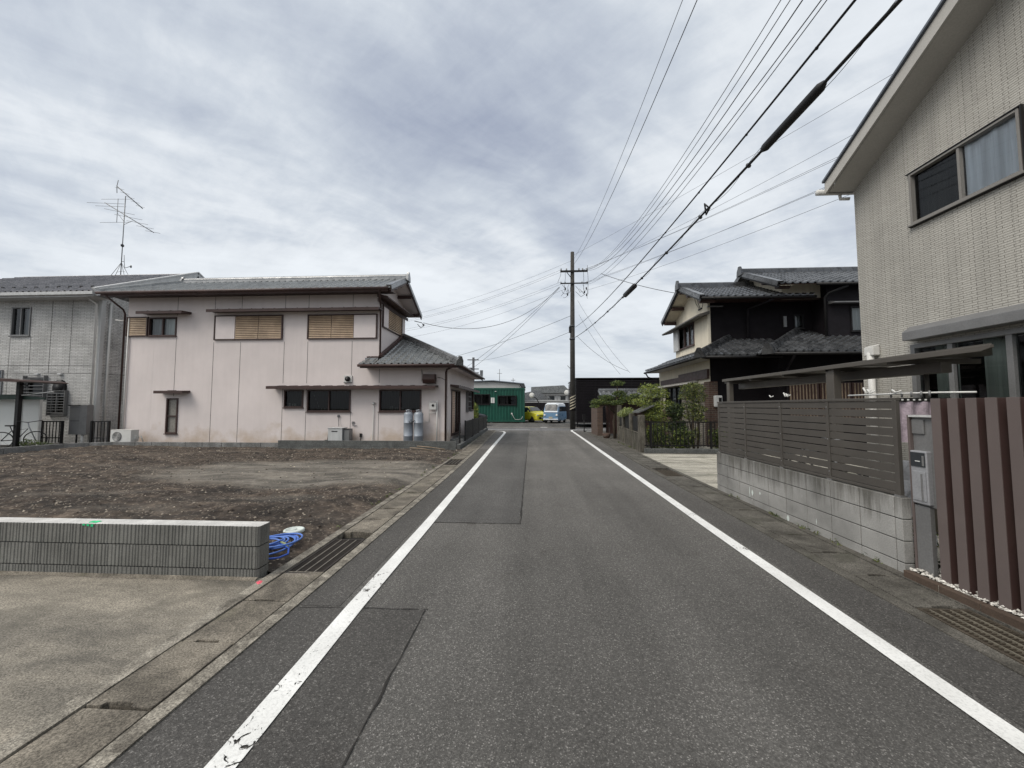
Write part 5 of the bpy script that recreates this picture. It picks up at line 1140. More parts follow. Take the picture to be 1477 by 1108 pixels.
# ------------------------------------------------------------------ black house with cream gable
def black_house():
    t = thing('black_house', (10, 17, 0), 'black-clad house with cream street gable and layered dark tiled roofs behind the carport', 'house')
    YU, XW = 15.7, 7.03; fu = Fr('x', XW, -1); fsu = Fr('y', YU, -1); YN = 19.2
    m = MB(); HW = [(17.0, 18.95, 4.22, 5.22)]
    fu.wall(m, YU, YN, 3.3, 5.9, HW, 'cream'); m.face([(XW, YU, 5.9), (XW, YN, 5.9), (XW, 17.2, 6.72)], 'cream')
    fsu.wall(m, XW+.10, 11.06, 3.3, 5.75, [(10.35, 10.72, 4.62, 5.18)], 'black_wall'); m.box(XW-.005, XW+.10, YU-.02, YU+.05, 3.4, 5.9, 'cream')
    m.face([(XW, YN, 3), (13, YN, 3), (13, YN, 5.8), (XW, YN, 5.8)], 'cream'); m.build('upper_wall', t, recalc=False)
    YL, XL = 14.55, 6.55; fl = Fr('x', XL, -1); fsl = Fr('y', YL, -1)
    m = MB(); fl.wall(m, YL+.02, 20.3, 0, 3.15, [(17.3, 19.3, 1.40, 2.42)], 'cream'); fl.quad(m, YL+.02, 20.3, 3.15, 3.5, 0, 'cream'); m.face([(XL, YL, 0), (9.0, YL, 0), (9.0, YL, 3.62), (XL, YL, 3.62)], 'black_wall'); m.face([(8.5, 13.7, 0), (17.5, 13.7, 0), (17.5, 13.7, 3.6), (8.5, 13.7, 3.6)], 'black_wall'); m.face([(8.5, 13.7, 0), (8.5, YL, 0), (8.5, YL, 3.6), (8.5, 13.7, 3.6)], 'black_wall')
    m.face([(XL, 20.3, 0), (12, 20.3, 0), (12, 20.3, 3.2), (XL, 20.3, 3.2)], 'cream'); m.build('lower_wall', t, recalc=False)
    m = MB(); fl.box(m, 14.56, 17.25, .0, 2.42, -.035, -.001, 'brick_pale'); fl.box(m, 14.54, 14.95, .0, 2.46, -.06, -.036, 'brick_red'); m.face([(XL-.06, 14.535, 0), (XL+.25, 14.535, 0), (XL+.25, 14.535, 2.46), (XL-.06, 14.535, 2.46)], 'brick_red'); fl.box(m, 17.28, 20.2, 0, 1.36, -.03, -.001, 'brick_red'); m.build('brick_cladding', t)
    m = MB(); fl.box(m, 14.6, 17.4, 2.58, 2.93, -.10, -.001, 'brown_metal'); fl.box(m, 17.4, 19.9, 2.58, 2.82, -.06, -.001, 'brown_metal'); m.prism([(XL-.001, 15.6, 2.60), (XL-.45, 15.6, 2.46), (XL-.45, 15.6, 2.43), (XL-.001, 15.6, 2.50)], (0, 4.4, 0), 'beige_trim'); m.build('lower_awning', t)
    window(fu, t, *HW[0], 'brown_metal', cuts=(.28, .56), glass='glass', curtains=((.33, .56, 'curtain_white'), (.0, .28, 'curtain_grey')), label='upper window in the cream gable')
    m = MB(); fu.box(m, 18.5, 19.1, 4.2, 5.2, -.10, -.06, 'grey_metal') if False else None
    fu.box(m, 18.60, 19.18, 4.18, 5.24, -.12, -.045, 'white_trim'); m.build('shutter_case', t, bevel=.006)
    window(fl, t, 17.3, 19.3, 1.40, 2.42, 'black_metal', cuts=(.33, .66), glass='glass', curtains=((.36, .9, 'curtain_grey'),))
    m = MB(); m.prism([(XW-.001, YU-.2, 5.34), (XW-.46, YU-.2, 5.20), (XW-.46, YU-.2, 5.15), (XW-.40, YU-.2, 5.13), (XW-.001, YU-.2, 5.22)], (0, 4.3, 0), 'bronze'); m.build('awning', t)
    w = window(fsu, t, 10.35, 10.72, 4.62, 5.18, 'black_metal', cuts=(), glass='glass', curtains=((0, 1, 'curtain_grey'),))
    m = MB(); fsu.box(m, 9.95, 10.07, 4.68, 5.12, -.05, -.002, 'grey_metal'); m.build('vent', t, bevel=.01)
    # main upper roof: gable to the street
    XG, YE, YR, YF, ZR, K = 6.45, 14.92, 17.08, 19.35, 6.72, .47; ZE = ZR-(YR-YE)*K
    m = MB(); tiles(m, (0, YE, ZE+.05), (1, 0, 0), (0, 1, 0), YR-YE, ZR-ZE, lambda s: XG+.06, lambda s: 10.65 if s < .30 else 9.66, 'tile_dark')
    m.face([(XG, YE, ZE), (9.66, YE, ZE), (9.66, YR, ZR), (XG, YR, ZR)], 'brown_metal'); m.face([(9.66, YE, ZE), (10.65, YE, ZE), (10.65, 15.3, ZE+.18), (9.66, 15.3, ZE+.18)], 'brown_metal'); m.face([(XG, YF, ZR-(YF-YR)*K), (13, YF, ZR-(YF-YR)*K), (13, YR, ZR), (XG, YR, ZR)], 'tile_dark')
    ridge(m, (XG, YR, ZR+.06), (9.6, YR, ZR+.06), .22, .20, 'tile_dark', ends=(1.15, 0))
    for (ya, za) in ((YE-.02, ZE), (YF, ZR-(YF-YR)*K)):
        m.bar((XG+.06, ya, za+.09), (XG+.06, YR, ZR+.09), .2, .07, 'tile_dark'); m.bar((XG-.045, ya, za+.02), (XG-.045, YR, ZR+.02), .03, .15, 'tile_dark')
        m.bar((XG+.0, ya, za-.075), (XG+.0, YR, ZR-.075), .035, .12, 'black_metal')
    r = m.build('roof', t)
    s = MB(); s.face([(XG+.02, YE, ZE-.05), (XW, YE, ZE-.05), (XW, YR, ZR-.05), (XG+.02, YR, ZR-.05)], 'cream'); s.face([(XG+.02, YF, ZR-(YF-YR)*K-.05), (XW, YF, ZR-(YF-YR)*K-.05), (XW, YR, ZR-.05), (XG+.02, YR, ZR-.05)], 'cream'); s.face([(XW, YE, ZE-.06), (11.1, YE, ZE-.06), (11.1, YU, ZE-.0), (XW, YU, ZE-.0)], 'brown_metal'); s.build('soffit', r, recalc=False)
    for y in (YE+.22, YR-.75, YR, YR+1.0, YF-.25):
        z = ZR-abs(y-YR)*K-.17; p = MB(); p.box(XG+.03, XW+.01, y-.06, y+.06, z-.08, z+.06, 'brown_metal'); p.build('purlin', r)
    g = MB(); g.tube([(XG, YE-.08, ZE-.03), (10.65, YE-.08, ZE-.03)], .05, 'black_metal', 8); g.build('gutter', r)
    # wing with a higher roof, its cream gable rising over the first roof
    XG2, YE2, YR2, ZR2, ZE2 = 9.10, 14.5, 17.0, 7.28, 6.05; K2 = (ZR2-ZE2)/(YR2-YE2)
    m = MB(); m.face([(9.62, 15.2, 5.66), (11.06, 15.2, 5.66), (11.06, 15.2, 6.36), (9.62, 15.2, 6.36)], 'cream'); m.face([(9.62, 15.2, 5.80), (9.62, 19.5, 5.80), (9.62, 19.5, 6.0), (9.62, 17.0, 7.26), (9.62, 15.2, 6.36)], 'cream')
    Fr('y', 14.9, -1).wall(m, 11.06, 18, 3.4, 6.2, [(11.88, 13.4, 4.34, 5.28)], 'black_wall_soft'); m.face([(11.06, 14.9, 3.4), (11.06, 15.7, 3.4), (11.06, 15.7, 6.3), (11.06, 14.9, 6.2)], 'black_wall'); m.build('wing_wall', t, recalc=False)
    m = MB(); tiles(m, (0, YE2, ZE2+.05), (1, 0, 0), (0, 1, 0), YR2-YE2, ZR2-ZE2, lambda s: XG2+.06, lambda s: 18, 'tile_dark')
    m.face([(XG2, YE2, ZE2), (18, YE2, ZE2), (18, YR2, ZR2), (XG2, YR2, ZR2)], 'brown_metal'); m.face([(XG2, 19.6, ZE2), (18, 19.6, ZE2), (18, YR2, ZR2), (XG2, YR2, ZR2)], 'tile_dark')
    ridge(m, (XG2, YR2, ZR2+.06), (18, YR2, ZR2+.06), .22, .20, 'tile_dark', ends=(1.15, 0))
    m.bar((XG2+.06, YE2-.02, ZE2+.09), (XG2+.06, YR2, ZR2+.09), .2, .07, 'tile_dark'); m.bar((XG2-.045, YE2, ZE2+.02), (XG2-.045, YR2, ZR2+.02), .03, .15, 'tile_dark'); m.bar((XG2, YE2, ZE2-.075), (XG2, YR2, ZR2-.075), .035, .12, 'black_metal'); m.bar((XG2-.02, 19.6, ZE2), (XG2-.02, YR2, ZR2), .05, .2, 'tile_dark')
    r = m.build('wing_roof', t)
    s_ = MB(); s_.face([(XG2+.02, YE2, ZE2-.04), (9.62, YE2, ZE2-.04), (9.62, YR2, ZR2-.04), (XG2+.02, YR2, ZR2-.04)], 'cream'); s_.build('soffit', r, recalc=False)
    for y in (YE2+.25, YE2+1.1): z = ZE2+(y-YE2)*K2-.15; p = MB(); p.box(XG2+.03, 9.63, y-.05, y+.05, z-.06, z+.05, 'brown_metal'); p.build('purlin', r)
    g = MB(); g.tube([(XG2+1.3, YE2-.08, ZE2-.03), (18, YE2-.08, ZE2-.03)], .05, 'black_metal', 8); g.build('gutter', r)
    g = MB(); g.tube([(11.5, YE2-.05, 5.95), (11.0, 14.7, 5.75), (10.92, 14.8, 5.62), (10.92, 14.8, 3.95)], .045, 'black_metal', 8); g.build('downpipe', t)
    g = MB(); g.tube([(9.1, YE-.05, ZE-.1), (8.55, YU-.1, 5.4), (8.55, YU-.06, 3.75)], .045, 'black_wall_soft', 8); g.build('downpipe', t)
    m = MB(); m.prism([(11.1, 14.899, 5.50), (11.1, 14.6, 5.41), (11.1, 14.6, 5.37), (11.1, 14.899, 5.38)], (3, 0, 0), 'grey_metal'); m.build('wing_awning', t)
    window(Fr('y', 14.9, -1), t, 11.88, 13.4, 4.34, 5.28, 'black_metal', cuts=(.5,), glass='glass', curtains=((0, 1, 'curtain_white'),))
    # lower hipped roofs
    ex, ey, ez, KL = 5.88, 13.75, 3.28, .45
    m = MB(); tiles(m, (0, ey, ez+.05), (1, 0, 0), (0, 1, 0), 1.98, 1.98*KL, lambda s: ex+s, lambda s: 9.4, 'tile_dark')
    tiles(m, (ex, 0, ez+.05), (0, 1, 0), (1, 0, 0), 1.2, 1.2*KL, lambda s: ey+s, lambda s: 20.3, 'tile_dark')
    m.face([(ex, ey, ez), (9.4, ey, ez), (9.4, ey+1.98, ez+1.98*KL), (ex+1.98, ey+1.98, ez+1.98*KL)], 'brown_metal'); m.face([(ex, ey, ez), (ex, 20.3, ez), (ex+1.2, 20.3, ez+1.2*KL), (ex+1.2, ey+1.2, ez+1.2*KL)], 'brown_metal')
    ridge(m, (ex-.02, ey-.02, ez+.09), (ex+1.98, ey+1.98, ez+1.98*KL+.10), .2, .17, 'tile_dark', .26, ends=(1.15, 0)); m.bar((ex+.02, ey, ez+.12), (ex+.02, 20.3, ez+.12), .12, .07, 'tile_dark')
    r = m.build('lower_roof', t)
    g = MB(); g.tube([(ex-.07, ey-.05, ez-.02), (ex-.07, 20.3, ez-.02)], .05, 'black_metal', 8); g.tube([(ex, ey-.08, ez-.02), (8.6, ey-.08, ez-.02)], .05, 'black_metal', 8); g.tube([(ex-.07, 20.1, ez-.05), (ex+.05, 20.1, ez-.25), (XL-.05, 20.2, ez-.4), (XL-.05, 20.2, 1.9)], .035, 'black_metal', 6); g.build('gutter', r)
    s = MB(); s.face([(ex, ey, ez-.04), (XL, YL, ez-.02), (XL, 20.3, ez-.02), (ex, 20.3, ez-.04)], 'beige_trim'); s.build('soffit', r, recalc=False)
    ex, ey, ez, KB = 7.70, 12.92, 3.28, .41
    m = MB(); tiles(m, (0, ey, ez+.05), (1, 0, 0), (0, 1, 0), 3.6, 3.6*KB, lambda s: ex+s, lambda s: 17, 'tile_dark')
    tiles(m, (ex, 0, ez+.05), (0, 1, 0), (1, 0, 0), 3.6, 3.6*KB, lambda s: ey+s, lambda s: ey+.9+s, 'tile_dark')
    m.face([(ex, ey, ez), (17, ey, ez), (17, ey+3.6, ez+3.6*KB), (ex+3.6, ey+3.6, ez+3.6*KB)], 'brown_metal')
    ridge(m, (ex-.02, ey-.02, ez+.09), (ex+3.5, ey+3.5, ez+3.5*KB+.10), .2, .17, 'tile_dark', .26, ends=(1.2, 0))
    r = m.build('lower_roof', t)
    g = MB(); g.tube([(ex, ey-.08, ez-.02), (17, ey-.08, ez-.02)], .05, 'black_metal', 8); g.tube([(ex+.8, ey-.05, ez-.05), (ex+1.0, 13.5, 2.95), (ex+1.0, 13.62, 2.8), (ex+1.0, 13.62, 0)], .04, 'black_wall_soft', 8); g.build('gutter', r)
    m = MB(); m.box(6.62, 6.90, 14.40, 14.53, 1.52, 1.94, 'white_trim'); m.build('meter_box', t, bevel=.03); m = MB(); m.box(6.76, 6.86, 14.388, 14.396, 1.68, 1.86, 'black_metal'); m.build('meter_window', t)
    # dark wooden screens of the ground floor behind the carport
    for x0 in (8.7, 9.75, 10.8, 11.9):
        b = MB(); b.box(x0, x0+1.0, 13.60, 13.68, 1.1, 2.35, 'brown_metal')
        for k in range(9): b.box(x0+.05+k*.105, x0+.075+k*.105, 13.57, 13.598, 1.12, 2.33, 'wood')
        b.build('lattice_screen', t)
    m = MB(); m.box(7.0, 7.6, YU-.12, YU-.02, 5.52, 5.56, 'grey_metal'); m.build('cable_bracket', t)
    m = MB(); m.tube([(XW-.02, 16.9, 6.35), (XW-.03, 16.7, 5.95), (XW-.04, 16.35, 5.62), (XW-.03, 16.1, 5.62), (XW-.02, 16.0, 5.95), (XW-.02, 15.85, 6.0)], .010, 'wire', 4); m.box(XW-.05, XW-.01, 16.15, 16.45, 5.58, 5.63, 'black_metal'); m.tube([(XW-.02, 16.6, 6.3), (XW-.02, 16.5, 5.9), (XW-.02, 16.3, 5.62)], .010, 'wire', 4); m.build('service_cable', t)
black_house()

# ------------------------------------------------------------------ garden front of the black house
def iron_fence():
    t = thing('iron_fence', (5.5, 13.2, 0), 'black iron bar fence on a low kerb in front of the black house garden', 'fence')
    b = MB(); b.box(3.72, 9.2, 13.10, 13.26, -.03, .14, 'kerb_dark'); b.build('base', t, bevel=.01)
    for z in (.24, 1.02): b = MB(); b.box(3.72, 9.2, 13.165, 13.195, z-.017, z+.017, 'black_metal'); b.build('rail', t)
    for x in (3.95, 5.9, 7.8): b = MB(); b.box(x-.028, x+.028, 13.15, 13.21, .13, 1.05, 'black_metal'); b.build('post', t)
    b = MB(); x = 3.78
    while x < 9.2: b.box(x-.010, x+.010, 13.17, 13.19, .20, 1.02, 'black_metal'); x += .125
    b.build('bars', t)
iron_fence()
def post_wall():
    t = thing('post_wall', (3.8, 16, 0), 'old concrete block wall with tall posts and dark metal panels beside the road', 'wall')
    def X(y): return 3.63+.072*(y-13.35)
    posts = [(13.38, 1.25), (15.1, 1.27), (16.9, 1.32), (18.35, 1.60)]
    b = MB()
    for i in range(3):
        ya, yb = posts[i][0]+.13, posts[i+1][0]-.13
        b.prism([(X(ya), ya, -.03), (X(yb), yb, -.03), (X(yb)+.11, yb, -.03), (X(ya)+.11, ya, -.03)], (0, 0, .62), 'old_block'); b.prism([(X(ya)-.012, ya, .592), (X(yb)-.012, yb, .592), (X(yb)+.12, yb, .592), (X(ya)+.12, ya, .592)], (0, 0, .04), 'old_block')
    b.build('low_wall', t, bevel=.004)
    for y, h in posts:
        b = MB(); b.box(X(y)-.03, X(y)+.15, y-.13, y+.13, -.03, h, 'old_block'); b.build('pillar', t, bevel=.008)
    for i in range(3):
        ya, yb = posts[i][0]+.14, posts[i+1][0]-.14; b = MB()
        for z in (.68, 1.17): b.bar((X(ya)+.06, ya, z), (X(yb)+.06, yb, z), .03, .035, 'black_metal')
        y = ya+.03
        while y < yb-.04: b.box(X(y)+.05, X(y)+.065, y, y+.07, .70, 1.15, 'black_metal'); y += .085
        b.build('metal_panel', t)
    t = thing('brick_gate_pillar', (3.4, 21.5, 0), 'tall brown brick gate pillar nearest the utility pole', 'pillar')
    b = MB(); b.box(3.35, 3.62, 20.6, 22.4, -.03, 1.50, 'brick_brown'); b.box(3.345, 3.63, 20.3, 20.6, -.03, 1.52, 'brick_brown'); b.build('pillar', t, bevel=.008)
    b = MB(); b.box(3.32, 3.66, 20.28, 22.42, 1.523, 1.56, 'brick_edge'); b.build('cap', t)
    t = thing('gate', (4.6, 20.5, 0), 'small Japanese gate with a low tiled roof behind the pine', 'gate')
    m = MB(); tiles(m, (0, 20.0, 2.05), (1, 0, 0), (0, 1, 0), .75, .28, lambda s: 3.55, lambda s: 6.6, 'tile_grey'); tiles(m, (0, 21.5, 2.05), (1, 0, 0), (0, -1, 0), .75, .28, lambda s: 3.55, lambda s: 6.6, 'tile_grey'); ridge(m, (3.5, 20.75, 2.36), (6.6, 20.75, 2.36), .14, .12, 'tile_grey'); m.box(3.6, 6.5, 20.1, 21.4, 1.98, 2.02, 'brown_metal')
    m.bar((3.5, 20.0, 2.08), (3.5, 20.75, 2.36), .06, .08, 'tile_grey'); m.build('roof', t)
    for x in (3.95, 6.2): m = MB(); m.box(x-.07, x+.07, 20.68, 20.82, 0, 1.98, 'brown_metal'); m.build('post', t)
    m = MB(); m.box(4.05, 6.1, 20.72, 20.78, .1, 1.9, 'brown_metal'); m.build('door', t)
    b = MB(); b.tube([(3.07, 23.4, 0), (3.07, 23.4, .95)], .03, 'black_metal', 6); b.box(2.98, 3.16, 23.35, 23.45, .75, 1.05, 'black_metal'); tag(b.build('bollard'), 'short black post standing between the utility pole and the brick gate pillar', 'post')
    b = MB(); b.lathe((3.55, 18.9, .0), [(.13, 0), (.17, .12), (.19, .26), (.17, .26), (.15, .2), (0, .2)], 'brick_red', 12); tag(b.build('flower_pot'), 'reddish flower pot on the ground between the brick pillar and the block wall', 'flower pot')
    b = MB(); b.prism([(3.80, 14.1, 1.30), (3.80, 15.0, 1.30), (4.35, 15.0, 1.55), (4.35, 14.1, 1.55)], (0, 0, .05), 'kerb_dark'); tag(b.build('garden_roof_piece'), 'pale slanted slab roof over the garden tap behind the block wall', 'cover')
post_wall()
def tree(name, base, label, cat, clumps, n, size, mats, wts, limbs, tr=.07, group=None):
    t = thing(name, base, label, cat, group); b = MB(); x, y, z = base
    for L_ in limbs: b.tube([Vector(p) for p in L_[0]], L_[1], 'bark', 7)
    b.build('trunk', t); b = MB(); foliage(b, clumps, n, size, mats, wts); b.build('crown', t, recalc=False); return t
random.seed(5)
tree('maple_tree', (4.45, 14.6, 0), 'bright lime green feathery maple in layered tufts behind the block wall post', 'tree',
     [(4.35, 14.6, 2.18, .42, .4, .22), (4.75, 14.7, 2.02, .34, .4, .18), (4.2, 14.4, 1.92, .30, .35, .12), (3.98, 14.5, 1.72, .42, .4, .13), (4.4, 14.5, 1.52, .45, .4, .16), (4.85, 14.6, 1.60, .35, .4, .2), (4.45, 14.4, 1.22, .5, .4, .22), (4.7, 14.5, .85, .4, .35, .25), (4.3, 14.3, .55, .3, .3, .3)], 6000, .038,
     ['leaf_lime', 'leaf_mid', 'leaf_pale', 'leaf_dark'], (5, 3, .7, 1.4),
     [([(4.45, 14.6, 0), (4.5, 14.6, .8), (4.42, 14.6, 1.5), (4.4, 14.6, 2.2)], [.05, .045, .035, .015]), ([(4.48, 14.6, .7), (4.75, 14.6, 1.3), (4.85, 14.65, 1.9)], [.035, .028, .012]), ([(4.47, 14.6, 1.0), (4.15, 14.55, 1.5), (3.85, 14.5, 1.75)], [.03, .022, .01]), ([(4.42, 14.6, 1.4), (4.2, 14.5, 1.9)], [.025, .01])])
tree('clipped_tree', (5.68, 14.0, 0), 'olive green column-shaped bushy tree in front of the brick wall of the black house', 'tree',
     [(5.68, 14.0, 2.18, .42, .36, .20), (5.55, 14.0, 1.92, .38, .3, .17), (5.85, 14.0, 1.85, .34, .3, .2), (5.62, 14.0, 1.55, .34, .3, .2), (5.85, 14.0, 1.45, .33, .3, .15), (5.65, 14.0, 1.20, .40, .3, .16), (5.9, 14.0, 1.1, .25, .25, .15), (5.7, 14.0, .6, .2, .2, .25)], 5200, .034,
     ['leaf_olive', 'leaf_mid', 'leaf_dark', 'leaf_lime'], (3, 2, 3, .8),
     [([(5.66, 14.0, 0), (5.66, 14, 1.2), (5.7, 14, 2.2)], [.045, .035, .012]), ([(5.8, 14.0, 0), (5.85, 14, 1.3), (5.9, 14, 1.9)], [.035, .03, .012]), ([(5.6, 14, .7), (5.45, 14, 1.5), (5.42, 14, 1.9)], [.03, .02, .01])])
tree('pine_tree', (3.95, 18.9, 0), 'dark garden pine with flat clipped cushions leaning over the brick gate pillar', 'tree',
     [(4.12, 18.9, 2.66, .36, .36, .12), (3.55, 18.8, 1.98, .36, .4, .12), (3.2, 18.6, 1.76, .42, .4, .13), (2.95, 18.5, 1.55, .22, .3, .09), (4.2, 18.9, 2.15, .35, .35, .15), (4.5, 18.7, 1.9, .4, .4, .14), (3.9, 18.6, 1.72, .45, .4, .12), (4.9, 18.8, 2.05, .3, .3, .12)], 9500, .035,
     ['leaf_pine', 'leaf_dark', 'leaf_mid', 'leaf_lime'], (3, 3, 2, 1.3),
     [([(3.95, 18.9, 0), (3.9, 18.9, .8), (4.05, 18.9, 1.6), (4.1, 18.9, 2.6)], [.08, .07, .05, .02]), ([(3.95, 18.9, 1.2), (3.6, 18.8, 1.6), (3.0, 18.6, 1.6)], [.05, .035, .015]), ([(4.0, 18.9, 1.4), (4.4, 18.8, 1.75), (4.9, 18.8, 2.0)], [.045, .03, .012])])
def bush(name, label, clumps, n, size, mats, wts, stems):
    return tree(name, (clumps[0][0], clumps[0][1], 0), label, 'shrub', clumps, n, size, mats, wts, stems)
bush('variegated_shrub', 'small pale variegated shrub spilling over the block wall panel', [(3.85, 16.0, 1.33, .24, .34, .16), (3.75, 16.5, 1.22, .16, .3, .12)], 1300, .04, ['leaf_pale', 'leaf_lime', 'leaf_mid'], (4, 2, 1), [([(3.95, 16.1, 0), (3.88, 16.05, 1.3)], [.03, .012])])
bush('garden_shrub', 'dark leafy shrub behind the iron fence between the two trees', [(5.15, 14.3, 1.35, .3, .3, .28), (5.2, 14.2, .8, .35, .3, .3)], 2400, .05, ['leaf_dark', 'leaf_mid'], (5, 1), [([(5.15, 14.25, 0), (5.15, 14.3, 1.3)], [.03, .01])])
bush('garden_shrub', 'mid green low shrub behind the iron fence below the clipped tree', [(5.1, 13.5, .42, .36, .16, .38), (5.0, 13.45, .2, .25, .12, .2)], 1800, .045, ['leaf_mid', 'leaf_dark', 'leaf_lime'], (3, 3, 1), [([(5.1, 13.5, 0), (5.1, 13.5, .5)], [.02, .01])])
bush('garden_shrub', 'glossy green shrub at the right end of the iron fence by the slatted fence', [(6.35, 13.5, .45, .36, .16, .38), (6.6, 13.5, .3, .2, .15, .28)], 1800, .05, ['leaf_mid', 'leaf_dark', 'leaf_lime'], (4, 3, 1), [([(6.35, 13.5, 0), (6.35, 13.5, .5)], [.02, .01])])
bush('garden_shrub', 'green shrub at the left end of the iron fence beside the concrete post', [(4.25, 13.5, .5, .38, .15, .45), (4.6, 13.5, .3, .25, .15, .3)], 1900, .04, ['leaf_mid', 'leaf_dark', 'leaf_lime'], (3, 4, 1), [([(4.25, 13.5, 0), (4.25, 13.5, .7)], [.02, .01])])
bush('street_plant', 'yellow-green bush beside the road beyond the pink house', [(-3.9, 25.6, .9, .3, .3, .9)], 1300, .07, ['leaf_lime', 'leaf_mid'], (2, 2), [([(-3.9, 25.6, 0), (-3.9, 25.6, 1.3)], [.04, .02])])
b = MB(); b.box(4.0, 6.6, 13.9, 15.0, -.005, .05, 'drive'); struct(b.build('garden_paving'))
# ------------------------------------------------------------------ black slatted building, container, far buildings
def slat_building():
    t = thing('slatted_building', (6, 30, 0), 'flat-roofed building wrapped in black horizontal slats behind the utility pole', 'building')
    b = MB(); b.box(3.25, 12, 28.2, 34, .35, 3.45, 'dark_void'); b.build('wall', t)
    b = MB(); z = .40
    while z < 3.45: b.box(3.17, 12, 28.03, 28.10, z, z+.075, 'black_wall_soft'); z += .118
    z = .40
    while z < 3.45: b.box(3.13, 3.168, 28.03, 34, z, z+.075, 'black_wall_soft'); z += .118
    b.build('slats', t)
    b = MB()
    for x in (3.20, 4.55, 5.85, 7.15, 8.45, 9.8): b.box(x-.045, x+.045, 28.11, 28.18, 0, 3.5, 'black_metal')
    b.build('frame_posts', t)
    b = MB(); b.box(3.10, 12.1, 27.98, 34, 3.52, 3.60, 'black_metal'); b.build('roof_edge', t)
slat_building()
def container():
    t = thing('office_container', (-3.8, 37, 0), 'green corrugated container office with dark windows across the street', 'container')
    x0, x1, y0, y1, z0, z1 = -7.0, -.78, 35.9, 38.3, .12, 3.22
    b = MB(); x = x0+.12
    H = [(-5.55, -4.02, 1.70, 2.68), (-3.30, -1.50, 1.66, 2.55)]
    while x < x1-.12:
        p = .28; seg = [(x, 0), (x+.10, 0), (x+.14, .045), (x+.24, .045), (x+.28, 0)]
        for i in range(4):
            (a, da), (c, dc) = seg[i], seg[i+1]; c = min(c, x1-.1); a = min(a, x1-.1)
            cuts = [z0, z1]
            for h in H:
                if h[0] < (a+c)/2 < h[1]: cuts = [z0, h[2], h[3], z1]
            for k in range(0, len(cuts), 2): b.face([(a, y0+.06-da, cuts[k]), (c, y0+.06-dc, cuts[k]), (c, y0+.06-dc, cuts[k+1]), (a, y0+.06-da, cuts[k+1])], 'container_green')
        x += p
    b.box(x1-.05, x1-.02, y0+.05, y1, z0, z1, 'container_green'); b.box(x0+.02, x0+.05, y0+.05, y1, z0, z1, 'container_green'); b.box(x0, x1, y1-.03, y1, z0, z1, 'container_green')
    b.build('corrugated_wall', t, recalc=False)
    b = MB(); b.box(x0, x1, y0-.01, y0+.08, z0-.02, z0+.16, 'container_green'); b.box(x0, x1, y0-.01, y0+.08, z1-.12, z1, 'container_green'); b.box(x1-.12, x1, y0-.012, y0+.09, z0, z1, 'container_green'); b.box(x0, x0+.12, y0-.012, y0+.09, z0, z1, 'container_green'); b.box(x1-.01, x1+.05, y0, y1, z0, z0+.15, 'container_green'); b.box(x1-.01, x1+.05, y0, y1, z1-.12, z1, 'container_green'); b.build('frame', t)
    b = MB(); b.box(x0+.02, x1-.02, y0+.02, y1, z1+.002, z1+.04, 'container_green'); b.build('roof', t)
    fr = Fr('y', y0, -1)
    for h in H: window(fr, t, *h, 'black_metal', cuts=(.5,), fw=.08, proud=.03, glass='glass_dark', curtains=((.12, .38, 'curtain_grey'),), cd=.3)
    b = MB(); b.box(-3.92, -3.58, y0-.02, y0+.01, 1.85, 2.35, 'panel_white'); s = b.build('notice_sign', t); b = MB(); [b.box(-3.80, -3.70, y0-.024, y0-.0205, z, z+.035, 'grey_metal') for z in (1.93, 2.01, 2.09, 2.17, 2.25)]; b.build('notice_print', s)
    b = MB(); b.tube([(-1.95, y0-.05, .85), (-1.8, y0-.05, .55), (-1.65, y0-.05, .32), (-1.3, y0-.05, .30), (-1.05, y0-.05, .38), (-.95, y0-.05, .62)], .02, 'white_pvc', 5); b.box(-2.03, -1.9, y0-.06, y0, .8, .93, 'white_pvc'); b.box(-3.55, -3.4, y0-.10, y0, 2.9, 2.96, 'white_pvc'); b.build('cable', t)
    for x in (x0+.3, -3.9, x1-.3): b = MB(); b.box(x-.1, x+.1, y0+.05, y0+.3, 0, z0-.005, 'kerb'); b.build('foot_block', t)
container()
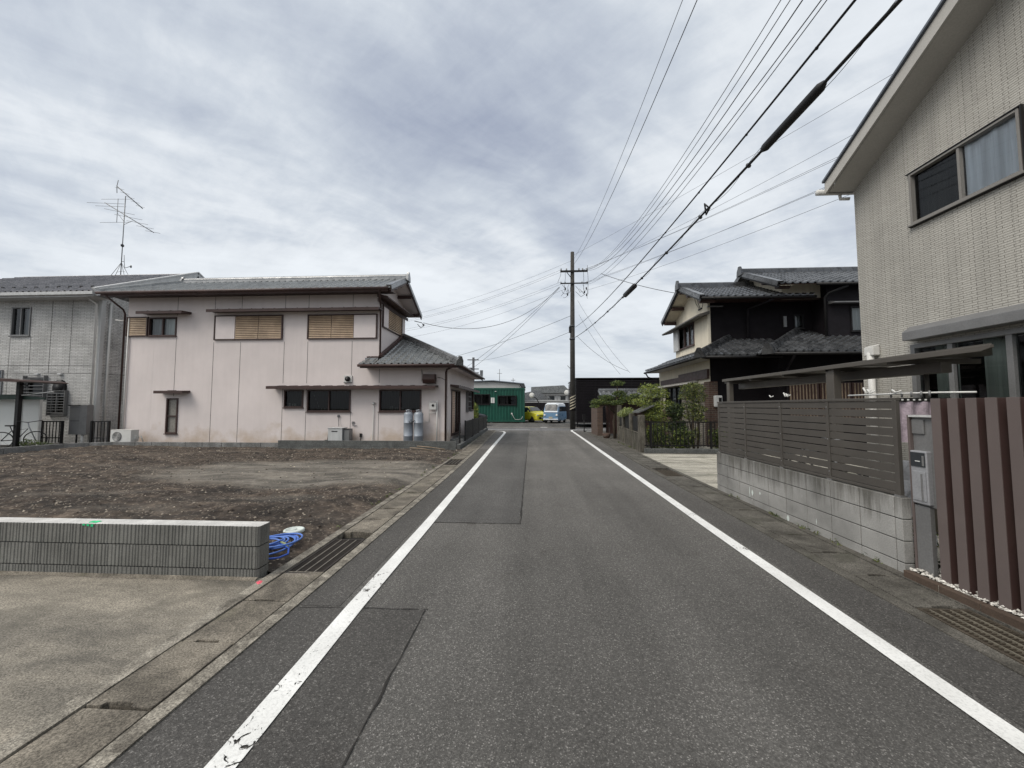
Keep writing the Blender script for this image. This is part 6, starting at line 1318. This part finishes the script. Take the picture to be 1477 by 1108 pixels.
def far():
    t = thing('storage_shed', (-6, 46, 0), 'long pale grey shed with a shallow blue-grey roof behind the green container', 'building')
    b = MB(); b.box(-13, -1.55, 45, 55, 0, 4.15, 'sheet_grey'); b.prism([(-13, 45, 4.15), (-1.55, 45, 4.15), (-4.6, 45, 4.42), (-13, 45, 4.3)], (0, 10, 0), 'sheet_grey'); b.build('wall', t)
    b = MB(); b.prism([(-1.0, 44.7, 4.12), (-4.6, 44.7, 4.48), (-13, 44.7, 4.26), (-13, 44.7, 4.36), (-4.6, 44.7, 4.58), (-1.0, 44.7, 4.22)], (0, 10.5, 0), 'roof_blue_grey'); b.build('roof', t)
    b = MB(); b.tube([(-3.9, 45, 4.4), (-3.9, 45, 5.9)], .03, 'grey_metal', 4); b.tube([(-4.2, 45, 5.4), (-3.6, 45, 5.4)], .02, 'grey_metal', 4); b.tube([(-2.3, 45, 4.3), (-2.3, 45, 4.85)], .03, 'grey_metal', 4); b.tube([(-2.55, 45, 4.6), (-2.05, 45, 4.6)], .03, 'grey_metal', 4); b.build('antenna', t)
    t = thing('far_house', (-.5, 62, 0), 'distant house with a dark grey tiled roof between the container and the vehicles', 'house')
    b = MB(); b.box(-1.5, 2.4, 60, 66, 0, 2.6, 'sheet_grey'); b.build('wall', t); b = MB(); b.prism([(-2.2, 59.5, 2.5), (3.0, 59.5, 2.5), (.6, 59.5, 4.0), (-2.2, 59.5, 3.4)], (0, 7, 0), 'tile_grey'); b.build('roof', t)
    t = thing('far_house', (3.6, 70, 0), 'distant two-storey grey house with a long pale hipped roof above the yellow car', 'house')
    b = MB(); b.box(.5, 6.4, 70, 78, 0, 3.9, 'sheet_grey'); b.build('wall', t); b = MB(); b.prism([(-.3, 69.3, 3.9), (7.0, 69.3, 3.9), (5.6, 69.3, 5.3), (-.3, 69.3, 5.0)], (0, 9, 0), 'tile_light'); b.build('roof', t)
    b = MB()
    for x in (1.2, 3.0, 5.0): b.box(x, x+.9, 69.95, 69.99, 2.6, 3.5, 'car_glass')
    b.build('window', t)
    t = thing('far_canopy', (5, 56, 0), 'pale open canopy roof on thin posts behind the blue van', 'canopy')
    b = MB(); b.box(1.6, 6.0, 54, 58, 3.05, 3.2, 'grey_metal'); b.build('roof', t)
    for x in (2.0, 3.4, 4.8): b = MB(); b.box(x-.05, x+.05, 54, 54.1, 0, 3.05, 'grey_metal'); b.build('post', t)
    t = thing('far_house', (6, 75, 0), 'distant low house with a small dark gable right of the canopy', 'house')
    b = MB(); b.box(4.9, 8.2, 74, 80, 0, 2.7, 'cream'); b.build('wall', t); b = MB(); b.prism([(4.6, 73.5, 2.6), (8.6, 73.5, 2.6), (6.4, 73.5, 3.9)], (0, 7, 0), 'tile_dark'); b.build('roof', t)
    t = thing('far_block', (9, 95, 0), 'tall pale apartment block edge just left of the utility pole', 'building')
    b = MB(); b.box(8.9, 14, 95, 105, 0, 6.0, 'sheet_grey'); b.build('wall', t)
    b = MB()
    for k in range(5): b.box(8.88, 14, 94.9, 94.98, .9+k*1.15, 1.35+k*1.15, 'car_glass')
    b.build('window', t)
    t = thing('low_building', (3, 50, 0), 'long low pale building behind the car park fence', 'building')
    b = MB(); b.box(-.9, 14, 48, 52, 0, 2.15, 'sheet_grey'); b.build('wall', t); b = MB(); b.box(-1.1, 14.1, 47.8, 52.2, 2.16, 2.30, 'white_trim'); b.build('roof', t)
    t = thing('car_park_fence', (3, 43.6, 0), 'dark car park fence with a pale top rail behind the blue van', 'fence')
    b = MB(); b.box(-1.0, 14, 43.5, 43.56, .1, 1.95, 'black_wall_soft'); b.build('panel', t); b = MB(); b.box(-1.0, 14, 43.46, 43.60, 1.96, 2.03, 'white_trim'); b.build('rail', t)
    for i, (x, y, z, lab) in enumerate(((-.05, 42.5, 2.75, 'round traffic mirror on a curved post beside the green container'), (3.62, 40.5, 2.95, 'round traffic mirror on a curved dark post beside the utility pole'))):
        t = thing('traffic_mirror', (x, y, 0), lab, 'traffic mirror')
        b = MB(); b.tube([(x+(.75 if i else .7), y, 0), (x+(.72 if i else .7), y, 1.9), (x+.5, y, 2.35), (x+.12, y-.05, z-.12)], .055, 'black_metal', 7); b.build('post', t)
        b = MB(); b.lathe((x-.05, y-.1, z), [(.27, .05), (.29, 0), (.26, -.03), (.12, -.07), (0, -.08)], 'white_pvc', 18, 'y'); b.build('mirror', t)
    t = thing('hedge', (20, 120, 0), 'low line of distant trees along the horizon', 'trees')
    b = MB(); foliage(b, [(-30+i*4.1, 125+random.uniform(-5, 5), 1.6, 3.2, 2.5, random.uniform(1.6, 2.8)) for i in range(28)], 9000, .5, ['leaf_dark', 'leaf_mid'])
    bpy.data.objects.remove(t); tag(b.build('tree_line', recalc=False), 'low line of distant trees along the horizon beyond the car park', 'trees', kind='stuff')
far()
# ------------------------------------------------------------------ vehicles
def wheel(parent, M, x, y, r, w):
    b = MB(); b.lathe((0, 0, 0), [(r*.62, -w/2), (r*.97, -w/2), (r, -w*.35), (r, w*.35), (r*.97, w/2), (r*.62, w/2)], 'tyre', 20, 'y'); b.v = [tuple(M @ Vector((p[0]+x, p[1]+y, p[2]+r))) for p in b.v]; o = b.build('wheel', parent)
    c = MB(); c.lathe((0, 0, 0), [(r*.64, -w*.46), (r*.5, -w*.40), (r*.2, -w*.46), (0, -w*.46)], 'rim', 14, 'y'); c.lathe((0, 0, 0), [(r*.64, w*.46), (r*.5, w*.40), (r*.2, w*.46), (0, w*.46)], 'rim', 14, 'y')
    c.v = [tuple(M @ Vector((p[0]+x, p[1]+y, p[2]+r))) for p in c.v]; c.build('rim', o)
def loft_body(b, secs, mats):   # secs: list of (x, [(half width, z)...]) ; symmetrical
    n = len(secs[0][1])
    for i in range(len(secs)-1):
        xa, A = secs[i]; xb, B = secs[i+1]
        for j in range(n-1):
            m = mats(i, j)
            for s in (1, -1): b.face([(xa, s*A[j][0], A[j][1]), (xb, s*B[j][0], B[j][1]), (xb, s*B[j+1][0], B[j+1][1]), (xa, s*A[j+1][0], A[j+1][1])], m, False)
        b.face([(xa, A[-1][0], A[-1][1]), (xb, B[-1][0], B[-1][1]), (xb, -B[-1][0], B[-1][1]), (xa, -A[-1][0], A[-1][1])], mats(i, n-1))
        b.face([(xa, A[0][0], A[0][1]), (xb, B[0][0], B[0][1]), (xb, -B[0][0], B[0][1]), (xa, -A[0][0], A[0][1])], 'black_metal')
    for k in (0, -1):
        x, A = secs[k]; b.face([(x, a, z) for a, z in A]+[(x, -a, z) for a, z in A[::-1]], mats(k, 0))
def van():
    t = thing('parked_van', (1.75, 35.2, 0), 'retro light blue and white microvan parked in the car park', 'van')
    M = Matrix.Translation((1.62, 35.1, 0)) @ Matrix.Rotation(R(-90-18), 4, 'Z')      # local +x is the nose
    # nose at x=0, tail at x=-3.3
    def sec(x, zb, wt=.70, zt=1.72): return (x, [(.70, .22), (.735, .40), (.735, .62), (.73, .95), (.715, 1.02), (wt-.03, zt-.18), (wt-.08, zt), (wt-.26, zt+.12)])
    secs = [(0.02, [(.60, .30), (.66, .42), (.68, .62), (.66, .92), (.64, 1.00), (.56, 1.02), (.50, 1.03), (.3, 1.04)]), (-.06, [(.66, .24), (.71, .40), (.72, .62), (.70, .95), (.69, 1.04), (.64, 1.10), (.58, 1.11), (.3, 1.12)]), (-.28, sec(0, 0, .69, 1.60)[1]), (-.55, sec(0, 0, .70, 1.74)[1]), (-2.9, sec(0, 0, .70, 1.74)[1]), (-3.2, [(.68, .26), (.71, .40), (.71, .62), (.70, .95), (.69, 1.02), (.62, 1.5), (.56, 1.62), (.4, 1.72)])]
    b = MB(); loft_body(b, secs, lambda i, j: ('car_glass' if j > 5 else 'van_blue') if i == 1 else ('van_blue' if j < 5 else 'van_white')); b.v = [tuple(M @ Vector(p)) for p in b.v]; b.build('body', t, bevel=.02)
    def part(nm, f, bev=0):
        b = MB(); f(b); b.v = [tuple(M @ Vector(p)) for p in b.v]; return b.build(nm, t, bevel=bev)
    part('windscreen', lambda b: b.prism([(-.09, -.58, 1.12), (-.09, .58, 1.12), (-.275, .56, 1.58), (-.275, -.56, 1.58)], (.02, 0, .01), 'car_glass'))
    part('side_window', lambda b: [b.box(-1.05, -.50, -.735, -.70, 1.08, 1.50, 'car_glass'), b.box(-2.1, -1.12, -.735, -.70, 1.08, 1.50, 'car_glass'), b.box(-3.0, -2.2, -.735, -.70, 1.08, 1.50, 'car_glass')])
    part('side_window', lambda b: [b.box(-1.05, -.50, .70, .735, 1.08, 1.50, 'car_glass'), b.box(-3.0, -1.12, .70, .735, 1.08, 1.50, 'car_glass')])
    part('front_panel', lambda b: b.box(.01, .035, -.46, .46, .48, .93, 'van_blue'), .02); part('belt_trim', lambda b: b.box(-.0, .05, -.62, .62, .985, 1.015, 'van_white'))
    for y in (-.56, .56): part('headlight', lambda b: b.lathe((.02, y, .74), [(.10, -.02), (.10, .04), (.08, .055), (0, .06)], 'lamp_lens', 16, 'x'))
    part('bumper', lambda b: b.box(-.02, .08, -.70, .70, .30, .42, 'van_white'), .03); part('licence_plate', lambda b: b.box(.081, .09, -.17, .17, .44, .60, 'stripe_yellow'))
    part('door_mirror', lambda b: b.box(-.35, -.22, -.90, -.76, 1.08, 1.28, 'black_metal'), .02); part('door_mirror', lambda b: b.box(-.35, -.22, .76, .90, 1.08, 1.28, 'black_metal'), .02)
    part('side_trim', lambda b: [b.box(-3.1, -.6, -.745, -.73, .985, 1.015, 'van_white'), b.box(-3.1, -.6, -.745, -.73, .55, .57, 'van_white')])
    for x in (-.62, -2.55):
        for y in (-.64, .64): wheel(t, M, x, y, .27, .16)
van()
def hatch(name, loc, rz, col, label, cat='car'):
    t = thing(name, loc, label, cat); M = Matrix.Translation(loc) @ Matrix.Rotation(rz, 4, 'Z')
    def s(w, zb, zt, g=0): return [(w-.06, .20), (w, .34), (w+.01, .60), (w-.02, zb-.04), (w-.06, zb), (w-.14, zb+(zt-zb)*.5), (w-.24, zt-.04), (w-.36, zt)]
    secs = [(0, s(.66, .70, .76)), (-.12, s(.78, .82, .87)), (-.85, s(.83, .96, 1.02)), (-1.05, s(.83, .97, 1.10)), (-1.55, s(.83, .98, 1.46)), (-2.3, s(.83, .98, 1.52)), (-3.2, s(.83, .98, 1.45)), (-3.6, s(.80, .98, 1.10)), (-3.72, s(.74, .85, .95))]
    b = MB(); loft_body(b, secs, lambda i, j: 'car_glass' if (j in (4, 5) and 3 <= i <= 5) else col); b.v = [tuple(M @ Vector(p)) for p in b.v]; b.build('body', t, bevel=.015)
    def part(nm, f, bev=0):
        b = MB(); f(b); b.v = [tuple(M @ Vector(p)) for p in b.v]; return b.build(nm, t, bevel=bev)
    part('windscreen', lambda b: b.prism([(-.98, -.60, 1.07), (-.98, .60, 1.07), (-1.50, .50, 1.45), (-1.50, -.50, 1.45)], (.012, 0, .02), 'car_glass'))
    part('grille', lambda b: b.box(-.06, .02, -.45, .45, .34, .50, 'black_metal'), .02); part('upper_grille', lambda b: b.box(-.06, .012, -.40, .40, .60, .66, 'black_metal'), .01)
    for y in (-.58, .58): part('headlight', lambda b: b.box(-.16, .0, y-.13, y+.13, .62, .76, 'lamp_lens'), .03)
    part('licence_plate', lambda b: b.box(.021, .03, -.17, .17, .38, .48, 'panel_white'))
    for y in (-.90, .90): part('door_mirror', lambda b: b.box(-1.22, -1.10, y-.08, y+.08, .98, 1.12, col), .03)
    for x in (-.68, -3.0):
        for y in (-.74, .74): wheel(t, M, x, y, .30, .18)
    return t
hatch('parked_car', (.95, 37.0, 0), R(-90+38), 'car_yellow', 'bright yellow hatchback parked beside the green container')
hatch('parked_car', (-3.75, 31.2, 0), 0, 'car_black', 'dark car glimpsed between the pink house and the green container')

# ------------------------------------------------------------------ utility pole and power lines
PX_, PY_ = 2.78, 26.4
def pole():
    t = thing('utility_pole', (PX_-.08, PY_, 0), 'dark concrete utility pole with two crossarms at the end of the street', 'utility pole')
    b = MB(); b.tube([(2.70, PY_, 0), (2.73, PY_, 5.5), (2.78, PY_, 12.25)], [.185, .165, .125], 'pole', 16); b.build('pole', t)
    b = MB(); b.box(1.92, 3.80, PY_-.22, PY_-.13, 10.78, 10.90, 'black_metal'); c1 = b.build('crossarm', t)
    b = MB(); b.box(1.92, 3.80, PY_-.21, PY_-.14, 9.96, 10.03, 'black_metal'); c2 = b.build('crossarm', t)
    b = MB(); b.bar((2.35, PY_-.17, 10.8), (2.66, PY_-.15, 10.4), .04, .04, 'black_metal'); b.build('brace', t)
    for x in (1.98, 2.35, 3.2, 3.45, 3.75):
        b = MB(); b.lathe((x, PY_-.17, 10.90), [(.03, 0), (.055, .03), (.035, .07), (.06, .10), (.03, .15), (0, .16)], 'insulator', 8); b.build('insulator', c1)
    for x in (1.97, 2.25, 3.4, 3.75):
        b = MB(); b.lathe((x, PY_-.17, 10.03), [(.02, 0), (.04, .03), (.02, .09), (0, .12)], 'insulator', 8); b.build('insulator', c2)
    b = MB(); b.tube([(3.78, PY_-.17, 10.9), (3.78, PY_-.17, 11.25)], .012, 'wire', 4); b.build('spike', c1)
    b = MB(); random.seed(3)
    for (xa, za, xb, zb, sg) in ((1.98, 10.9, 1.75, 10.0, .1), (2.3, 10.8, 2.2, 10.0, -.1), (3.5, 10.8, 3.5, 9.5, 0), (3.78, 10.8, 3.8, 9.2, .05), (2.05, 9.9, 2.5, 9.5, .3), (2.2, 9.9, 2.0, 9.1, .25), (2.45, 9.6, 2.15, 9.0, .3), (2.6, 9.7, 2.05, 9.5, .4), (2.95, 9.8, 3.45, 9.4, .25), (2.95, 9.4, 3.6, 9.2, .3), (3.2, 9.6, 3.7, 9.5, .35), (3.45, 9.9, 3.55, 9.2, .15), (3.7, 9.7, 3.75, 8.9, .1), (2.3, 9.3, 2.5, 9.9, .2)):
        b.tube([(xa+(xb-xa)*k/6+math.sin(k)*sg*.25, PY_-.2-.15*math.sin(k*.5), za+(zb-za)*k/6-math.sin(math.pi*k/6)*sg) for k in range(7)], .012, 'wire', 4)
    for (x, z) in ((3.55, 9.35), (3.7, 9.15), (3.68, 9.6), (2.4, 9.2), (2.25, 9.6)): b.lathe((x, PY_-.25, z), [(.03, -.09), (.05, -.05), (.05, .05), (.03, .09)], 'wire_grey', 6)
    b.build('jumper_wires', t)
    b = MB(); b.lathe((2.71, PY_, 1.25), [(.196, 0), (.196, 1.05)], 'black_wall_soft', 16); b.build('guard_sleeve', t)
    for k in range(5):
        b = MB(); pts = []
        for j in range(9):
            a = math.pi*(1.05+.9*j/8); z = 1.28+k*.19+j*.030
            pts.append((2.71+.200*math.cos(a), PY_+.200*math.sin(a), z))
        for j in range(8):
            p, q = pts[j], pts[j+1]; b.face([p, q, (q[0], q[1], q[2]+.075), (p[0], p[1], p[2]+.075)], 'stripe_yellow')
        b.build('reflective_stripe', t, recalc=False)
    b = MB(); b.tube([(2.73, PY_-.16, 3.9), (2.35, PY_-.3, 4.3)], .02, 'grey_metal', 5); b.build('step_bolt', t)
    b = MB(); b.lathe((2.72, PY_, 6.1), [(.19, 0), (.19, .12)], 'wire_grey', 12); b.lathe((2.72, PY_, 7.0), [(.185, 0), (.185, .10)], 'wire_grey', 12); b.box(2.5, 2.62, PY_-.15, PY_+.1, 6.6, 7.0, 'black_metal'); b.build('clamp_band', t)
pole()
def wire(pts, r, label, n=30, m='wire', y0=-5, y1=26.35, deg=2, group=None, xs=None):
    Yv = np.array([p[1] for p in pts]); c = np.polyfit(Yv, np.array([p[2] for p in pts]), deg); cx = np.polyfit(Yv, np.array([p[0] for p in pts]), 1)
    b = MB(); P = []
    for i in range(n+1):
        y = y0+(y1-y0)*i/n; P.append((float(np.polyval(cx, y)), y, float(np.polyval(c, y))))
    b.tube(P, r, m, 5, smooth=True); o = b.build('power_line'); return tag(o, label, 'power line', group)
G_ = 'wires strung along the street to the utility pole'
wire([(2.7, 6.62, 8.8), (2.7, 15.99, 9.65), (2.7, 22.05, 10.52), (2.7, 26.3, 11.5)], .006, 'leftmost thin wire running from the top edge to the pole top', group=G_)
wire([(2.75, 6.18, 8.3), (2.75, 16.02, 9.2), (2.75, 22.05, 10.3), (2.75, 26.3, 11.2)], .008, 'second thin wire from the left, running to the pole top', group=G_)
def wline(tgt, X1, Xe, r, label, ze):
    # world points of one cable: (y, z) seen on the plane that runs from X1 near the camera to Xe at the pole
    pts = [(X1+(Xe-X1)*y/26.4, y, z) for y, z in tgt]; pts.append((Xe, 26.3, ze)); pts.append((Xe, 26.3, ze)); return wire(pts, r, label, deg=3 if False else 2, group=G_)
wline([(5.0, 7.0), (6.7, 6.9), (8.5, 6.95), (13.4, 7.75), (21.5, 9.6)], 3.15, 3.75, .006, 'first of the five crossarm wires counted from the left', 10.95)
wline([(4.85, 6.75), (6.6, 6.72), (8.6, 6.8), (13.5, 7.6), (21.5, 9.5)], 3.15, 3.70, .006, 'second of the five crossarm wires counted from the left', 10.93)
wline([(4.6, 6.5), (6.5, 6.5), (9.6, 6.85), (14, 7.55), (21.5, 9.3)], 3.18, 3.72, .008, 'third and slightly thicker crossarm wire, counted from the left', 10.9)
wline([(4.3, 6.2), (6.0, 6.25), (8.2, 6.4), (11.4, 6.85), (21.5, 8.9)], 3.18, 3.70, .007, 'fourth of the five crossarm wires counted from the left', 10.0)
wline([(4.15, 6.0), (5.9, 6.15), (7.9, 6.3), (11.2, 6.6), (21.5, 8.6)], 3.18, 3.65, .006, 'fifth crossarm wire from the left, next to the thick twin cable', 9.9)
def twin(tgt, X, r, sep, label, zc, loops=0):
    c = np.polyfit([p[0] for p in tgt], [p[1] for p in tgt], 2); t = thing('cable_bundle', (X, 12, float(np.polyval(c, 12))), label, 'cable bundle')
    def Z(y): return float(np.polyval(c, y))
    b = MB(); b.tube([(X, -5+31.2*i/34, Z(-5+31.2*i/34)) for i in range(35)], r, 'wire', 6); b.build('cable', t)
    b = MB(); b.tube([(X+sep, -5+31.2*i/34, Z(-5+31.2*i/34)+sep*.8) for i in range(35)], r*.6, 'wire', 5); b.build('messenger_wire', t)
    if loops:
        b = MB(); P = []
        for i in range(300):
            y = -1+18*i/300; a = y*3.1; P.append((X+sep*.5+.035*math.cos(a), y, Z(y)+sep*.4+.045*math.sin(a)))
        b.tube(P, .0035, 'wire', 4); b.build('lashing_wire', t)
    for y in (3.9, 5.2, 6.7, 8.4, 10.3, 12.5, 15, 18, 21): b = MB(); b.lathe((X+sep*.5, y, Z(y)+sep*.4), [(sep*.4, -.02), (sep*.7, 0), (sep*.4, .02)], 'wire_grey', 8, 'y'); b.build('cable_clip', t)
    return t, Z
tC, ZC = twin([(3.41, 5.19), (4.82, 5.22), (6.61, 5.27), (13.63, 5.63), (26.3, 6.95)], 2.9, .012, .028, 'thinner twin communication cable running above the thick one to the pole', 0)
tD, ZD = twin([(3.0, 4.74), (3.77, 4.76), (5.55, 4.80), (10.81, 4.97), (26.3, 6.25)], 2.9, .016, .055, 'thick twisted communication cable bundle sagging along the right of the street', 0, 1)
b = MB(); X = 2.915; b.tube([(X, 3.82, ZD(3.82)+.015), (X, 3.88, ZD(3.88)+.01), (X, 4.80, ZD(4.80)+.01), (X, 4.88, ZD(4.88)+.015)], [.025, .050, .050, .022], 'wire', 14); tag(b.build('cable_closure'), 'long black splice tube hanging on the thick cable near the beige house', 'cable closure')
b = MB(); b.tube([(X, 10.9, ZD(10.9)), (X, 11.0, ZD(11)), (X, 12.1, ZD(12.1)), (X, 12.2, ZD(12.2))], [.03, .075, .075, .03], 'wire', 12); tag(b.build('cable_closure'), 'smaller black splice tube on the thick cable near the pole', 'cable closure')
b = MB(); b.tube([(2.9, 6.35, ZD(6.35)+.03), (2.88, 6.42, ZD(6.4)+.12), (2.93, 6.5, ZD(6.5)+.02), (2.9, 6.42, ZD(6.4)-.07), (2.95, 6.38, ZD(6.4)+.03)], .014, 'wire', 5); tag(b.build('cable_knot'), 'small tangled clamp on the thick cable below the splice tube', 'cable clamp')
def cross(a, b_, sag, r, label, m='wire', grp='wires crossing the street at the pole'):
    a = Vector(a); b_ = Vector(b_); k = MB(); k.tube([a.lerp(b_, i/22)-Vector((0, 0, sag*4*(i/22)*(1-i/22))) for i in range(23)], r, m, 4); return tag(k.build('power_line'), label, 'power line', grp)
Rr = [((3.78, 26.2, 10.9), (12, 7.5, 9.95), .25, 'topmost wire rising right from the upper crossarm over the beige gable'),
      ((3.5, 26.2, 10.9), (12, 7.5, 9.28), .25, 'second wire rising right from the upper crossarm'),
      ((3.3, 26.2, 10.85), (12, 7.5, 9.18), .25, 'third wire rising right from the upper crossarm'),
      ((3.75, 26.2, 10.0), (12, 7.5, 8.55), .25, 'fourth wire rising right, from the lower crossarm'),
      ((3.5, 26.2, 10.0), (12, 7.5, 8.45), .25, 'fifth wire rising right, from the lower crossarm'),
      ((3.75, 26.2, 9.5), (12, 7.5, 8.0), .30, 'lowest wire rising right under the lower crossarm'),
      ((2.85, 26.3, 12.0), (12, 7.5, 10.9), .15, 'faint high wire from the pole top towards the beige roof')]
for i, (a, b_, s_, lb) in enumerate(Rr): cross(a, b_, s_, .0065, lb, 'wire_grey')
Ll = [((2.7, 26.3, 11.6), (-14, 36, 9.9), .5, 'highest wire running left from the pole top to the pink house side'),
      ((1.98, 26.2, 10.95), (-14, 36, 9.5), .5, 'second wire running left, from the upper crossarm end'),
      ((2.35, 26.2, 10.95), (-14, 36, 9.35), .5, 'third wire running left, from the upper crossarm'),
      ((1.97, 26.2, 10.1), (-14, 36, 8.7), .5, 'fourth wire running left, from the lower crossarm end'),
      ((2.25, 26.2, 10.05), (-14, 36, 8.5), .5, 'fifth wire running left, from the lower crossarm'),
      ((2.25, 26.2, 9.6), (-14, 36, 7.9), .6, 'sixth faint wire running left below the lower crossarm'),
      ((2.62, 26.3, 7.75), (-12, 40, 6.0), .4, 'upper communication wire running left from the middle of the pole'),
      ((2.6, 26.3, 6.65), (-11.6, 70, 9.9), .6, 'lower communication wire running left to the distant pole'),
      ((1.85, 26.2, 9.75), (-5.6, 31, 4.6), .3, 'left one of two steep dark wires dropping behind the hipped roof'),
      ((1.88, 26.2, 9.7), (-5.2, 31, 4.4), .3, 'right one of two steep dark wires dropping behind the hipped roof')]
for i, (a, b_, s_, lb) in enumerate(Ll): cross(a, b_, s_, .012 if i > 5 else .007, lb, 'wire' if i > 5 else 'wire_grey')
cross((1.85, 26.2, 9.72), (-5.2, 17.9, 5.52), 1.25, .011, 'sagging service wire from the crossarm to the far eave of the pink house')
cross((3.62, 20.2, 8.55), (6.6, 17.3, 6.55), .10, .012, 'service wire dropping to the cream gable of the black house')
cross((3.0, 25.5, 8.6), (6.0, 24, 3.6), .3, .007, 'upper faint drop wire going down right of the pole', 'wire_grey')
cross((2.95, 24.5, 7.4), (5.4, 24, 3.5), .2, .007, 'middle faint drop wire going down right of the pole', 'wire_grey')
cross((2.9, 25.2, 6.15), (5.9, 24, 3.7), .3, .009, 'lowest drop wire going down right of the pole')
t = thing('distant_utility_pole', (-11.2, 70, 0), 'thin distant utility pole above the roof edge of the pink house annex', 'utility pole')
b = MB(); b.tube([(-10.9, 70, 0), (-10.9, 70, 10.5)], .22, 'wire_grey', 8); b.build('pole', t)
for z in (10.0, 8.3, 7.6): b = MB(); b.box(-12.0, -9.9, 69.9, 70.1, z, z+.15, 'wire_grey'); b.build('crossarm', t)
b = MB(); b.lathe((-11.4, 69.8, 7.7), [(.3, 0), (.3, .9)], 'wire_grey', 8); b.build('transformer', t)
